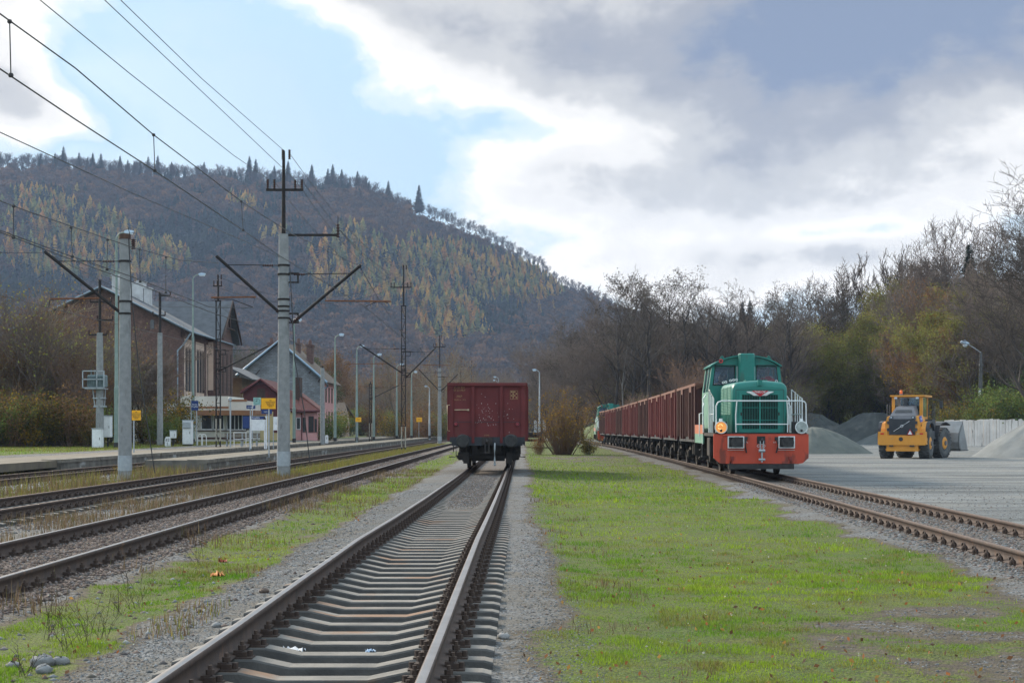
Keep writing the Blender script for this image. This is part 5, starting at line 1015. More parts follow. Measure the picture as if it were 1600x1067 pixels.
# ---------------------------------------------------------------- train crew
skin = M('skin', (.45, .26, .18), rough=.6)
def person(label, loc, yaw, vest_c, sleeve, stripes=False):
    """seated / standing figure behind the windscreen: one skinned body, vest and hair as children"""
    r = empty('person', loc, yaw, label=label, cat='person')
    def skinmesh(name, V, E, Rr, mat_, par, root=0):
        me = bpy.data.meshes.new(name); me.from_pydata(V, E, []); me.materials.append(mat_); o = link(name, me, par)
        md = o.modifiers.new('Skin', 'SKIN'); sv = me.skin_vertices[0].data if me.skin_vertices else None
        if sv is None:
            bpy.context.view_layer.objects.active = o
        for i, q in enumerate(Rr): o.data.skin_vertices[0].data[i].radius = (q, q) if not isinstance(q, tuple) else q
        o.data.skin_vertices[0].data[root].use_root = True
        sb = o.modifiers.new('Sub', 'SUBSURF'); sb.levels = 2; sb.render_levels = 2
        bpy.context.view_layer.update(); m2 = bpy.data.meshes.new_from_object(o.evaluated_get(bpy.context.evaluated_depsgraph_get())); bpy.data.objects.remove(o)
        for p in m2.polygons: p.use_smooth = True
        return link(name, m2, par)
    V = [(0, 0, .0), (0, 0, .25), (0, 0, .42), (0, .0, .53), (0, -.01, .60), (0, -.02, .68), (0, -.015, .77),
         (-.19, 0, .45), (-.25, -.05, .22), (-.2, -.28, .12), (-.18, -.36, .12), (.19, 0, .45), (.25, -.05, .22), (.2, -.28, .12), (.18, -.36, .12),
         (-.1, -.05, -.03), (-.13, -.42, -.03), (-.13, -.44, -.42), (-.13, -.55, -.46), (.1, -.05, -.03), (.13, -.42, -.03), (.13, -.44, -.42), (.13, -.55, -.46)]
    E = [(0, 1), (1, 2), (2, 3), (3, 4), (4, 5), (5, 6), (2, 7), (7, 8), (8, 9), (9, 10), (2, 11), (11, 12), (12, 13), (13, 14), (0, 15), (15, 16), (16, 17), (17, 18), (0, 19), (19, 20), (20, 21), (21, 22)]
    Rr = [.15, .14, (.15, .11), .055, .07, .10, .075, .07, .05, .038, .04, .07, .05, .038, .04, .09, .07, .05, .045, .09, .07, .05, .045]
    body = skinmesh('body', V, E, Rr, skin, r)
    skinmesh('trousers', [V[i] for i in (0, 15, 16, 17, 19, 20, 21)], [(0, 1), (1, 2), (2, 3), (0, 4), (4, 5), (5, 6)], [.17, .105, .085, .065, .105, .085, .065], M('work_trousers', (.02, .03, .08), rough=.9) if 'work_trousers' not in MAT else MAT['work_trousers'], r)
    skinmesh('vest', [(0, 0, -.02), (0, 0, .25), (0, 0, .43), (-.17, 0, .46), (.17, 0, .46)], [(0, 1), (1, 2), (2, 3), (2, 4)], [.17, .165, (.17, .13), .09, .09], vest_c, r)
    for s in (0, 4): skinmesh('sleeve', [V[7+s], V[8+s], V[9+s]], [(0, 1), (1, 2)], [.085, .065, .05], sleeve, r)
    skinmesh('hair', [(0, .02, .74), (0, .01, .80)], [(0, 1)], [.098, .075], M('dark_hair', (.03, .02, .015), rough=.7) if 'dark_hair' not in MAT else MAT['dark_hair'], r)
    m = MB()
    for s in (-1, 1): m.ball((s*.035, -.108, .695), .012, 5)
    m.build('eyes', black_paint, r); m = MB(); m.rings([[(-.016, -.105, .64), (.016, -.105, .64), (0, -.10, .70)], [(-.008, -.135, .645), (.008, -.135, .645), (0, -.118, .68)]]); m.build('nose', skin, r); m = MB(); m.box(-.025, .025, -.108, -.1, .612, .62); m.build('mouth', M('lips', (.3, .1, .09)) if 'lips' not in MAT else MAT['lips'], r)
    return r
hiv = M('hi_vis_orange', (.75, .06, .03), (.6, .05, .03), 4, .7); setbsdf(hiv, Roughness=.7); navy = M('navy_cloth', (.02, .04, .14), rough=.9); bluest = M('pale_blue_cloth', (.12, .32, .60), (.5, .6, .7), 22, .8)
mw = l1.matrix_basis if False else Matrix.Translation(l1.location) @ Matrix.Rotation(l1.rotation_euler.z, 4, 'Z')
person('driver in a red orange vest at the right hand cab window of the near locomotive', mw @ Vector((.80, 5.0, 2.80)), .5, hiv, hiv)
person('second man in pale blue sleeves low behind the left cab window of the near locomotive', mw @ Vector((-.80, 5.0, 2.55)), -.3, navy, bluest)
# ---------------------------------------------------------------- flat wagon beyond the lone wagon
Yf = 150; r = empty('flat_wagon', (PX(832, Yf), Yf, 0), .0, label='low flat wagon with grey stakes half hidden between the red wagon and the bush', cat='goods wagon')
m = MB(); m.box(-1.35, 1.35, 0, 12, 1.0, 1.2); m.box(-1.0, 1.0, .2, 11.8, .7, 1.0); m.build('bed', frame_m, r)
for x in (-1.2, .3, 1.1): m = MB(); m.box(x-.12, x+.12, .1, .3, 1.2, 2.0); m.box(x-.12, x+.12, 3, 3.2, 1.2, 2.3); m.build('stake', galv, r)
for y_ in (2, 10): wheelset(r, y_)
for x in (-.875, .875): m = MB(); m.tube([(x, 0, 1.04), (x, -.4, 1.04)], .1, 8); m.tube([(x, -.4, 1.04), (x, -.46, 1.04)], .24, 14); m.build('buffer', black_rubber, r)
# ---------------------------------------------------------------- wheel loader
ly = M('loader_yellow', (.68, .30, .045), (.60, .26, .04), 1.6, .45, c3=(.42, .30, .16), s3=1.2, t3=.60, sc3=(1, 1, 1.5)); lg = M('loader_grey', (.16, .16, .175), (.12, .12, .13), 2, .5); lb = M('loader_black', (.03, .035, .045), (.05, .055, .06), 3, .6, c3=(.14, .14, .13), s3=1.6)
tyre = M('dusty_tyre', (.11, .115, .115), (.06, .065, .07), 2.5, .95, .3, 12, c3=(.19, .195, .19), s3=2, t3=.55); steelb = M('bucket_steel', (.28, .30, .31), (.20, .21, .22), 1.5, .5, metal=.3); taill = M('tail_light', (.6, .02, .02), rough=.3)
Yl = 96.; A = R(-24)
ld = empty('wheel_loader', (PX(1409, Yl), Yl, PZ(717, Yl)), A, label='yellow wheel loader seen from behind, parked on the gravel yard', cat='wheel loader')
def tyre_mesh(name, x, y, parent, r_=.90, w_=.62, s=1):
    m = MB(); prof = [(-w_/2+.05, .50), (-w_/2, .62), (-w_/2, .80), (-w_/2+.06, .87), (0, .885), (w_/2-.06, .87), (w_/2, .80), (w_/2, .62), (w_/2-.05, .50)]
    rg = [[(x+a, y+q*math.cos(t_), r_+q*math.sin(t_)) for t_ in [2*math.pi*i/32 for i in range(32)]] for a, q in prof]; m.rings(rg, 0, True, cap=True)
    for i in range(26):   # lugs
        t_ = 2*math.pi*i/26
        for k, (a0, a1) in enumerate(((-w_/2+.01, -.05), (.05, w_/2-.01))):
            tt_ = t_+(.5*2*math.pi/26 if k else 0); dt = .078
            m.rings([[(x+a, y+q*math.cos(tt_+d), r_+q*math.sin(tt_+d)) for a, d in ((a0, -dt), (a1, -dt*.8), (a1, dt*.8), (a0, dt))] for q in (.86, .925)], 0)
    t = m.build('tyre', tyre, parent)
    m = MB(); o = s*(w_/2-.06); m.tube([(x+o-s*.3, y, r_), (x+o, y, r_)], .50, 20); m.tube([(x+o, y, r_), (x+o+s*.05, y, r_)], [.38, .3], 16); m.build('rim', ly if s > 0 else ly, t); m = MB(); m.tube([(x+o+s*.05, y, r_), (x+o+s*.11, y, r_)], .14, 12); m.build('hub', lg, t); return t
tyre_mesh('t', -1.13, 1.35, ld, s=-1); tyre_mesh('t', 1.13, 1.35, ld, s=1)
m = MB(); m.prism([(-1.38, .85), (-1.30, .80), (1.30, .80), (1.38, .85), (1.38, 1.34), (1.36, 1.58), (.85, 1.58), (.80, 1.36), (-.80, 1.36), (-.85, 1.58), (-1.36, 1.58), (-1.38, 1.34)], .55, 'y', 0); m.build('counterweight', ly, ld)
m = MB(); m.box(-.9, .9, .1, .9, .45, .80); m.prism([(-1.0, .56), (1.0, .56), (.85, .46), (-.85, .46)][::-1], .5, 'y', .15); m.box(-.6, .6, .3, 4.2, .6, 1.3); m.build('chassis', ly, ld)
m = MB(); m.box(-.72, -.5, -.02, .1, .72, .80); m.box(.45, .7, -.02, .1, .72, .80); m.tube([(-.05, -.02, 1.15), (-.05, .02, 1.15)], .12, 14); m.tube([(-.05, -.08, 1.12), (-.05, 0, 1.12)], .06, 8); m.build('tow_hitch', lb, ld)
for s in (-1, 1):
    m = MB(); m.box(s*1.12-.1, s*1.12+.1, -.02, .0, 1.42, 1.50); m.build('tail_light', taill, ld)
    m = MB(); m.box(s*.62-.1, s*.62+.1, .1, .2, 2.33, 2.47, bev=.02); m.build('work_light', lb, ld); m = MB(); m.box(s*.62-.05, s*.62+.05, .07, .1, 2.36, 2.43); m.build('lens', lampglass, ld)
# hood
m = MB(); m.rings([[(-.98, .12, 1.36), (.98, .12, 1.36), (.98, .2, 2.1), (.90, .3, 2.45), (-.90, .3, 2.45), (-.98, .2, 2.1)], [(-1.0, 1.9, 1.36), (1.0, 1.9, 1.36), (1.0, 1.9, 2.25), (.85, 1.9, 2.55), (-.85, 1.9, 2.55), (-1.0, 1.9, 2.25)]]); m.build('hood', ly, ld)
m = MB(); m.rings([[(-.80, .22, 2.30), (.80, .22, 2.30), (.74, .32, 2.5), (-.74, .32, 2.5)], [(-.70, .9, 2.3), (.70, .9, 2.3), (.50, .95, 3.02), (-.50, .95, 3.02)], [(-.7, 1.9, 2.3), (.7, 1.9, 2.3), (.5, 1.9, 3.1), (-.5, 1.9, 3.1)]]); m.build('engine_cover', lg, ld)
m = MB(); m.rings([[(-.50, .54, 2.66), (.50, .54, 2.66), (.44, .74, 2.82), (-.44, .74, 2.82)], [(-.5, .52, 2.69), (.5, .52, 2.69), (.44, .72, 2.85), (-.44, .72, 2.85)]]); m.build('cover_vent', lb, ld)
m = MB(); m.prism([(-.74, 1.40), (.74, 1.40), (.74, 1.6), (.86, 1.62), (.86, 1.78), (.74, 1.8), (.74, 2.0), (.86, 2.02), (.86, 2.18), (.74, 2.2), (.78, 2.31), (-.78, 2.31), (-.74, 2.2), (-.86, 2.18), (-.86, 2.02), (-.74, 2.0), (-.74, 1.8), (-.86, 1.78), (-.86, 1.62), (-.74, 1.6)], .1, 'y', .06)
for i in range(14): m.box(-.7, .7, .05, .062, 1.45+i*.06, 1.47+i*.06)
gr_ = m.build('rear_grille', lb, ld)
m = MB(); m.tube([(-.47, .03, 1.60), (.45, .03, 2.18)], .018, 6); m.tube([(-.01+.075*math.cos(a), .03, 1.89+.075*math.sin(a)) for a in [2*math.pi*i/16 for i in range(17)]], .018, 5); m.build('emblem', M('chrome', (.7, .72, .75), rough=.25, metal=.8), gr_)
m = MB(); m.prism([(.28, 1.38), (.68, 1.38), (.48, 1.74)], .02, 'y', -.03); wt = m.build('warning_triangle', red_b, ld); m = MB(); m.prism([(.355, 1.42), (.605, 1.42), (.48, 1.65)], .01, 'y', -.045); m.build('triangle_centre', white_paint, wt)
m = MB(); m.rings([[(1.005, .35, 2.12), (1.012, .35, 2.12), (.93, .35, 2.42), (.925, .35, 2.42)], [(1.005, 1.1, 2.2), (1.012, 1.1, 2.2), (.91, 1.1, 2.52), (.9, 1.1, 2.52)]]); sk = m.build('blue_sticker', M('sticker_blue', (.03, .06, .42), rough=.4), ld)
text('VOLVO', .16, white_paint, sk, (.985, .72, 2.30), (R(74), 0, R(90)))
m = MB(); m.box(1.0, 1.02, .55, .85, 1.5, 2.0); m.box(1.0, 1.02, 1.0, 1.5, 1.5, 2.05); m.build('side_vent', lb, ld)
# fenders
for s in (-1, 1):
    m = MB(); a0 = [(.35, 1.30), (.42, 1.75), (.75, 2.08), (1.3, 2.18), (1.95, 2.10), (2.35, 1.7)]
    for mi_, (xa_, xb_, e__) in enumerate(((.98, 1.28, 0), (1.28, 1.47, .02))):
        rg = [[(s*xa_, y_, z_+e__), (s*xb_, y_, z_+e__), (s*xb_, y_+.0, z_-.07), (s*xa_, y_, z_-.07)] for y_, z_ in a0]; m.rings(rg, mi_)
    me_ = m.build('fender', [ly, lb], ld)
# cab
m = MB(); m.box(-.95, 1.0, 1.65, 3.75, 3.60, 3.68, bev=.03); m.rings([[(-1.0, 1.6, 3.63), (1.05, 1.6, 3.63), (1.05, 1.6, 3.72), (-1.0, 1.6, 3.72)], [(-1.0, 3.9, 3.60), (1.05, 3.9, 3.60), (1.05, 3.9, 3.72), (-1.0, 3.9, 3.72)]]); m.build('cab_roof', ly, ld)
m = MB()
for x in (-.83, .78):
    for y_ in (1.85, 3.5): m.box(x-.09, x+.09, y_-.08, y_+.08, 2.3, 3.6)
m.box(-.9, .85, 1.8, 3.6, 1.9, 2.45); m.build('cab_frame', ly, ld)
m = MB(); m.box(-.74, .69, 1.86, 1.875, 2.45, 3.58); m.box(-.74, .69, 3.48, 3.495, 2.45, 3.58); m.box(.82, .835, 1.95, 3.42, 2.45, 3.58); m.box(-.875, -.86, 1.95, 3.42, 2.45, 3.58); m.build('cab_glass', clear_glass, ld)
m = MB(); m.box(-.3, .3, 2.5, 2.7, 2.45, 3.2, bev=.05); m.box(-.3, .3, 2.45, 3.0, 2.3, 2.6); m.build('driver_seat', lb, ld)
m = MB(); m.box(-.16, .02, 1.55, 1.75, 2.9, 3.55); m.build('air_intake', lb, ld)
m = MB(); m.tube([(-.42, 2.0, 3.72), (-.42, 2.0, 3.80)], .09, 10); bc = m.build('beacon_base', lg, ld); m = MB(); m.tube([(-.42, 2.0, 3.80), (-.42, 2.0, 3.98), (-.42, 2.0, 4.02)], [.085, .075, .03], 12); be = M('beacon_orange', (.9, .16, .02), rough=.3); m.build('beacon_lens', be, bc)
for x in (-.65, .6): m = MB(); m.box(x-.08, x+.08, 1.55, 1.6, 3.5, 3.6); m.build('roof_light', lampglass, ld)
m = MB()
for s, x in ((-1, -1.35), (1, 1.3)):
    m.tube([(x, 2.6, 2.3), (x, 2.6, 3.2), (x+s*.0, 3.4, 3.2), (x, 3.4, 2.3)], .022, 5); m.tube([(x, 2.6, 2.75), (x, 3.4, 2.75)], .018, 5)
m.tube([(1.2, 1.7, 2.2), (1.2, 1.7, 3.15), (1.25, 3.3, 3.15), (1.25, 3.3, 2.1)], .022, 5); m.build('handrails', lb, ld)
m = MB(); m.box(1.55, 1.75, 3.4, 3.5, 2.95, 3.4, bev=.03); m.tube([(1.0, 3.5, 3.5), (1.6, 3.45, 3.4)], .02, 5); m.build('mirror', lb, ld)
m = MB(); m.box(.95, 1.4, 2.3, 3.2, 1.15, 1.25); m.box(1.0, 1.4, 2.4, 3.1, .75, .8); m.box(.9, 1.35, 2.2, 3.3, 1.25, 2.3); m.build('side_steps', lb, ld)
# front half, turned slightly at the joint
fr = empty('front_frame'); fr.parent = ld; fr.location = (0, 3.1, 0); fr.rotation_euler = (0, 0, R(-14))
def ft(name, m, mat_): return m.build(name, mat_, fr)
m = MB(); m.box(-.7, .7, -.2, 2.3, .6, 1.5); m.box(-.4, .4, 1.6, 2.5, 1.5, 2.3); ft('front_chassis', m, ly)
for s in (-1, 1):
    t_ = tyre_mesh('t', s*1.13, 1.55, fr, s=s)
    m = MB(); a0 = [(.5, 1.5), (.7, 1.95), (1.1, 2.12), (1.6, 2.16), (2.2, 2.0)]; rg = [[(s*.85, y_, z_), (s*1.47, y_, z_), (s*1.47, y_, z_-.06), (s*.85, y_, z_-.06)] for y_, z_ in a0]; m.rings(rg); m.box(min(s*.85, s*1.45), max(s*.85, s*1.45), .45, .5, 1.0, 1.5); ft('front_fender', m, lb)
m = MB(); [m.rings([[(s*.55-.12, 1.7, 1.9), (s*.55+.12, 1.7, 1.9), (s*.55+.12, 1.7, 2.3), (s*.55-.12, 1.7, 2.3)], [(s*.55-.12, 3.2, 1.0), (s*.55+.12, 3.2, 1.0), (s*.55+.12, 3.2, 1.4), (s*.55-.12, 3.2, 1.4)]]) for s in (-1, 1)]; ft('lift_arms', m, ly)
m = MB(); prof = [(4.6, .42), (3.5, .40), (3.2, .55), (3.1, .95), (3.2, 1.5), (3.5, 1.95), (3.65, 2.2), (3.75, 2.2), (3.6, 1.9), (3.3, 1.45), (3.22, .97), (3.3, .62), (3.55, .48), (4.6, .47)]
m.rings([[(x, a, b_) for a, b_ in prof] for x in (-1.6, 1.6)])
for x in (-1.6, 1.55): m.rings([[(x, a, b_) for a, b_ in ((4.5, .42), (3.5, .40), (3.2, .55), (3.1, .95), (3.2, 1.5), (3.5, 1.95), (3.7, 2.2), (4.3, .9))], [(x+.05, a, b_) for a, b_ in ((4.5, .42), (3.5, .40), (3.2, .55), (3.1, .95), (3.2, 1.5), (3.5, 1.95), (3.7, 2.2), (4.3, .9))]])
ft('bucket', m, steelb)
# ---------------------------------------------------------------- gravel piles and slab fence
pile_m = M('crushed_stone', (.115, .13, .13), (.075, .088, .09), .8, .95, .8, 9, c3=(.17, .18, .175), s3=.25, t3=.55)
def pile(label, cx, cy, hgt, rx, ry, seed, peaks=(), skew=(0, 0), pm=None):
    n, k = 34, 96; V = []; z0 = -.34; rd = np.random.default_rng(seed)
    for i in range(n+1):
        t_ = i/n
        for j in range(k):
            a = 2*math.pi*j/k; x = cx+rx*t_*math.cos(a)+skew[0]*(1-t_); y = cy+ry*t_*math.sin(a)+skew[1]*(1-t_)
            h_ = hgt*(max(0, 1-t_)**1.0-.10*math.exp(-(t_/.12)**2)+.04*math.sin(t_*3.1))
            h_ += float(fbm(x, y, 2.2, seed, 4)-.5)*hgt*.16*(min(1, (1-t_)*4)) + float(fbm(math.cos(a)*6+seed, math.sin(a)*6, 1.0, seed, 3)-.5)*hgt*.12*math.sin(math.pi*min(1, t_))
            for (px_, py_, ph, pr) in peaks: h_ = max(h_, ph*(1-math.hypot(x-px_, y-py_)/pr))
            V.append((x-cx, y-cy, max(h_, -.3)))
    Fq = [(i*k+j, i*k+(j+1) % k, (i+1)*k+(j+1) % k, (i+1)*k+j) for i in range(n) for j in range(k)]
    me = fast_mesh('gravel_pile', np.array(V), np.array(Fq), [pm or pile_m], smooth=True); o = link('gravel_pile', me, label=label, cat='gravel pile', group='gravel piles in the yard'); o.location = (cx, cy, z0); return o
pile_b = M('fine_green_grit', (.13, .14, .125), (.095, .105, .098), 1.2, .95, .6, 14)
pile('tall dark grey gravel pile just left of the loader, with a pointed top', PX(1366, 222), 222, 4.7, 8.2, 7, 3)
pile('dark gravel pile with a rounded top right behind the locomotive front railing', PX(1268, 224), 224, 4.5, 7.0, 6, 5, peaks=((PX(1290, 226), 226, 3.4, 7),))
pile('low brownish grit pile running out flat behind the locomotive buffer', PX(1268, 118), 118, 2.25, 4.5, 4, 8, pm=pile_b)
pile('small low gravel heap at the foot of the tall pile, left of the loader', PX(1392, 190), 190, 1.9, 4.5, 4, 13)
pile('pale grey gravel pile rising to the right edge in front of the slab fence', PX(1648, 104), 104, 3.1, 5.2, 5, 17, pm=M('pale_crushed_stone', (.20, .21, .21), (.15, .16, .16), 1.2, .95, .6, 10))
Yf = 170.; x0, x1 = PX(1476, Yf), PX(1640, Yf); fz = ground_z(48, Yf)
fe = empty('slab_fence', (x0, Yf, fz), label='tall fence of weathered white concrete slabs beside the pale gravel pile', cat='fence')
slabm = M('weathered_slab', (.72, .67, .62), (.58, .53, .49), .9, .9, .3, 6, world=True, c3=(.25, .22, .19), s3=1.1, t3=.6, sc3=(3, 3, .4))
x = 0; i = 0
while x < x1-x0:
    w_ = random.uniform(.26, .36); m = MB(); h_ = PZ(655.5, Yf)-fz+random.uniform(-.1, .08); t_ = random.uniform(-.02, .02)
    m.rings([[(x+.015, a, -.2) for a in (-.06,)]+[(x+w_-.015, -.06, -.2), (x+w_-.015, .06, -.2), (x+.015, .06, -.2)], [(x+.015+t_, -.06, h_), (x+w_-.015+t_, -.06, h_+random.uniform(-.05, .05)), (x+w_-.015+t_, .06, h_), (x+.015+t_, .06, h_)]])
    m.build('slab', slabm, fe).location = (0, random.uniform(-.05, .05), 0); x += w_
# ---------------------------------------------------------------- bare trees and shrubs (built once, copied)
def M_leaf(name, rough=.8, trans=.25):
    m = bpy.data.materials.new(name); m.use_nodes = True; t = m.node_tree; b = t.nodes['Principled BSDF']; va = nd(t, 'ShaderNodeVertexColor'); va.layer_name = 'Col'
    b.inputs['Roughness'].default_value = rough; b.inputs['Specular IOR Level'].default_value = .2; oi = nd(t, 'ShaderNodeObjectInfo')
    hs_ = nd(t, 'ShaderNodeHueSaturation'); mr = nd(t, 'ShaderNodeMapRange'); mr.inputs[3].default_value = .78; mr.inputs[4].default_value = 1.2; t.links.new(oi.outputs['Random'], mr.inputs[0]); t.links.new(mr.outputs[0], hs_.inputs['Value']); t.links.new(va.outputs[0], hs_.inputs['Color'])
    t.links.new(hs_.outputs[0], b.inputs['Base Color'])
    if trans:
        tl = nd(t, 'ShaderNodeBsdfTranslucent'); t.links.new(hs_.outputs[0], tl.inputs[0]); ms = nd(t, 'ShaderNodeMixShader'); ms.inputs[0].default_value = trans
        o = t.nodes['Material Output']; t.links.new(b.outputs[0], ms.inputs[1]); t.links.new(tl.outputs[0], ms.inputs[2]); t.links.new(ms.outputs[0], o.inputs[0])
    return m
leafm = M_leaf('foliage', .8, .4); barkm = M_leaf('bark', .95, 0); twigm = M_leaf('twigs', .95, .0)
def segs_mesh(name, segs, mat_, thin=.0):
    """segs: rows x0 y0 z0 x1 y1 z1 r0 r1 + rgb; prisms with 3 or 5 sides"""
    S = np.array(segs, float); 
    if len(S) == 0: return None
    a, b_ = S[:, 0:3], S[:, 3:6]; d = b_-a; d /= np.maximum(np.linalg.norm(d, axis=1, keepdims=True), 1e-6)
    up = np.where(np.abs(d[:, 2:3]) > .9, np.array([[1., 0, 0]]), np.array([[0, 0, 1.]])); u = np.cross(d, up); u /= np.linalg.norm(u, axis=1, keepdims=True); v = np.cross(u, d)
    k = 3 if thin else 6; V = []
    for end, rr_ in ((a, S[:, 6:7]), (b_, S[:, 7:8])):
        for j in range(k): t_ = 2*math.pi*j/k; V.append(end+(u*math.cos(t_)+v*math.sin(t_))*rr_)
    V = np.stack(V, 1); n = len(S); base = (np.arange(n)*2*k)[:, None]
    Q = np.concatenate([np.stack([base[:, 0]+j, base[:, 0]+(j+1) % k, base[:, 0]+k+(j+1) % k, base[:, 0]+k+j], -1) for j in range(k)])
    C_ = np.repeat(S[:, 8:11], 2*k, axis=0)
    return fast_mesh(name, V.reshape(-1, 3), Q, [mat_], C_)
def grow(rd, height, r0, spread, levels, up, kids, bark, twig, thick=(), crown_from=.3, jitter=.16, twr=.012, lens=(.5, .75)):
    big, small, tips = [], [], []
    def branch(p, d, L_, r, lev):
        n = 5 if lev == 0 else (4 if lev < 3 else 3); st = L_/n; pts = [p]; rs = [r]
        for i in range(n):
            d = d+np.array([rd.gauss(0, jitter), rd.gauss(0, jitter), rd.gauss(0, jitter*.6)+up*(.18 if lev else .25)]); d /= np.linalg.norm(d); pts.append(pts[-1]+d*st); rs.append(max(r*(1-.8*(i+1)/n), twr*.6))
        for i in range(n):
            c = bark if lev < 2 else twig; f = rd.uniform(.8, 1.2); (big if rs[i] > .045 else small).append([*pts[i], *pts[i+1], rs[i], rs[i+1], c[0]*f, c[1]*f, c[2]*f])
        if lev >= levels: tips.append(pts[-1]); tips.append(pts[len(pts)//2]); return
        k = kids[lev]
        for q in range(k):
            t_ = (crown_from if lev == 0 else .25)+(1-(crown_from if lev == 0 else .25))*((q+rd.random())/k); f = t_*n; i = min(int(f), n-1); pp = pts[i]+(pts[i+1]-pts[i])*(f-i)
            dd = pts[i+1]-pts[i]; dd = dd/np.linalg.norm(dd); az_ = rd.uniform(0, 6.283); s_ = np.array([math.cos(az_), math.sin(az_), rd.uniform(-.1, .35)]); s_ -= dd*np.dot(s_, dd); s_ /= np.linalg.norm(s_)
            sp_ = spread*rd.uniform(.7, 1.25); nd_ = dd*math.cos(sp_)+s_*math.sin(sp_); ll = L_*rd.uniform(*lens)*(1.0-.45*(t_-.3) if lev == 0 else 1)
            branch(pp, nd_, ll, max(rs[i]*rd.uniform(.45, .62), twr), lev+1)
    branch(np.zeros(3), np.array([rd.gauss(0, .05), rd.gauss(0, .05), 1.]), height, r0, 0)
    return big, small, tips
def leaf_cards(rd_, centers, per, spread, size, cols, flat=.0):
    n = len(centers)*per; c = np.repeat(np.array(centers), per, axis=0)+rd_.normal(0, spread, (n, 3)); a = rd_.normal(size=(n, 3)); a /= np.linalg.norm(a, axis=1, keepdims=True); b_ = rd_.normal(size=(n, 3)); b_ = np.cross(a, b_); b_ /= np.linalg.norm(b_, axis=1, keepdims=True)
    s = size*rd_.uniform(.6, 1.3, (n, 1)); V = np.stack([c-a*s, c+b_*s*.6, c+a*s, c-b_*s*.6], 1).reshape(-1, 3); Q = np.arange(n*4).reshape(-1, 4)
    ci = rd_.integers(0, len(cols), n); C_ = np.array(cols)[ci]*rd_.uniform(.75, 1.25, (n, 1)); return V, Q, np.repeat(C_, 4, axis=0)
NOM = {'bare_alder': 23, 'bare_tree': 19, 'bare_tall_tree': 24, 'bare_birch': 21, 'bare_thicket_tree': 8.5, 'olive_willow': 12.5, 'rust_leaved_tree': 13.5, 'yellow_leaved_tree': 12.5, 'green_leaved_tree': 12.5, 'big_bare_tree': 22, 'ridge_beech': 1}
def tree_proto(name, seed, height, r0, spread, levels, up, kids, bark, twig, leaves=None, **k):
    rd = random.Random(seed); big, small, tips = grow(rd, height, r0, spread, levels, up, kids, bark, twig, **k)
    zs = np.sort(np.array([q[5] for q in small])); f_ = NOM[name]/zs[int(len(zs)*.992)]
    def scl(rows): return [[v*f_ if i < 6 else v for i, v in enumerate(q)] for q in rows]
    big, small, tips = scl(big), scl(small), [t_*f_ for t_ in tips]
    r = empty(name, cat='tree'); link('trunk', segs_mesh('trunk', big, barkm), r)
    c = link('crown', segs_mesh('crown', small, twigm, thin=1), r)
    if leaves:
        per, spr, size, cols, frac = leaves; rg_ = np.random.default_rng(seed); tp = [t_ for t_ in tips if rd.random() < frac]
        if tp: V, Q, C_ = leaf_cards(rg_, tp, per, spr, size, cols); link('leaves', fast_mesh('leaves', V, Q, [leafm], C_), r)
    return r
GREYB, DKB = (.11, .095, .082), (.055, .046, .042); TW1, TW2, TW3 = (.125, .10, .088), (.19, .125, .095), (.23, .19, .13)
OL = [(.25, .26, .06), (.20, .22, .055), (.27, .23, .06), (.19, .14, .06)]; BRN = [(.20, .105, .05), (.15, .085, .05), (.24, .14, .05)]; YEL = [(.38, .22, .02), (.30, .17, .02), (.2, .16, .03)]; GRN = [(.11, .16, .04), (.08, .12, .03), (.15, .19, .045)]
used_p = set()
def plant(p, x, y, s, rz=None, sz=None, z=None, name=None, **k):
    o = clone(p) if p.name in used_p else p; used_p.add(p.name)
    if name and o is not p: o.name = name
    o.location = (x, y, ground_z(x, y)-.12 if z is None else z); o.scale = (s, s, s*(sz or 1)); o.rotation_euler = (0, 0, random.uniform(0, 6.28) if rz is None else rz); tag(o, **k); return o
alder = [tree_proto('bare_alder', 100+i, 20, .30, .85, 4, .3, (22, 8, 5, 4), DKB, (.12, .095, .082), crown_from=.28, twr=.022, lens=(.28, .42), leaves=(5, .32, .11, [(.05, .045, .03), (.08, .07, .04)], .12)) for i in range(3)]
alderf = [tree_proto('bare_alder', 110+i, 20, .36, .8, 4, .35, (15, 7, 5, 4), (.05, .043, .04), (.10, .082, .07), crown_from=.48, twr=.022, lens=(.26, .40)) for i in range(2)]
oak = [tree_proto('bare_tree', 120+i, 13, .30, .75, 5, .55, (8, 5, 4, 4, 3), DKB, (.15, .118, .10), crown_from=.25, twr=.028, lens=(.5, .72)) for i in range(3)]
poplar = [tree_proto('bare_tall_tree', 140+i, 20, .22, .42, 4, .9, (15, 8, 5, 4), DKB, (.085, .066, .055), crown_from=.2, twr=.034, lens=(.3, .5)) for i in range(2)]
birch = [tree_proto('bare_birch', 150, 17, .10, .38, 4, .5, (14, 6, 4, 3), (.26, .25, .24), TW1, crown_from=.3, twr=.014, lens=(.25, .4))]
brush = [tree_proto('bare_thicket_tree', 160+i, 7, .09, .55, 4, .6, (8, 6, 4, 4), GREYB, (TW2, TW1, TW3)[i % 3], crown_from=.03, twr=.012, lens=(.5, .8), jitter=.22, leaves=(2, .2, .07, BRN if i % 2 == 0 else OL, .3)) for i in range(3)]
willow = [tree_proto('olive_willow', 170+i, 10, .16, .6, 4, .5, (10, 7, 5, 4), GREYB, TW3, crown_from=.1, twr=.016, lens=(.42, .65), leaves=(8, .36, .10, OL, .9)) for i in range(2)]
rusty = [tree_proto('rust_leaved_tree', 180, 11, .16, .6, 4, .5, (9, 7, 5, 3), GREYB, TW2, crown_from=.12, twr=.015, lens=(.42, .65), leaves=(5, .3, .10, BRN, .8))]
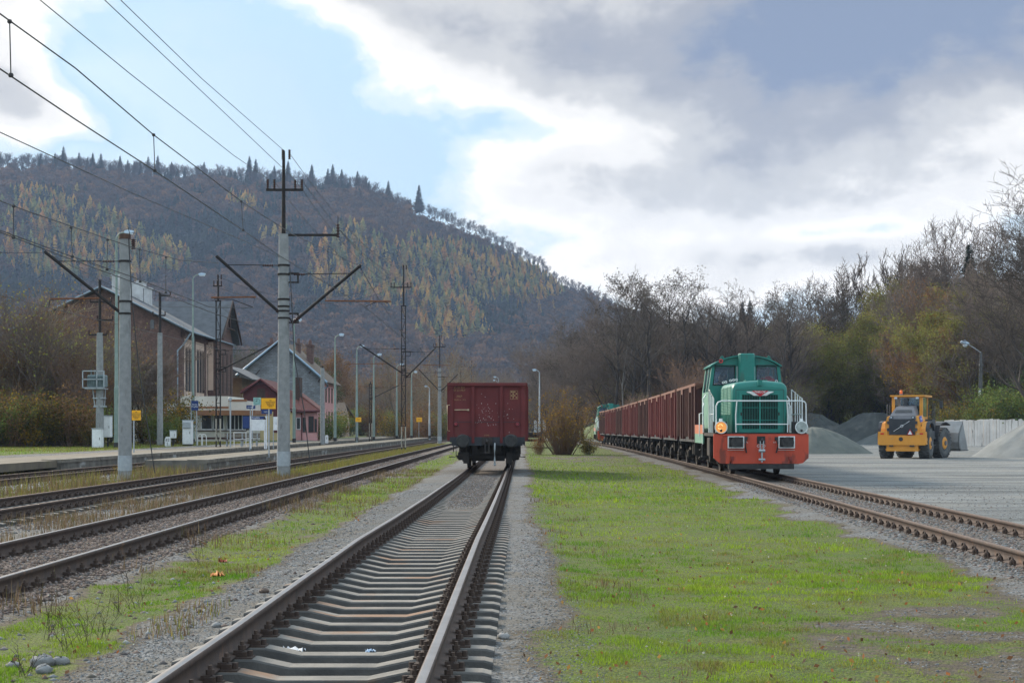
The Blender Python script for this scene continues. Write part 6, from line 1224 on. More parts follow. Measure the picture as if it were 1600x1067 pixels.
yellowt = [tree_proto('yellow_leaved_tree', 190, 10, .15, .6, 4, .5, (9, 6, 4, 3), GREYB, TW3, crown_from=.12, twr=.015, lens=(.42, .65), leaves=(6, .3, .11, [(.34, .20, .02), (.22, .16, .03), (.16, .09, .02)], .85))]
greent = [tree_proto('green_leaved_tree', 195, 10, .15, .6, 4, .4, (9, 6, 4, 3), GREYB, TW3, crown_from=.1, twr=.015, lens=(.42, .62), leaves=(8, .3, .11, [(.045, .075, .025), (.03, .055, .02), (.07, .10, .03)], .95))]
def shrub(name, seed, h, n, leaves, twig=GREYB, lean=.5):
    rd = random.Random(seed); small = []; tips = []; big = []
    for i in range(n):
        a = rd.uniform(0, 6.283); l = lean*rd.random(); p = np.array([math.cos(a)*l*h*.18, math.sin(a)*l*h*.18, 0]); d = np.array([math.cos(a)*l, math.sin(a)*l, 1.]); L_ = h*rd.uniform(.5, 1.08)/(1+.25*l*l); k = 5; r_ = .02
        for j in range(k):
            d2 = d+np.array([rd.gauss(0, .12), rd.gauss(0, .12), 0]); d2 /= np.linalg.norm(d2); q = p+d2*L_/k; small.append([*p, *q, r_*(1-j/k)+.005, r_*(1-(j+1)/k)+.004, *twig])
            for s_ in range(2):
                if j > 0: e_ = q+np.array([rd.gauss(0, .18), rd.gauss(0, .18), rd.uniform(0, .3)])*h*.3; small.append([*q, *e_, .008, .003, *twig]); tips.append(e_); tips.append((q+e_)/2)
            p = q
        tips.append(p)
    r = empty(name, cat='shrub'); link('stems', segs_mesh('stems', small, twigm, thin=1), r); per, spr, size, cols, frac = leaves
    V, Q, C_ = leaf_cards(np.random.default_rng(seed), [t_ for t_ in tips if rd.random() < frac], per, spr, size, cols); link('leaves', fast_mesh('leaves', V, Q, [leafm], C_), r); return r
sh_green = shrub('leafy_bush', 31, 3.4, 34, (8, .22, .075, GRN+[(.12, .13, .03)], 1), lean=.9)
sh_olive = shrub('olive_bush', 32, 3.2, 34, (5, .22, .08, [(.12, .11, .03), (.09, .10, .03), (.10, .07, .03), (.25, .17, .02)], 1), lean=.9)
sh_yel = shrub('yellow_bush', 33, 2.4, 22, (4, .2, .09, YEL+[(.09, .10, .03)], .8), lean=.8)
sh_rust = shrub('rusty_bush', 34, 3.5, 30, (4, .22, .08, BRN+[(.14, .09, .04)], .9), TW2, lean=.7)
# the bush between the tracks
bs = shrub('twiggy_bush', 36, 4.3, 170, (2, .12, .05, YEL+[(.16, .11, .03), (.2, .1, .04)], .8), (.13, .085, .06), lean=.78)
plant(bs, PX(880, 112), 112, 1, label='wide twiggy bush with a few yellow leaves between the tracks, right of the lone wagon', cat='shrub')
for q, s_, p_ in ((-1.6, .42, sh_rust), (1.7, .45, sh_olive), (.3, .4, sh_rust)): plant(p_, PX(880, 112)+q, 111.3+abs(q)*.3, s_, group='low growth at the foot of the twiggy bush', label='low brown growth at the foot of the twiggy bush between the tracks', cat='shrub')
# ---- middle wood behind the red train
GM = 'bare trees in the wood behind the train'; GR = 'trees on the bank behind the yard'; GL = 'bare trees round the station'; GV = 'bare trees down the valley'
def place(lst, grp, lab, cat='tree', hs=1.0):
    for (p, px, Y, h, baseh) in lst: plant(p, PX(px, Y), Y, h/baseh, group=grp, label=lab, cat=cat)
rp = random.Random(5)
# skyline trees at known places (px, top py)
for (px, top, Y, p, bh, lab) in [(1000, 432, 235, alder[0], 23, 'tall bare alder with an airy top, left of the pair above the train'), (1065, 434, 225, alder[1], 23, 'tall bare alder with a forked top in the middle of the wood above the train'), (1040, 445, 240, alder[2], 23, 'bare alder close left of the tallest one above the train'),
        (975, 460, 245, oak[0], 19, 'bare spreading tree left of the airy alder above the train'), (900, 505, 250, alder[2], 23, 'dark bare alder leaning over the far locomotive'), (862, 525, 270, oak[1], 19, 'round dark bare tree behind the lamp post right of the lone wagon'), (1110, 470, 230, oak[1], 19, 'broad bare tree just left of the green locomotive roof'),
        (1145, 485, 235, alder[0], 23, 'bare tree behind the exhaust of the green locomotive'), (1200, 445, 240, alder[1], 23, 'bare tall tree directly behind the cab of the green locomotive'), (1235, 440, 245, oak[2], 19, 'bare round tree right of the locomotive cab against the sky'), (1262, 450, 250, alder[2], 23, 'thin bare tree left of the big rounded crowns on the right'),
        (1325, 398, 262, poplar[0], 24, 'tall bare tree with upswept branches, left one of the rounded group'), (1360, 392, 258, poplar[1], 24, 'tallest bare tree of the rounded group above the loader'), (1392, 402, 262, poplar[0], 24, 'tall bare tree with upswept branches, right one of the rounded group'), (1300, 415, 265, oak[0], 19, 'bare spreading tree at the left flank of the rounded group'), (1425, 425, 250, poplar[1], 24, 'bare tree right of the rounded group above the yard'), (1450, 415, 240, oak[2], 19, 'bare tree between the rounded group and the big tree at right')]:
    gzv = ground_z(PX(px, Y), Y); h = PZ(top, Y)-gzv; plant(p, PX(px, Y), Y, h/bh, label=lab, cat='tree')
plant(birch[0], PX(978, 205), 205, 1.0, label='slender white stemmed birch above the middle of the red train', cat='tree')
plant(birch[0], PX(1130, 215), 215, .85, label='white stemmed birch left of the locomotive exhaust', cat='tree')
for i in range(75):
    px = rp.uniform(838, 1230); Y = rp.uniform(200, 330); x = PX(px, Y)
    if x < float(xE(min(Y, 249)))+3.2 and Y < 215: continue
    top = np.interp(px, [838, 900, 980, 1070, 1140, 1230], [560, 525, 480, 465, 500, 480])+rp.uniform(0, 60); p = rp.choice(alder+oak+oak); h = PZ(top, Y)-ground_z(x, Y)
    plant(p, x, Y, h/(23 if p in alder else 19), group=GM, label='dark bare tree among many in the wood behind the red train')
for i in range(22):
    px = 850+i*19+rp.uniform(-7, 7); Y = rp.uniform(186, 212); x = PX(px, Y)
    if x < float(xE(min(Y, 249)))+3.2: continue
    plant(rp.choice(alderf), x, Y, rp.uniform(.66, .86), group='dark trunked trees in the front row of the wood', label='dark trunked bare tree in the front row of the wood behind the train')
for i in range(60):
    px = rp.uniform(834, 1260); Y = rp.uniform(172, 270); x = PX(px, Y)
    if x < float(xE(min(Y, 249)))+3.0: continue
    p = rp.choice(brush+[brush[0], brush[1]]); plant(p, x, Y, rp.uniform(.55, 1.25), group='thicket under the wood behind the train', label='brown bare thicket at the foot of the wood behind the red train')
# ---- right bank
for i in range(44):
    px = rp.uniform(1200, 1450); Y = rp.uniform(234, 248); x = PX(px, Y); plant(rp.choice(willow+[willow[0], willow[1], willow[0], brush[1]]), x, Y, rp.uniform(.75, 1.2), group='olive willows behind the gravel piles', label='olive brown leafy tree in the row behind the gravel piles')
for (px, top, Y, p, bh, lab) in [(1235, 508, 243, willow[0], 12.5, 'rounded olive green willow right of the locomotive cab'), (1262, 512, 240, willow[1], 12.5, 'olive willow over the rounded gravel pile'), (1345, 500, 241, willow[1], 12.5, 'broad olive green willow over the pointed gravel pile'), (1385, 505, 243, willow[0], 12.5, 'olive willow left of the loader cab'),
        (1455, 445, 215, rusty[0], 13.5, 'orange brown leaved tree on the bank, highest of its colour'), (1445, 500, 205, yellowt[0], 12.5, 'golden yellow leaved tree low on the bank left of the yard lamp'), (1480, 470, 225, yellowt[0], 12.5, 'green gold leaved tree behind the yard lamp'), (1500, 500, 215, greent[0], 12.5, 'dark green leaved tree left of the yard lamp head')]:
    h = PZ(top, Y)-ground_z(PX(px, Y), Y); plant(p, PX(px, Y), Y, h/bh, label=lab, cat='tree')
for i in range(95):
    px = rp.uniform(1420, 1680); Y = rp.uniform(184, 262); x = PX(px, Y)
    if x < 50 and Y < 245: Y = rp.uniform(245, 275); x = PX(px, Y)
    plant(rp.choice(brush+[willow[0], rusty[0], willow[1], oak[2], willow[1]]), x, Y, rp.uniform(.7, 1.3), group=GR, label='brown tree or thicket on the wooded bank at the right')
for i in range(70):
    px = rp.uniform(1270, 1680); Y = rp.uniform(255, 330); x = PX(px, Y); p = rp.choice(oak+poplar+brush); top = np.interp(px, [1270, 1350, 1470, 1600, 1680], [500, 470, 450, 430, 430])+rp.uniform(0, 70); h = PZ(top, Y)-ground_z(x, Y)
    plant(p, x, Y, min(h, 24)/(24 if p in poplar else 19 if p in oak else 8.5), group='bare trees high on the right bank', label='bare tree high on the wooded bank at the right')
for i in range(42):
    px = 1478+i*3.6+rp.uniform(-3, 3); Y = rp.uniform(173, 183); p = rp.choice([sh_green, sh_olive, sh_yel, sh_olive, sh_green]); plant(p, PX(px, Y), Y, rp.uniform(.8, 1.5)*(1.25 if px > 1560 else 1), group='bushes behind the slab fence', label='green and yellow bush above the white slab fence')
for i in range(30):
    px = rp.uniform(1395, 1500); Y = rp.uniform(236, 246); plant(rp.choice([sh_olive, sh_yel, sh_rust, brush[0]]), PX(px, Y), Y, rp.uniform(.9, 1.5), group='bushes behind the loader', label='olive brown bush in the hedge behind the wheel loader')
# conifers near the right edge
def conifer_mesh(seed, h, r, n, cols, layers=16):
    rg_ = np.random.default_rng(seed); V = []; C_ = []; segs_ = [[0, 0, 0, 0, 0, h, .009*h, .001*h, .05, .04, .035]]
    for i in range(n):
        t_ = rg_.random()**.8*.9+.06; z = h*(.1+.9*t_); L_ = r*(1-t_)**.8*rg_.uniform(.3, 1.15)+.008*h; a = rg_.uniform(0, 6.283); dz = -.25*L_; c, s = math.cos(a), math.sin(a); w_ = L_*.22
        p0 = np.array([0, 0, z]); p1 = np.array([c*L_*.5-s*w_, s*L_*.5+c*w_, z+dz*.3]); p2 = np.array([c*L_, s*L_, z+dz]); p3 = np.array([c*L_*.5+s*w_, s*L_*.5-c*w_, z+dz*.6-.1*L_]); V += [p0, p1, p2, p3]; C_ += [np.array(cols[rg_.integers(len(cols))])*rg_.uniform(.7, 1.3)]*4
    return fast_mesh('needles', np.array(V), np.arange(len(V)).reshape(-1, 4), [leafm], np.array(C_)), segs_mesh('trunk', segs_, barkm)
SPR = [(.022, .040, .028), (.018, .032, .024), (.03, .05, .03)]
def spruce_proto(seed, h, r, n, cols=SPR, name='spruce_tree'):
    a, b_ = conifer_mesh(seed, h, r, n, cols); o = empty(name, cat='tree'); link('crown', a, o); link('trunk', b_, o); return o
spN = spruce_proto(5, 20, 3.6, 1100)
for i, (px, top, Y, lab) in enumerate([(1476, 402, 250, 'dark spruce rising behind the big bare tree, left one'), (1515, 372, 235, 'tall dark spruce showing through the big bare tree'), (1545, 395, 240, 'dark spruce at the right behind the big bare tree'), (1160, 466, 420, 'small far spruce tip on the skyline above the locomotive, left one of the pair'), (1172, 464, 420, 'small far spruce tip on the skyline above the locomotive, right one of the pair')]):
    h = PZ(top, Y)-ground_z(PX(px, Y), Y); plant(spN, PX(px, Y), Y, h/20, label=lab, cat='tree')
bigt = tree_proto('big_bare_tree', 215, 17, .42, .8, 5, .28, (11, 6, 5, 4, 3), DKB, (.07, .058, .05), crown_from=.22, twr=.019, lens=(.45, .68))
plant(bigt, PX(1612, 120), 120, .88, rz=.6, label='big bare dark tree overhanging the right edge of the picture', cat='tree')
plant(bigt, PX(1672, 135), 135, .80, rz=3.2, label='second big bare tree at the far right edge, partly out of the picture', cat='tree')
for i in range(16):
    px = 1562+i*6; Y = rp.uniform(174, 186); plant(rp.choice([brush[2], greent[0], sh_green, sh_green, brush[0]]), PX(px, Y)+rp.uniform(-1, 1), Y, rp.uniform(.6, .95), group='bushes at the right edge', label='green and brown bush at the right edge behind the pale gravel pile')
for i in range(16):
    px = rp.uniform(1225, 1480); Y = rp.uniform(236, 252); p = rp.choice([rusty[0], yellowt[0], willow[0], willow[1]]); plant(p, PX(px, Y), Y, rp.uniform(.7, 1.05), group='autumn coloured trees behind the gravel piles', label='brown gold or olive tree crown behind the gravel piles')
for i in range(12):
    px = rp.uniform(1490, 1620); Y = rp.uniform(190, 225); p = rp.choice([rusty[0], yellowt[0], willow[0], greent[0]]); plant(p, PX(px, Y), Y, rp.uniform(.7, 1.05), group='autumn coloured trees behind the slab fence', label='brown gold or green tree crown behind the slab fence')
for (px, Y, s, p) in [(95, 140, .50, oak[0]), (130, 143, .48, oak[2]), (172, 140, .50, oak[1]), (205, 143, .44, oak[0]), (235, 146, .40, oak[2]), (70, 138, .55, oak[1]), (150, 138, 1.15, brush[1]), (190, 140, 1.05, brush[0]), (110, 137, 1.2, brush[0])]:
    plant(p, PX(px, Y), Y, s, group=GL, label='bare brown tree or thicket growing in front of the station gable')
# ---- left side, round the station
for (px, Y, s, p) in [(20, 122, 1.3, brush[0]), (60, 120, 1.35, brush[1]), (95, 124, 1.3, brush[2]), (130, 128, 1.35, brush[0]), (165, 132, .95, brush[1]), (218, 138, .95, brush[2]), (-20, 120, .62, oak[1]), (14, 130, .58, oak[0]), (75, 128, .50, oak[2]), (118, 134, .50, oak[1]), (222, 136, .46, oak[0]), (150, 131, .5, oak[2]), (185, 137, .42, brush[0]), (262, 139, .40, oak[1]), (240, 141, .9, brush[0]), (205, 129, .9, brush[1])]:
    plant(p, PX(px, Y), Y, s, group=GL, label='bare brown tree or thicket growing in front of the station gable')
for i in range(60):
    px = rp.uniform(-60, 165); Y = rp.uniform(116, 150); p = rp.choice(brush+[rusty[0]]); plant(p, PX(px, Y), Y, rp.uniform(.5, 1.05)*(.72 if p is rusty[0] else 1)*(1 if px < 150 else .75), group='thicket at the left edge', label='brown bare thicket behind the green hedge at the left edge')
for i in range(40):
    px = rp.uniform(-30, 150); Y = rp.uniform(106, 112); p = rp.choice([sh_green, sh_olive, sh_yel, sh_rust, sh_olive]); s = rp.uniform(.55, 1.1)*(1 if px < 120 else .75); plant(p, PX(px, Y), Y, s, group='hedge at the left edge', label='green and yellow leafed bush of the hedge at the left edge')
for (px, Y, s, p, lab) in [(222, 128, .8, sh_olive, 'dark shrub with orange leaves right of the thick mast'), (240, 126, .9, sh_rust, 'rusty shrub in front of the white shed'), (252, 124, .75, sh_green, 'low green shrub at the foot of the pole by the white shed'), (275, 128, 1.1, sh_yel, 'yellow climber beside the ticket booth, right of the red stripe'), (279, 130, 1.25, sh_olive, 'tall olive climber on the station corner'), (514, 178, 1.0, sh_green, 'dark clipped bush right of the pink house'), (190, 60, .22, sh_yel, 'small yellow weed at the foot of the thick mast')]:
    plant(p, PX(px, Y), Y, s, label=lab, cat='shrub')
for i in range(34):
    px = rp.uniform(520, 700); Y = rp.uniform(235, 300); p = rp.choice([sh_olive, sh_green, sh_yel, sh_rust, brush[0], brush[2], sh_rust]); plant(p, PX(px, Y), Y, rp.uniform(.9, 1.7), group='bushes beyond the platform end', label='autumn bush beyond the platforms, left of the lone wagon')
for i in range(60):
    Y = rp.uniform(330, 560); px = rp.uniform(505, 850)
    x = PX(px, Y); top = rp.uniform(568, 615); p = rp.choice(oak+oak+brush+[rusty[0], alder[1]]); bh = {'b': 8.5}.get('b') if p in brush else 23 if p in alder else 13.5 if p is rusty[0] else 19; h = PZ(top, Y)-ground_z(x, Y); plant(p, x, Y, h/bh, group=GV, label='brown bare tree in the valley wood beyond the station tracks')
for i in range(70):
    Y = rp.uniform(230, 480); px = rp.uniform(-60, 520); x = PX(px, Y); top = rp.uniform(530, 600); p = rp.choice(oak+brush+[rusty[0], alder[0], greent[0]]); bh = 8.5 if p in brush else 23 if p in alder else 13.5 if p is rusty[0] else 12.5 if p is greent[0] else 19; h = PZ(top, Y)-ground_z(x, Y); plant(p, x, Y, h/bh, group='trees behind the station buildings', label='tree at the foot of the hill behind the station buildings')
# ---- conifer / larch / bare protos for the hill, as point arrays
def hill_proto(kind, seed):
    rg_ = np.random.default_rng(seed)
    if kind in ('spruce', 'larch'):
        n = 80; t_ = np.sort(rg_.random(n)**.75); a = rg_.uniform(0, 6.283, n); L_ = (1-t_)**.75*(.20 if kind == 'spruce' else .25)+.012; L_ *= rg_.uniform(.6, 1.2, n); z = .12+.86*t_; c, s = np.cos(a), np.sin(a); w_ = L_*.5
        V = np.stack([np.stack([0*c, 0*c, z+.05], -1), np.stack([c*L_-s*w_, s*L_+c*w_, z-.03], -1), np.stack([c*L_+s*w_, s*L_-c*w_, z-.05], -1)], 1)
    else:
        n = 70; d = rg_.normal(size=(n, 3)); d /= np.linalg.norm(d, axis=1, keepdims=True); r_ = rg_.uniform(.45, 1, (n, 1))**.5; c0 = d*r_*np.array([[.30, .30, .34]])+np.array([[0, 0, .62]]); e = rg_.normal(size=(n, 3))*.075; f = rg_.normal(size=(n, 3))*.06
        V = np.stack([c0-e, c0+e, c0+f+np.array([[0, 0, .05]])], 1)
        tr = np.array([[[-.012, 0, 0], [.012, 0, 0], [0, 0, .6]], [[0, 0, .2], [.2, .1, .75], [.01, .01, .22]], [[0, 0, .25], [-.2, -.05, .8], [-.01, .02, .27]]]); V = np.concatenate([V, tr])
    return V
protoH = {k: [hill_proto(k, s) for s in (1, 2, 3)] for k in ('spruce', 'larch', 'bare')}
COLS = {'spruce': [(.018, .032, .026), (.015, .027, .023), (.024, .040, .028)], 'larch': [(.50, .31, .06), (.38, .29, .07), (.24, .24, .07), (.45, .22, .05), (.17, .19, .06)], 'bare': [(.085, .056, .045), (.11, .068, .048), (.070, .052, .045), (.16, .085, .042)]}
LP = [(60, 350, 110, 45, 1.0), (170, 395, 60, 30, .7), (60, 430, 160, 45, 1.0), (230, 430, 90, 40, 1.1), (380, 345, 60, 25, .9), (420, 395, 40, 20, .6), (540, 440, 85, 75, 1.25), (620, 480, 40, 40, .6), (690, 425, 60, 40, .8), (760, 450, 90, 60, .95), (700, 520, 60, 45, 1.0), (850, 470, 60, 45, .8), (800, 560, 60, 25, .4), (640, 560, 120, 30, .4)]
SPx = [(110, 390, 130, 60, .5), (60, 470, 120, 40, .6), (270, 400, 80, 60, .6), (420, 380, 100, 60, .45), (720, 470, 130, 80, .8), (480, 470, 60, 60, .5), (250, 270, 200, 35, .35), (480, 300, 150, 30, .5)]
def field(lst, px, py): return sum(s*np.exp(-((px-a)/rx)**2-((py-b_)/ry)**2) for a, b_, rx, ry, s in lst)
rg_ = np.random.default_rng(77); NT = 16500
uu = rg_.uniform(-.36, .15, NT); tt_ = rg_.uniform(0, 1.0, NT)**.85*.965; yy = HB0+(HB1-HB0)*tt_; xx = uu*yy; zz = H(xx, yy)
pxs = CX+F*uu; pys = HY-(zz-CAMZ)/yy*F
nl = fbm(xx, yy, 60, 3); nl2 = fbm(xx, yy, 18, 9); pl = field(LP, pxs, pys+12)*(.55+1.0*nl2)+(nl-.6)*.25; ps_ = field(SPx, pxs, pys)*(.5+nl)+(nl2-.58)*.9
kind = np.where(pl > .74, 'larch', np.where(ps_ > .34, 'spruce', 'bare')); kind = np.where((kind == 'larch') & (rg_.random(NT) < .30), 'spruce', kind)
hh = np.where(kind == 'bare', rg_.uniform(12, 19, NT), rg_.uniform(13, 23, NT))
steep = (pxs > 640) & (tt_ > .80) ; hh = np.where(steep, hh*.55, hh)
singles = {}
def bake(idx):
    VV = []; CC = []
    for i in idx:
        k = kind[i]; p = protoH[k][int(rg_.integers(3))]; a = rg_.uniform(0, 6.283); c, s = math.cos(a), math.sin(a); q = p.copy()*hh[i]; x_ = q[..., 0]*c-q[..., 1]*s; y_ = q[..., 0]*s+q[..., 1]*c; q[..., 0] = x_+xx[i]; q[..., 1] = y_+yy[i]; q[..., 2] += zz[i]-1; VV.append(q.reshape(-1, 3))
        col = np.array(COLS[k][int(rg_.integers(len(COLS[k])))])*rg_.uniform(.8, 1.2); CC.append(np.clip(col*rg_.uniform(.75, 1.25, (len(p)*3, 1)), 0, 1))
    V = np.concatenate(VV); C_ = np.concatenate(CC); return V, C_
V, C_ = bake(range(NT)); link('hillside_forest', fast_mesh('hillside_forest', V, np.arange(len(V)).reshape(-1, 3), [leafm], C_), label='mixed autumn forest of larch, spruce and bare beech covering the hill', cat='forest', kind='stuff')
# single trees standing out along the ridge and on the slope
hp = {}
for k, nm in (('spruce', 'ridge_spruce'), ('larch', 'hill_larch'), ('bare', 'ridge_beech')):
    hp[k] = []
    for s_ in range(3):
        if k == 'spruce': o = spruce_proto(300+s_, 1, .23, 800, SPR, nm)
        elif k == 'larch': o = spruce_proto(310+s_, 1, .19, 420, [(.50, .28, .04), (.38, .27, .05), (.45, .21, .04)], nm)
        else:
            o = tree_proto(nm, 320+s_, .72, .012, .55, 4, .5, (9, 6, 4, 3), (.05, .042, .04), (.075, .058, .052), crown_from=.25, twr=.0036, lens=(.4, .6))
        hp[k].append(o)
def hill_tree(k, px, h, t_=.99, lab='', grp=None, py=None):
    Yy = HB0+(HB1-HB0)*t_
    if py is not None:
        best = min(((abs(HY-(float(H(PX(px, y_), y_))-CAMZ)/y_*F-py), y_) for y_ in np.linspace(HB0, HB1, 60))); Yy = best[1]
    x = PX(px, Yy); p = hp[k][rp.randrange(3)]; plant(p, x, Yy, h, z=float(H(x, Yy))-(2.2 if k == 'bare' else 1), label=lab, group=grp, cat='tree')
ridge_c = [(655, 36, 'large lone spruce on the descending ridge, rightmost of the tall ones'), (607, 30, 'slender lone spruce on the ridge left of the large one')]
for px, h, lab in ridge_c: hill_tree('spruce', px, h, lab=lab)
for px in [16, 65, 88, 98, 107, 122, 137, 145, 150, 158, 172, 187, 198, 212, 222, 232, 248, 268, 318, 328, 342, 388, 392, 400, 428, 452, 480, 488, 511, 521, 533, 547, 558, 572, 577, 460, 345]:
    hill_tree('spruce', px+rp.uniform(-2, 2), rp.uniform(17, 36)*(1.05 if px > 380 else 1), rp.uniform(.96, .995), 'dark spruce standing along the crest of the hill', 'spruces along the ridge')
for i in range(230):
    px = i*4.15+rp.uniform(-2, 2)-5
    hill_tree('bare', px, rp.uniform(14, 19)*np.interp(px, [0, 580, 640, 700, 900, 960], [1.35, 1.3, .95, 1.05, .85, .6]), rp.uniform(.975, .994) if px < 560 else rp.uniform(.985, .994), 'bare tree in the row along the crest of the hill', 'bare trees along the ridge')
n_ = 0
while n_ < 95:
    px = rp.uniform(0, 900); py = rp.uniform(330, 560)
    if field(LP, px, py) < .8: continue
    hill_tree('larch', px, rp.uniform(18, 27), lab='golden larch among the trees on the hillside', grp='larches on the hillside', py=py+14); n_ += 1
# valley wood at the foot of the hill
COLS['bare'] = [(.17, .09, .05), (.13, .075, .05), (.24, .12, .045), (.10, .065, .05)]
NT = 2600; uu = rg_.uniform(-.36, .14, NT); yy = rg_.uniform(600, 1160, NT); xx = uu*yy; zz = H(xx, yy); kind = np.where(rg_.random(NT) < .13, 'larch', 'bare'); hh = rg_.uniform(12, 19, NT)
V, C_ = bake(range(NT)); link('valley_wood', fast_mesh('valley_wood', V, np.arange(len(V)).reshape(-1, 3), [leafm], C_), label='brown autumn wood filling the valley floor below the hill', cat='forest', kind='stuff')
# ---------------------------------------------------------------- grass, weeds, stones (uncountable)
rg_ = np.random.default_rng(5)
def sample(n, y0, y1, ux0=-.32, ux1=.32, power=1.0):
    y = y0+(y1-y0)*rg_.random(n)**power; return rg_.uniform(ux0, ux1, n)*y, y
def blades(x, y, h, w_, cols, lean=.5):
    n = len(x); z = H(x, y)-.01; a = rg_.uniform(0, 6.283, n); b_ = rg_.uniform(0, 6.283, n); l = rg_.uniform(0, lean, n)*h
    p0 = np.stack([x-np.cos(a)*w_, y-np.sin(a)*w_, z], -1); p1 = np.stack([x+np.cos(a)*w_, y+np.sin(a)*w_, z], -1); p2 = np.stack([x+np.cos(b_)*l, y+np.sin(b_)*l, z+h], -1)
    V = np.stack([p0, p1, p2], 1).reshape(-1, 3); return V, np.repeat(cols, 3, axis=0)
def gcols(n, x, y, dry=None):
    t_ = fbm(x, y, 1.1, 61); t2 = fbm(x, y, .35, 62, 2); t3_ = fbm(x, y, 4.5, 64, 3); t_ = np.clip((t_-.5)*1.6+(t3_-.5)*1.2+.5, 0, 1); base = np.array([(.09, .20, .016)])*(1-t_[:, None])+np.array([(.25, .34, .03)])*t_[:, None]
    br = np.array([(.19, .14, .06)]); k = np.clip((t2-.50)*3.5+(dry if dry is not None else 0), 0, 1)[:, None]*rg_.uniform(.3, 1, (n, 1)); return (base*(1-k)+br*k)*rg_.uniform(.7, 1.3, (n, 1))
VV, CC = [], []
for (n, y0, y1, hgt, wd, pw_) in ((420000, 9.3, 26, .030, .0050, 1.45), (230000, 14, 50, .042, .008, 1.1), (110000, 36, 120, .07, .020, 1.1)):
    x, y = sample(n, y0, y1, -.34, .34, pw_); g = grassiness(x, y); k = rg_.random(n) < np.clip((g-.35)*2.2, 0, 1)*(.25+1.3*fbm(x, y, .3, 71, 3)); x, y, g = x[k], y[k], g[k]
    k = rg_.random(len(x)) < ss(y0-.1, y0+(4 if y0 > 10 else .01), y)*(1-ss(y1-7, y1, y)); x, y, g = x[k], y[k], g[k]; m_ = len(x)
    hh_ = hgt*rg_.uniform(.4, 1.3, m_)*(.5+1.0*ss(.3, .8, fbm(x, y, .35, 72, 3)))*(.6+.5*g); V, C_ = blades(x, y, hh_, wd*rg_.uniform(.6, 1.3, m_), gcols(m_, x, y, (1-g)*.9), .8); VV.append(V); CC.append(C_)
V = np.concatenate(VV); link('grass', fast_mesh('grass', V, np.arange(len(V)).reshape(-1, 3), [leafm], np.concatenate(CC)), label='short patchy green grass between the tracks', cat='grass', kind='stuff')
# dry brown weeds between the left tracks
VV, CC = [], []
def weeds(n, xa_, xb_, y0, y1, h0, h1, cols, dens=.5):
    y = rg_.uniform(y0, y1, n); x = rg_.uniform(xa_, xb_, n); k = fbm(x, y, 1.4, 81, 3) > dens; x, y = x[k], y[k]; m_ = len(x); c = np.array(cols)[rg_.integers(0, len(cols), m_)]*rg_.uniform(.7, 1.3, (m_, 1)); hh_ = rg_.uniform(h0, h1, m_)
    V, C_ = blades(x, y, hh_, .0016*y**.45+0*x, c, .35); VV.append(V); CC.append(C_)
DRY = [(.17, .12, .075), (.13, .09, .06), (.21, .16, .10), (.12, .11, .05)]; GY_ = [(.19, .20, .04), (.14, .17, .04), (.24, .20, .05), (.17, .12, .07)]
weeds(13000, -8.9, -7.0, 22, 60, .05, .28, DRY, .38); weeds(20000, -8.7, -6.9, 56, 175, .10, .36, GY_, .38); weeds(9000, -14.4, -11.6, 38, 63, .1, .5, GY_+DRY, .45); weeds(5000, -5.1, -4.1, 14, 60, .06, .30, DRY, .6); weeds(6000, -4.5, -2.9, 18, 70, .03, .15, DRY+GY_, .5); weeds(4000, -11.6, -10.7, 30, 90, .1, .45, DRY, .55)
weeds(2500, -22, -17.5, 34, 63, .1, .4, GY_, .4); weeds(16000, -34, -22.1, 84, 150, .05, .16, GY_, .3); weeds(900, -3.1, -2.6, 9.5, 16, .04, .14, DRY+GY_, .6); weeds(3000, .4, 1.4, 9.5, 40, .03, .12, DRY, .6)
V = np.concatenate(VV); link('dry_weeds', fast_mesh('dry_weeds', V, np.arange(len(V)).reshape(-1, 3), [leafm], np.concatenate(CC)), label='dry brown and yellow weeds standing between the left hand tracks', cat='weeds', kind='stuff')
# stones
OC = np.array([(1, 0, 0), (0, 1, 0), (-1, 0, 0), (0, -1, 0), (0, 0, 1), (0, 0, -1)], float); OF = np.array([(0, 1, 4), (1, 2, 4), (2, 3, 4), (3, 0, 4), (1, 0, 5), (2, 1, 5), (3, 2, 5), (0, 3, 5)])
def stones(name, lst, label, cat):
    VV, FF, CC = [], [], []; base = 0
    for (x, y, size, cols, dz) in lst:
        n = len(x); s = size*rg_.uniform(.5, 1.4, (n, 1, 1)); sh = OC[None]*rg_.uniform(.6, 1.3, (n, 6, 1))*s*np.array([1, 1, .65]); a = rg_.uniform(0, 6.283, n); c, q = np.cos(a)[:, None], np.sin(a)[:, None]
        X = sh[..., 0]*c-sh[..., 1]*q+x[:, None]+.0; Yv = sh[..., 0]*q+sh[..., 1]*c+y[:, None]; Z = sh[..., 2]+(H(x, y)+dz)[:, None]; V = np.stack([X, Yv, Z], -1).reshape(-1, 3)
        FF.append((OF[None]+(np.arange(n)*6)[:, None, None]).reshape(-1, 3)+base); base += n*6; VV.append(V); cc = np.array(cols)[rg_.integers(0, len(cols), n)]*rg_.uniform(.6, 1.35, (n, 1)); CC.append(np.repeat(cc, 6, axis=0))
    link(name, fast_mesh(name, np.concatenate(VV), np.concatenate(FF), [barkm], np.concatenate(CC)), label=label, cat=cat, kind='stuff')
REDS = [(.15, .115, .10), (.10, .075, .068), (.19, .15, .13), (.12, .11, .11)]; GRS = [(.15, .16, .17), (.10, .11, .115), (.21, .22, .23), (.14, .13, .115)]; PAL = [(.32, .33, .34), (.24, .25, .26), (.40, .40, .40)]
def band_pts(n, fx, a, b_, y0, y1, pw_=1.3): y = y0+(y1-y0)*rg_.random(n)**pw_; return fx(y)+rg_.uniform(a, b_, n), y
L_ = []
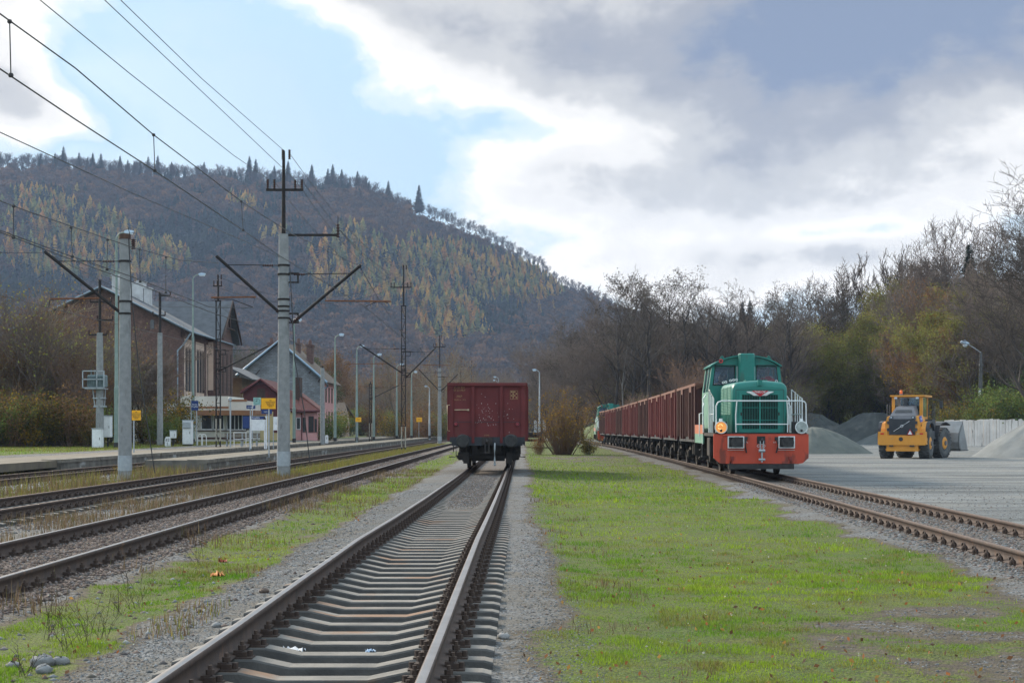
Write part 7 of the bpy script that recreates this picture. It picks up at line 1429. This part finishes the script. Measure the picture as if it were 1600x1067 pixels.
x, y = band_pts(26000, lambda y: XB+0*y, -1.25, 1.3, 13, 60); L_.append((x, y, .028, REDS, .005))
x, y = band_pts(5000, lambda y: XB+0*y, -1.3, 1.4, 50, 110); L_.append((x, y, .05, REDS, .0))
x, y = band_pts(15000, xA, -.68, .68, 25, 62); L_.append((x, y, .017, GRS+REDS, .003))
x, y = band_pts(3000, xA, -.66, .66, 8.5, 26); L_.append((x, y, .013, GRS+REDS, .0))
x, y = band_pts(16000, xA, -1.75, -.86, 8.6, 45, 1.5); L_.append((x, y, .009, GRS, .0))
x, y = band_pts(12000, xA, .86, 1.9, 8.6, 45, 1.5); L_.append((x, y, .009, GRS, .0))
x, y = band_pts(13000, xE, -1.3, 1.2, 14, 50); L_.append((x, y, .026, REDS+GRS, .0))
x, y = band_pts(9000, lambda y: XC+0*y, -1.2, 1.9, 24, 75); L_.append((x, y, .032, REDS+GRS, .0))
x, y = band_pts(7000, lambda y: XD+0*y, -3.8, 2.6, 40, 66); L_.append((x, y, .055, PAL, .0))
x, y = band_pts(700, lambda y: -4.4+0*y, -.5, 2.0, 10, 40); L_.append((x, y, .03, GRS+REDS, .0))
for (n, y0, y1, sz) in ((60000, 8.8, 24, .011), (24000, 20, 50, .018)):
    x, y = sample(n, y0, y1, -.34, .36, 1.3); a_ = np.abs(x-xA(y)); k = (grassiness(x, y) < .35) & (a_ > 1.3); L_.append((x[k], y[k], sz*rg_.choice([.5, .8, 1, 1.3], (int(k.sum()), 1, 1)), GRS+GRS+REDS, .0))
y = rg_.uniform(20, 130, 5000)**1.0; x = xE(y)+rg_.uniform(1.6, 30, 5000); L_.append((x, y, .015, GRS+[(.26, .25, .22)], .0))
stones('ballast_stones', L_, 'loose ballast stones on and beside the tracks', 'ballast')
# fallen leaves and small flowers
x, y = sample(1800, 9, 45, -.3, .32, 1.5); k = grassiness(x, y) > .1; x, y = x[k], y[k]; n = len(x)
V, Q, C_ = leaf_cards(rg_, np.stack([x, y, H(x, y)+.02], -1), 1, .004, .022, [(.30, .12, .05), (.20, .10, .05), (.34, .2, .06), (.12, .07, .04), (.14, .09, .06)]); link('fallen_leaves', fast_mesh('fallen_leaves', V, Q, [leafm], C_), label='scattered fallen brown and orange leaves', cat='leaves', kind='stuff')
x, y = sample(110, 11, 45, .06, .3, 1.0); k = grassiness(x, y) > .5; x, y = x[k], y[k]
V, Q, C_ = leaf_cards(rg_, np.stack([x, y, H(x, y)+.05], -1), 5, .006, .009, [(.55, .55, .48)]*3+[(.6, .42, .02)]); link('meadow_flowers', fast_mesh('meadow_flowers', V, Q, [leafm], C_), label='tiny white and yellow flower heads in the grass', cat='flowers', kind='stuff')
# countable small things lying about
def scrap(name, label, cat, px, py, zg, size, col, seed, flat=.35):
    Y = (CAMZ-zg)*F/(py-HY); x = PX(px, Y); rd = random.Random(seed); n = 9; V = []; Fc = []
    for i in range(n):
        for j in range(n): u, v = i/(n-1)-.5, j/(n-1)-.5; e_ = 1-.25*rd.random(); V.append((u*size*1.7*e_+rd.gauss(0, size*.05), v*size*1.2*e_+rd.gauss(0, size*.05), abs(rd.gauss(0, size*flat*.5))+.01))
    Fc = [(i*n+j, (i+1)*n+j, (i+1)*n+j+1, i*n+j+1) for i in range(n-1) for j in range(n-1)]
    m = M(name+'_%d' % seed, col, tuple(c*.7 for c in col), 20, .7); o = link(name, fast_mesh(name, np.array(V), np.array(Fc), [m]), label=label, cat=cat); o.location = (x, Y, ground_z(x, Y) if zg > -.19 else zg); return o
scrap('crumpled_paper', 'crumpled orange paper lying at the edge of the grass left of the centre track', 'litter', 340, 902, -.24, .10, (.80, .36, .14), 1, .6)
scrap('crumpled_paper', 'dark red scrap standing in the grass just above the orange paper', 'litter', 348, 880, -.24, .07, (.30, .06, .025), 2, .8)
scrap('plastic_scrap', 'torn white plastic sheet lying between the sleepers of the centre track', 'litter', 457, 1020, -.22, .11, (.72, .74, .78), 3, .35)
scrap('plastic_scrap', 'small pale blue scrap between the sleepers, right of the white plastic', 'litter', 579, 1021, -.22, .05, (.45, .60, .80), 4, .5)
def rock(label, px, py, size, seed, col=(.22, .225, .23), zg=-.25, name='rock'):
    Y = (CAMZ-zg)*F/(py-HY); x = PX(px, Y); m = MB(); m.ball((0, 0, size*.3), size, 9, 0, .62); rd = random.Random(seed)
    m.v = [(a*rd.uniform(.85, 1.15)*1.15, b_*rd.uniform(.85, 1.15), c*rd.uniform(.85, 1.15)) for a, b_, c in m.v]
    k = 'stone_%d' % int(col[0]*100); o = m.build(name, MAT.get(k) or M(k, col, tuple(c*.65 for c in col), 9, .9, .5, 30), label=label, cat='rock'); o.location = (x, Y, ground_z(x, Y)); o.rotation_euler = (0, 0, seed)
rock('largest grey rock in the grass at the bottom left corner', 66, 1046, .085, 1); rock('rounded grey rock in front of the largest one at the bottom left', 68, 1058, .06, 2, (.27, .28, .29)); rock('flat grey rock right of the largest one at the bottom left', 94, 1044, .06, 3); rock('small rock left of the largest one at the bottom left', 20, 1046, .045, 4)
rock('small yellow stone between the sleepers of the centre track', 568, 1018, .035, 5, (.55, .40, .15), -.22)
rock('brown stone beside the left rail of the centre track', 413, 936, .05, 6, (.16, .12, .10)); rock('pale stone beside the left rail of the centre track', 338, 988, .04, 7, (.30, .30, .30)); rock('lone pinkish stone on the gravel right of the centre track', 787, 1006, .05, 8, (.30, .22, .19))
# tall dead weed stalks in the left foreground
for i, (px, py, hpx) in enumerate([(135, 1010, 95), (215, 950, 75), (75, 1000, 80), (105, 1020, 85), (165, 1000, 75), (185, 960, 40), (40, 1060, 50), (310, 880, 70)]):
    Y = 1.69*F/(py-HY); x = PX(px, Y); rd = random.Random(i); sg = []
    for k in range(7):
        p = np.array([rd.gauss(0, .03), rd.gauss(0, .03), 0]); d = np.array([rd.gauss(0, .4), rd.gauss(0, .3), 1.]); d /= np.linalg.norm(d); h = hpx/F*Y*rd.uniform(.5, 1.1)
        for j in range(4): q = p+d*h/4; sg.append([*p, *q, .0022, .0016, .07, .055, .04]); d = d+np.array([rd.gauss(0, .12), rd.gauss(0, .12), 0]); d /= np.linalg.norm(d); p = q; (sg.append([*q, *(q+np.array([rd.gauss(0, .03), rd.gauss(0, .03), .04])), .0018, .001, .08, .06, .04]))
    o = link('dead_weed_stalk', segs_mesh('dead_weed_stalk', sg, twigm, thin=1), label='thin dead brown weed stalks standing in the grass at the bottom left', cat='weed', group='dead weed stalks at bottom left'); o.location = (x, Y, ground_z(x, Y))
HAZE = 0.00012
hz = MB(); hz.box(-1500, 1400, -70, 3300, -3, 420)
hm = bpy.data.materials.new('haze'); hm.use_nodes = True; tt = hm.node_tree; tt.nodes.clear()
pv = nd(tt, 'ShaderNodeVolumePrincipled'); pv.inputs['Color'].default_value = (.50, .66, .95, 1); pv.inputs['Density'].default_value = HAZE
ho = nd(tt, 'ShaderNodeOutputMaterial'); tt.links.new(pv.outputs[0], ho.inputs['Volume'])
if HAZE > 0: tag(hz.build('haze', hm), 'thin blue haze lying over the valley', 'haze', kind='stuff')
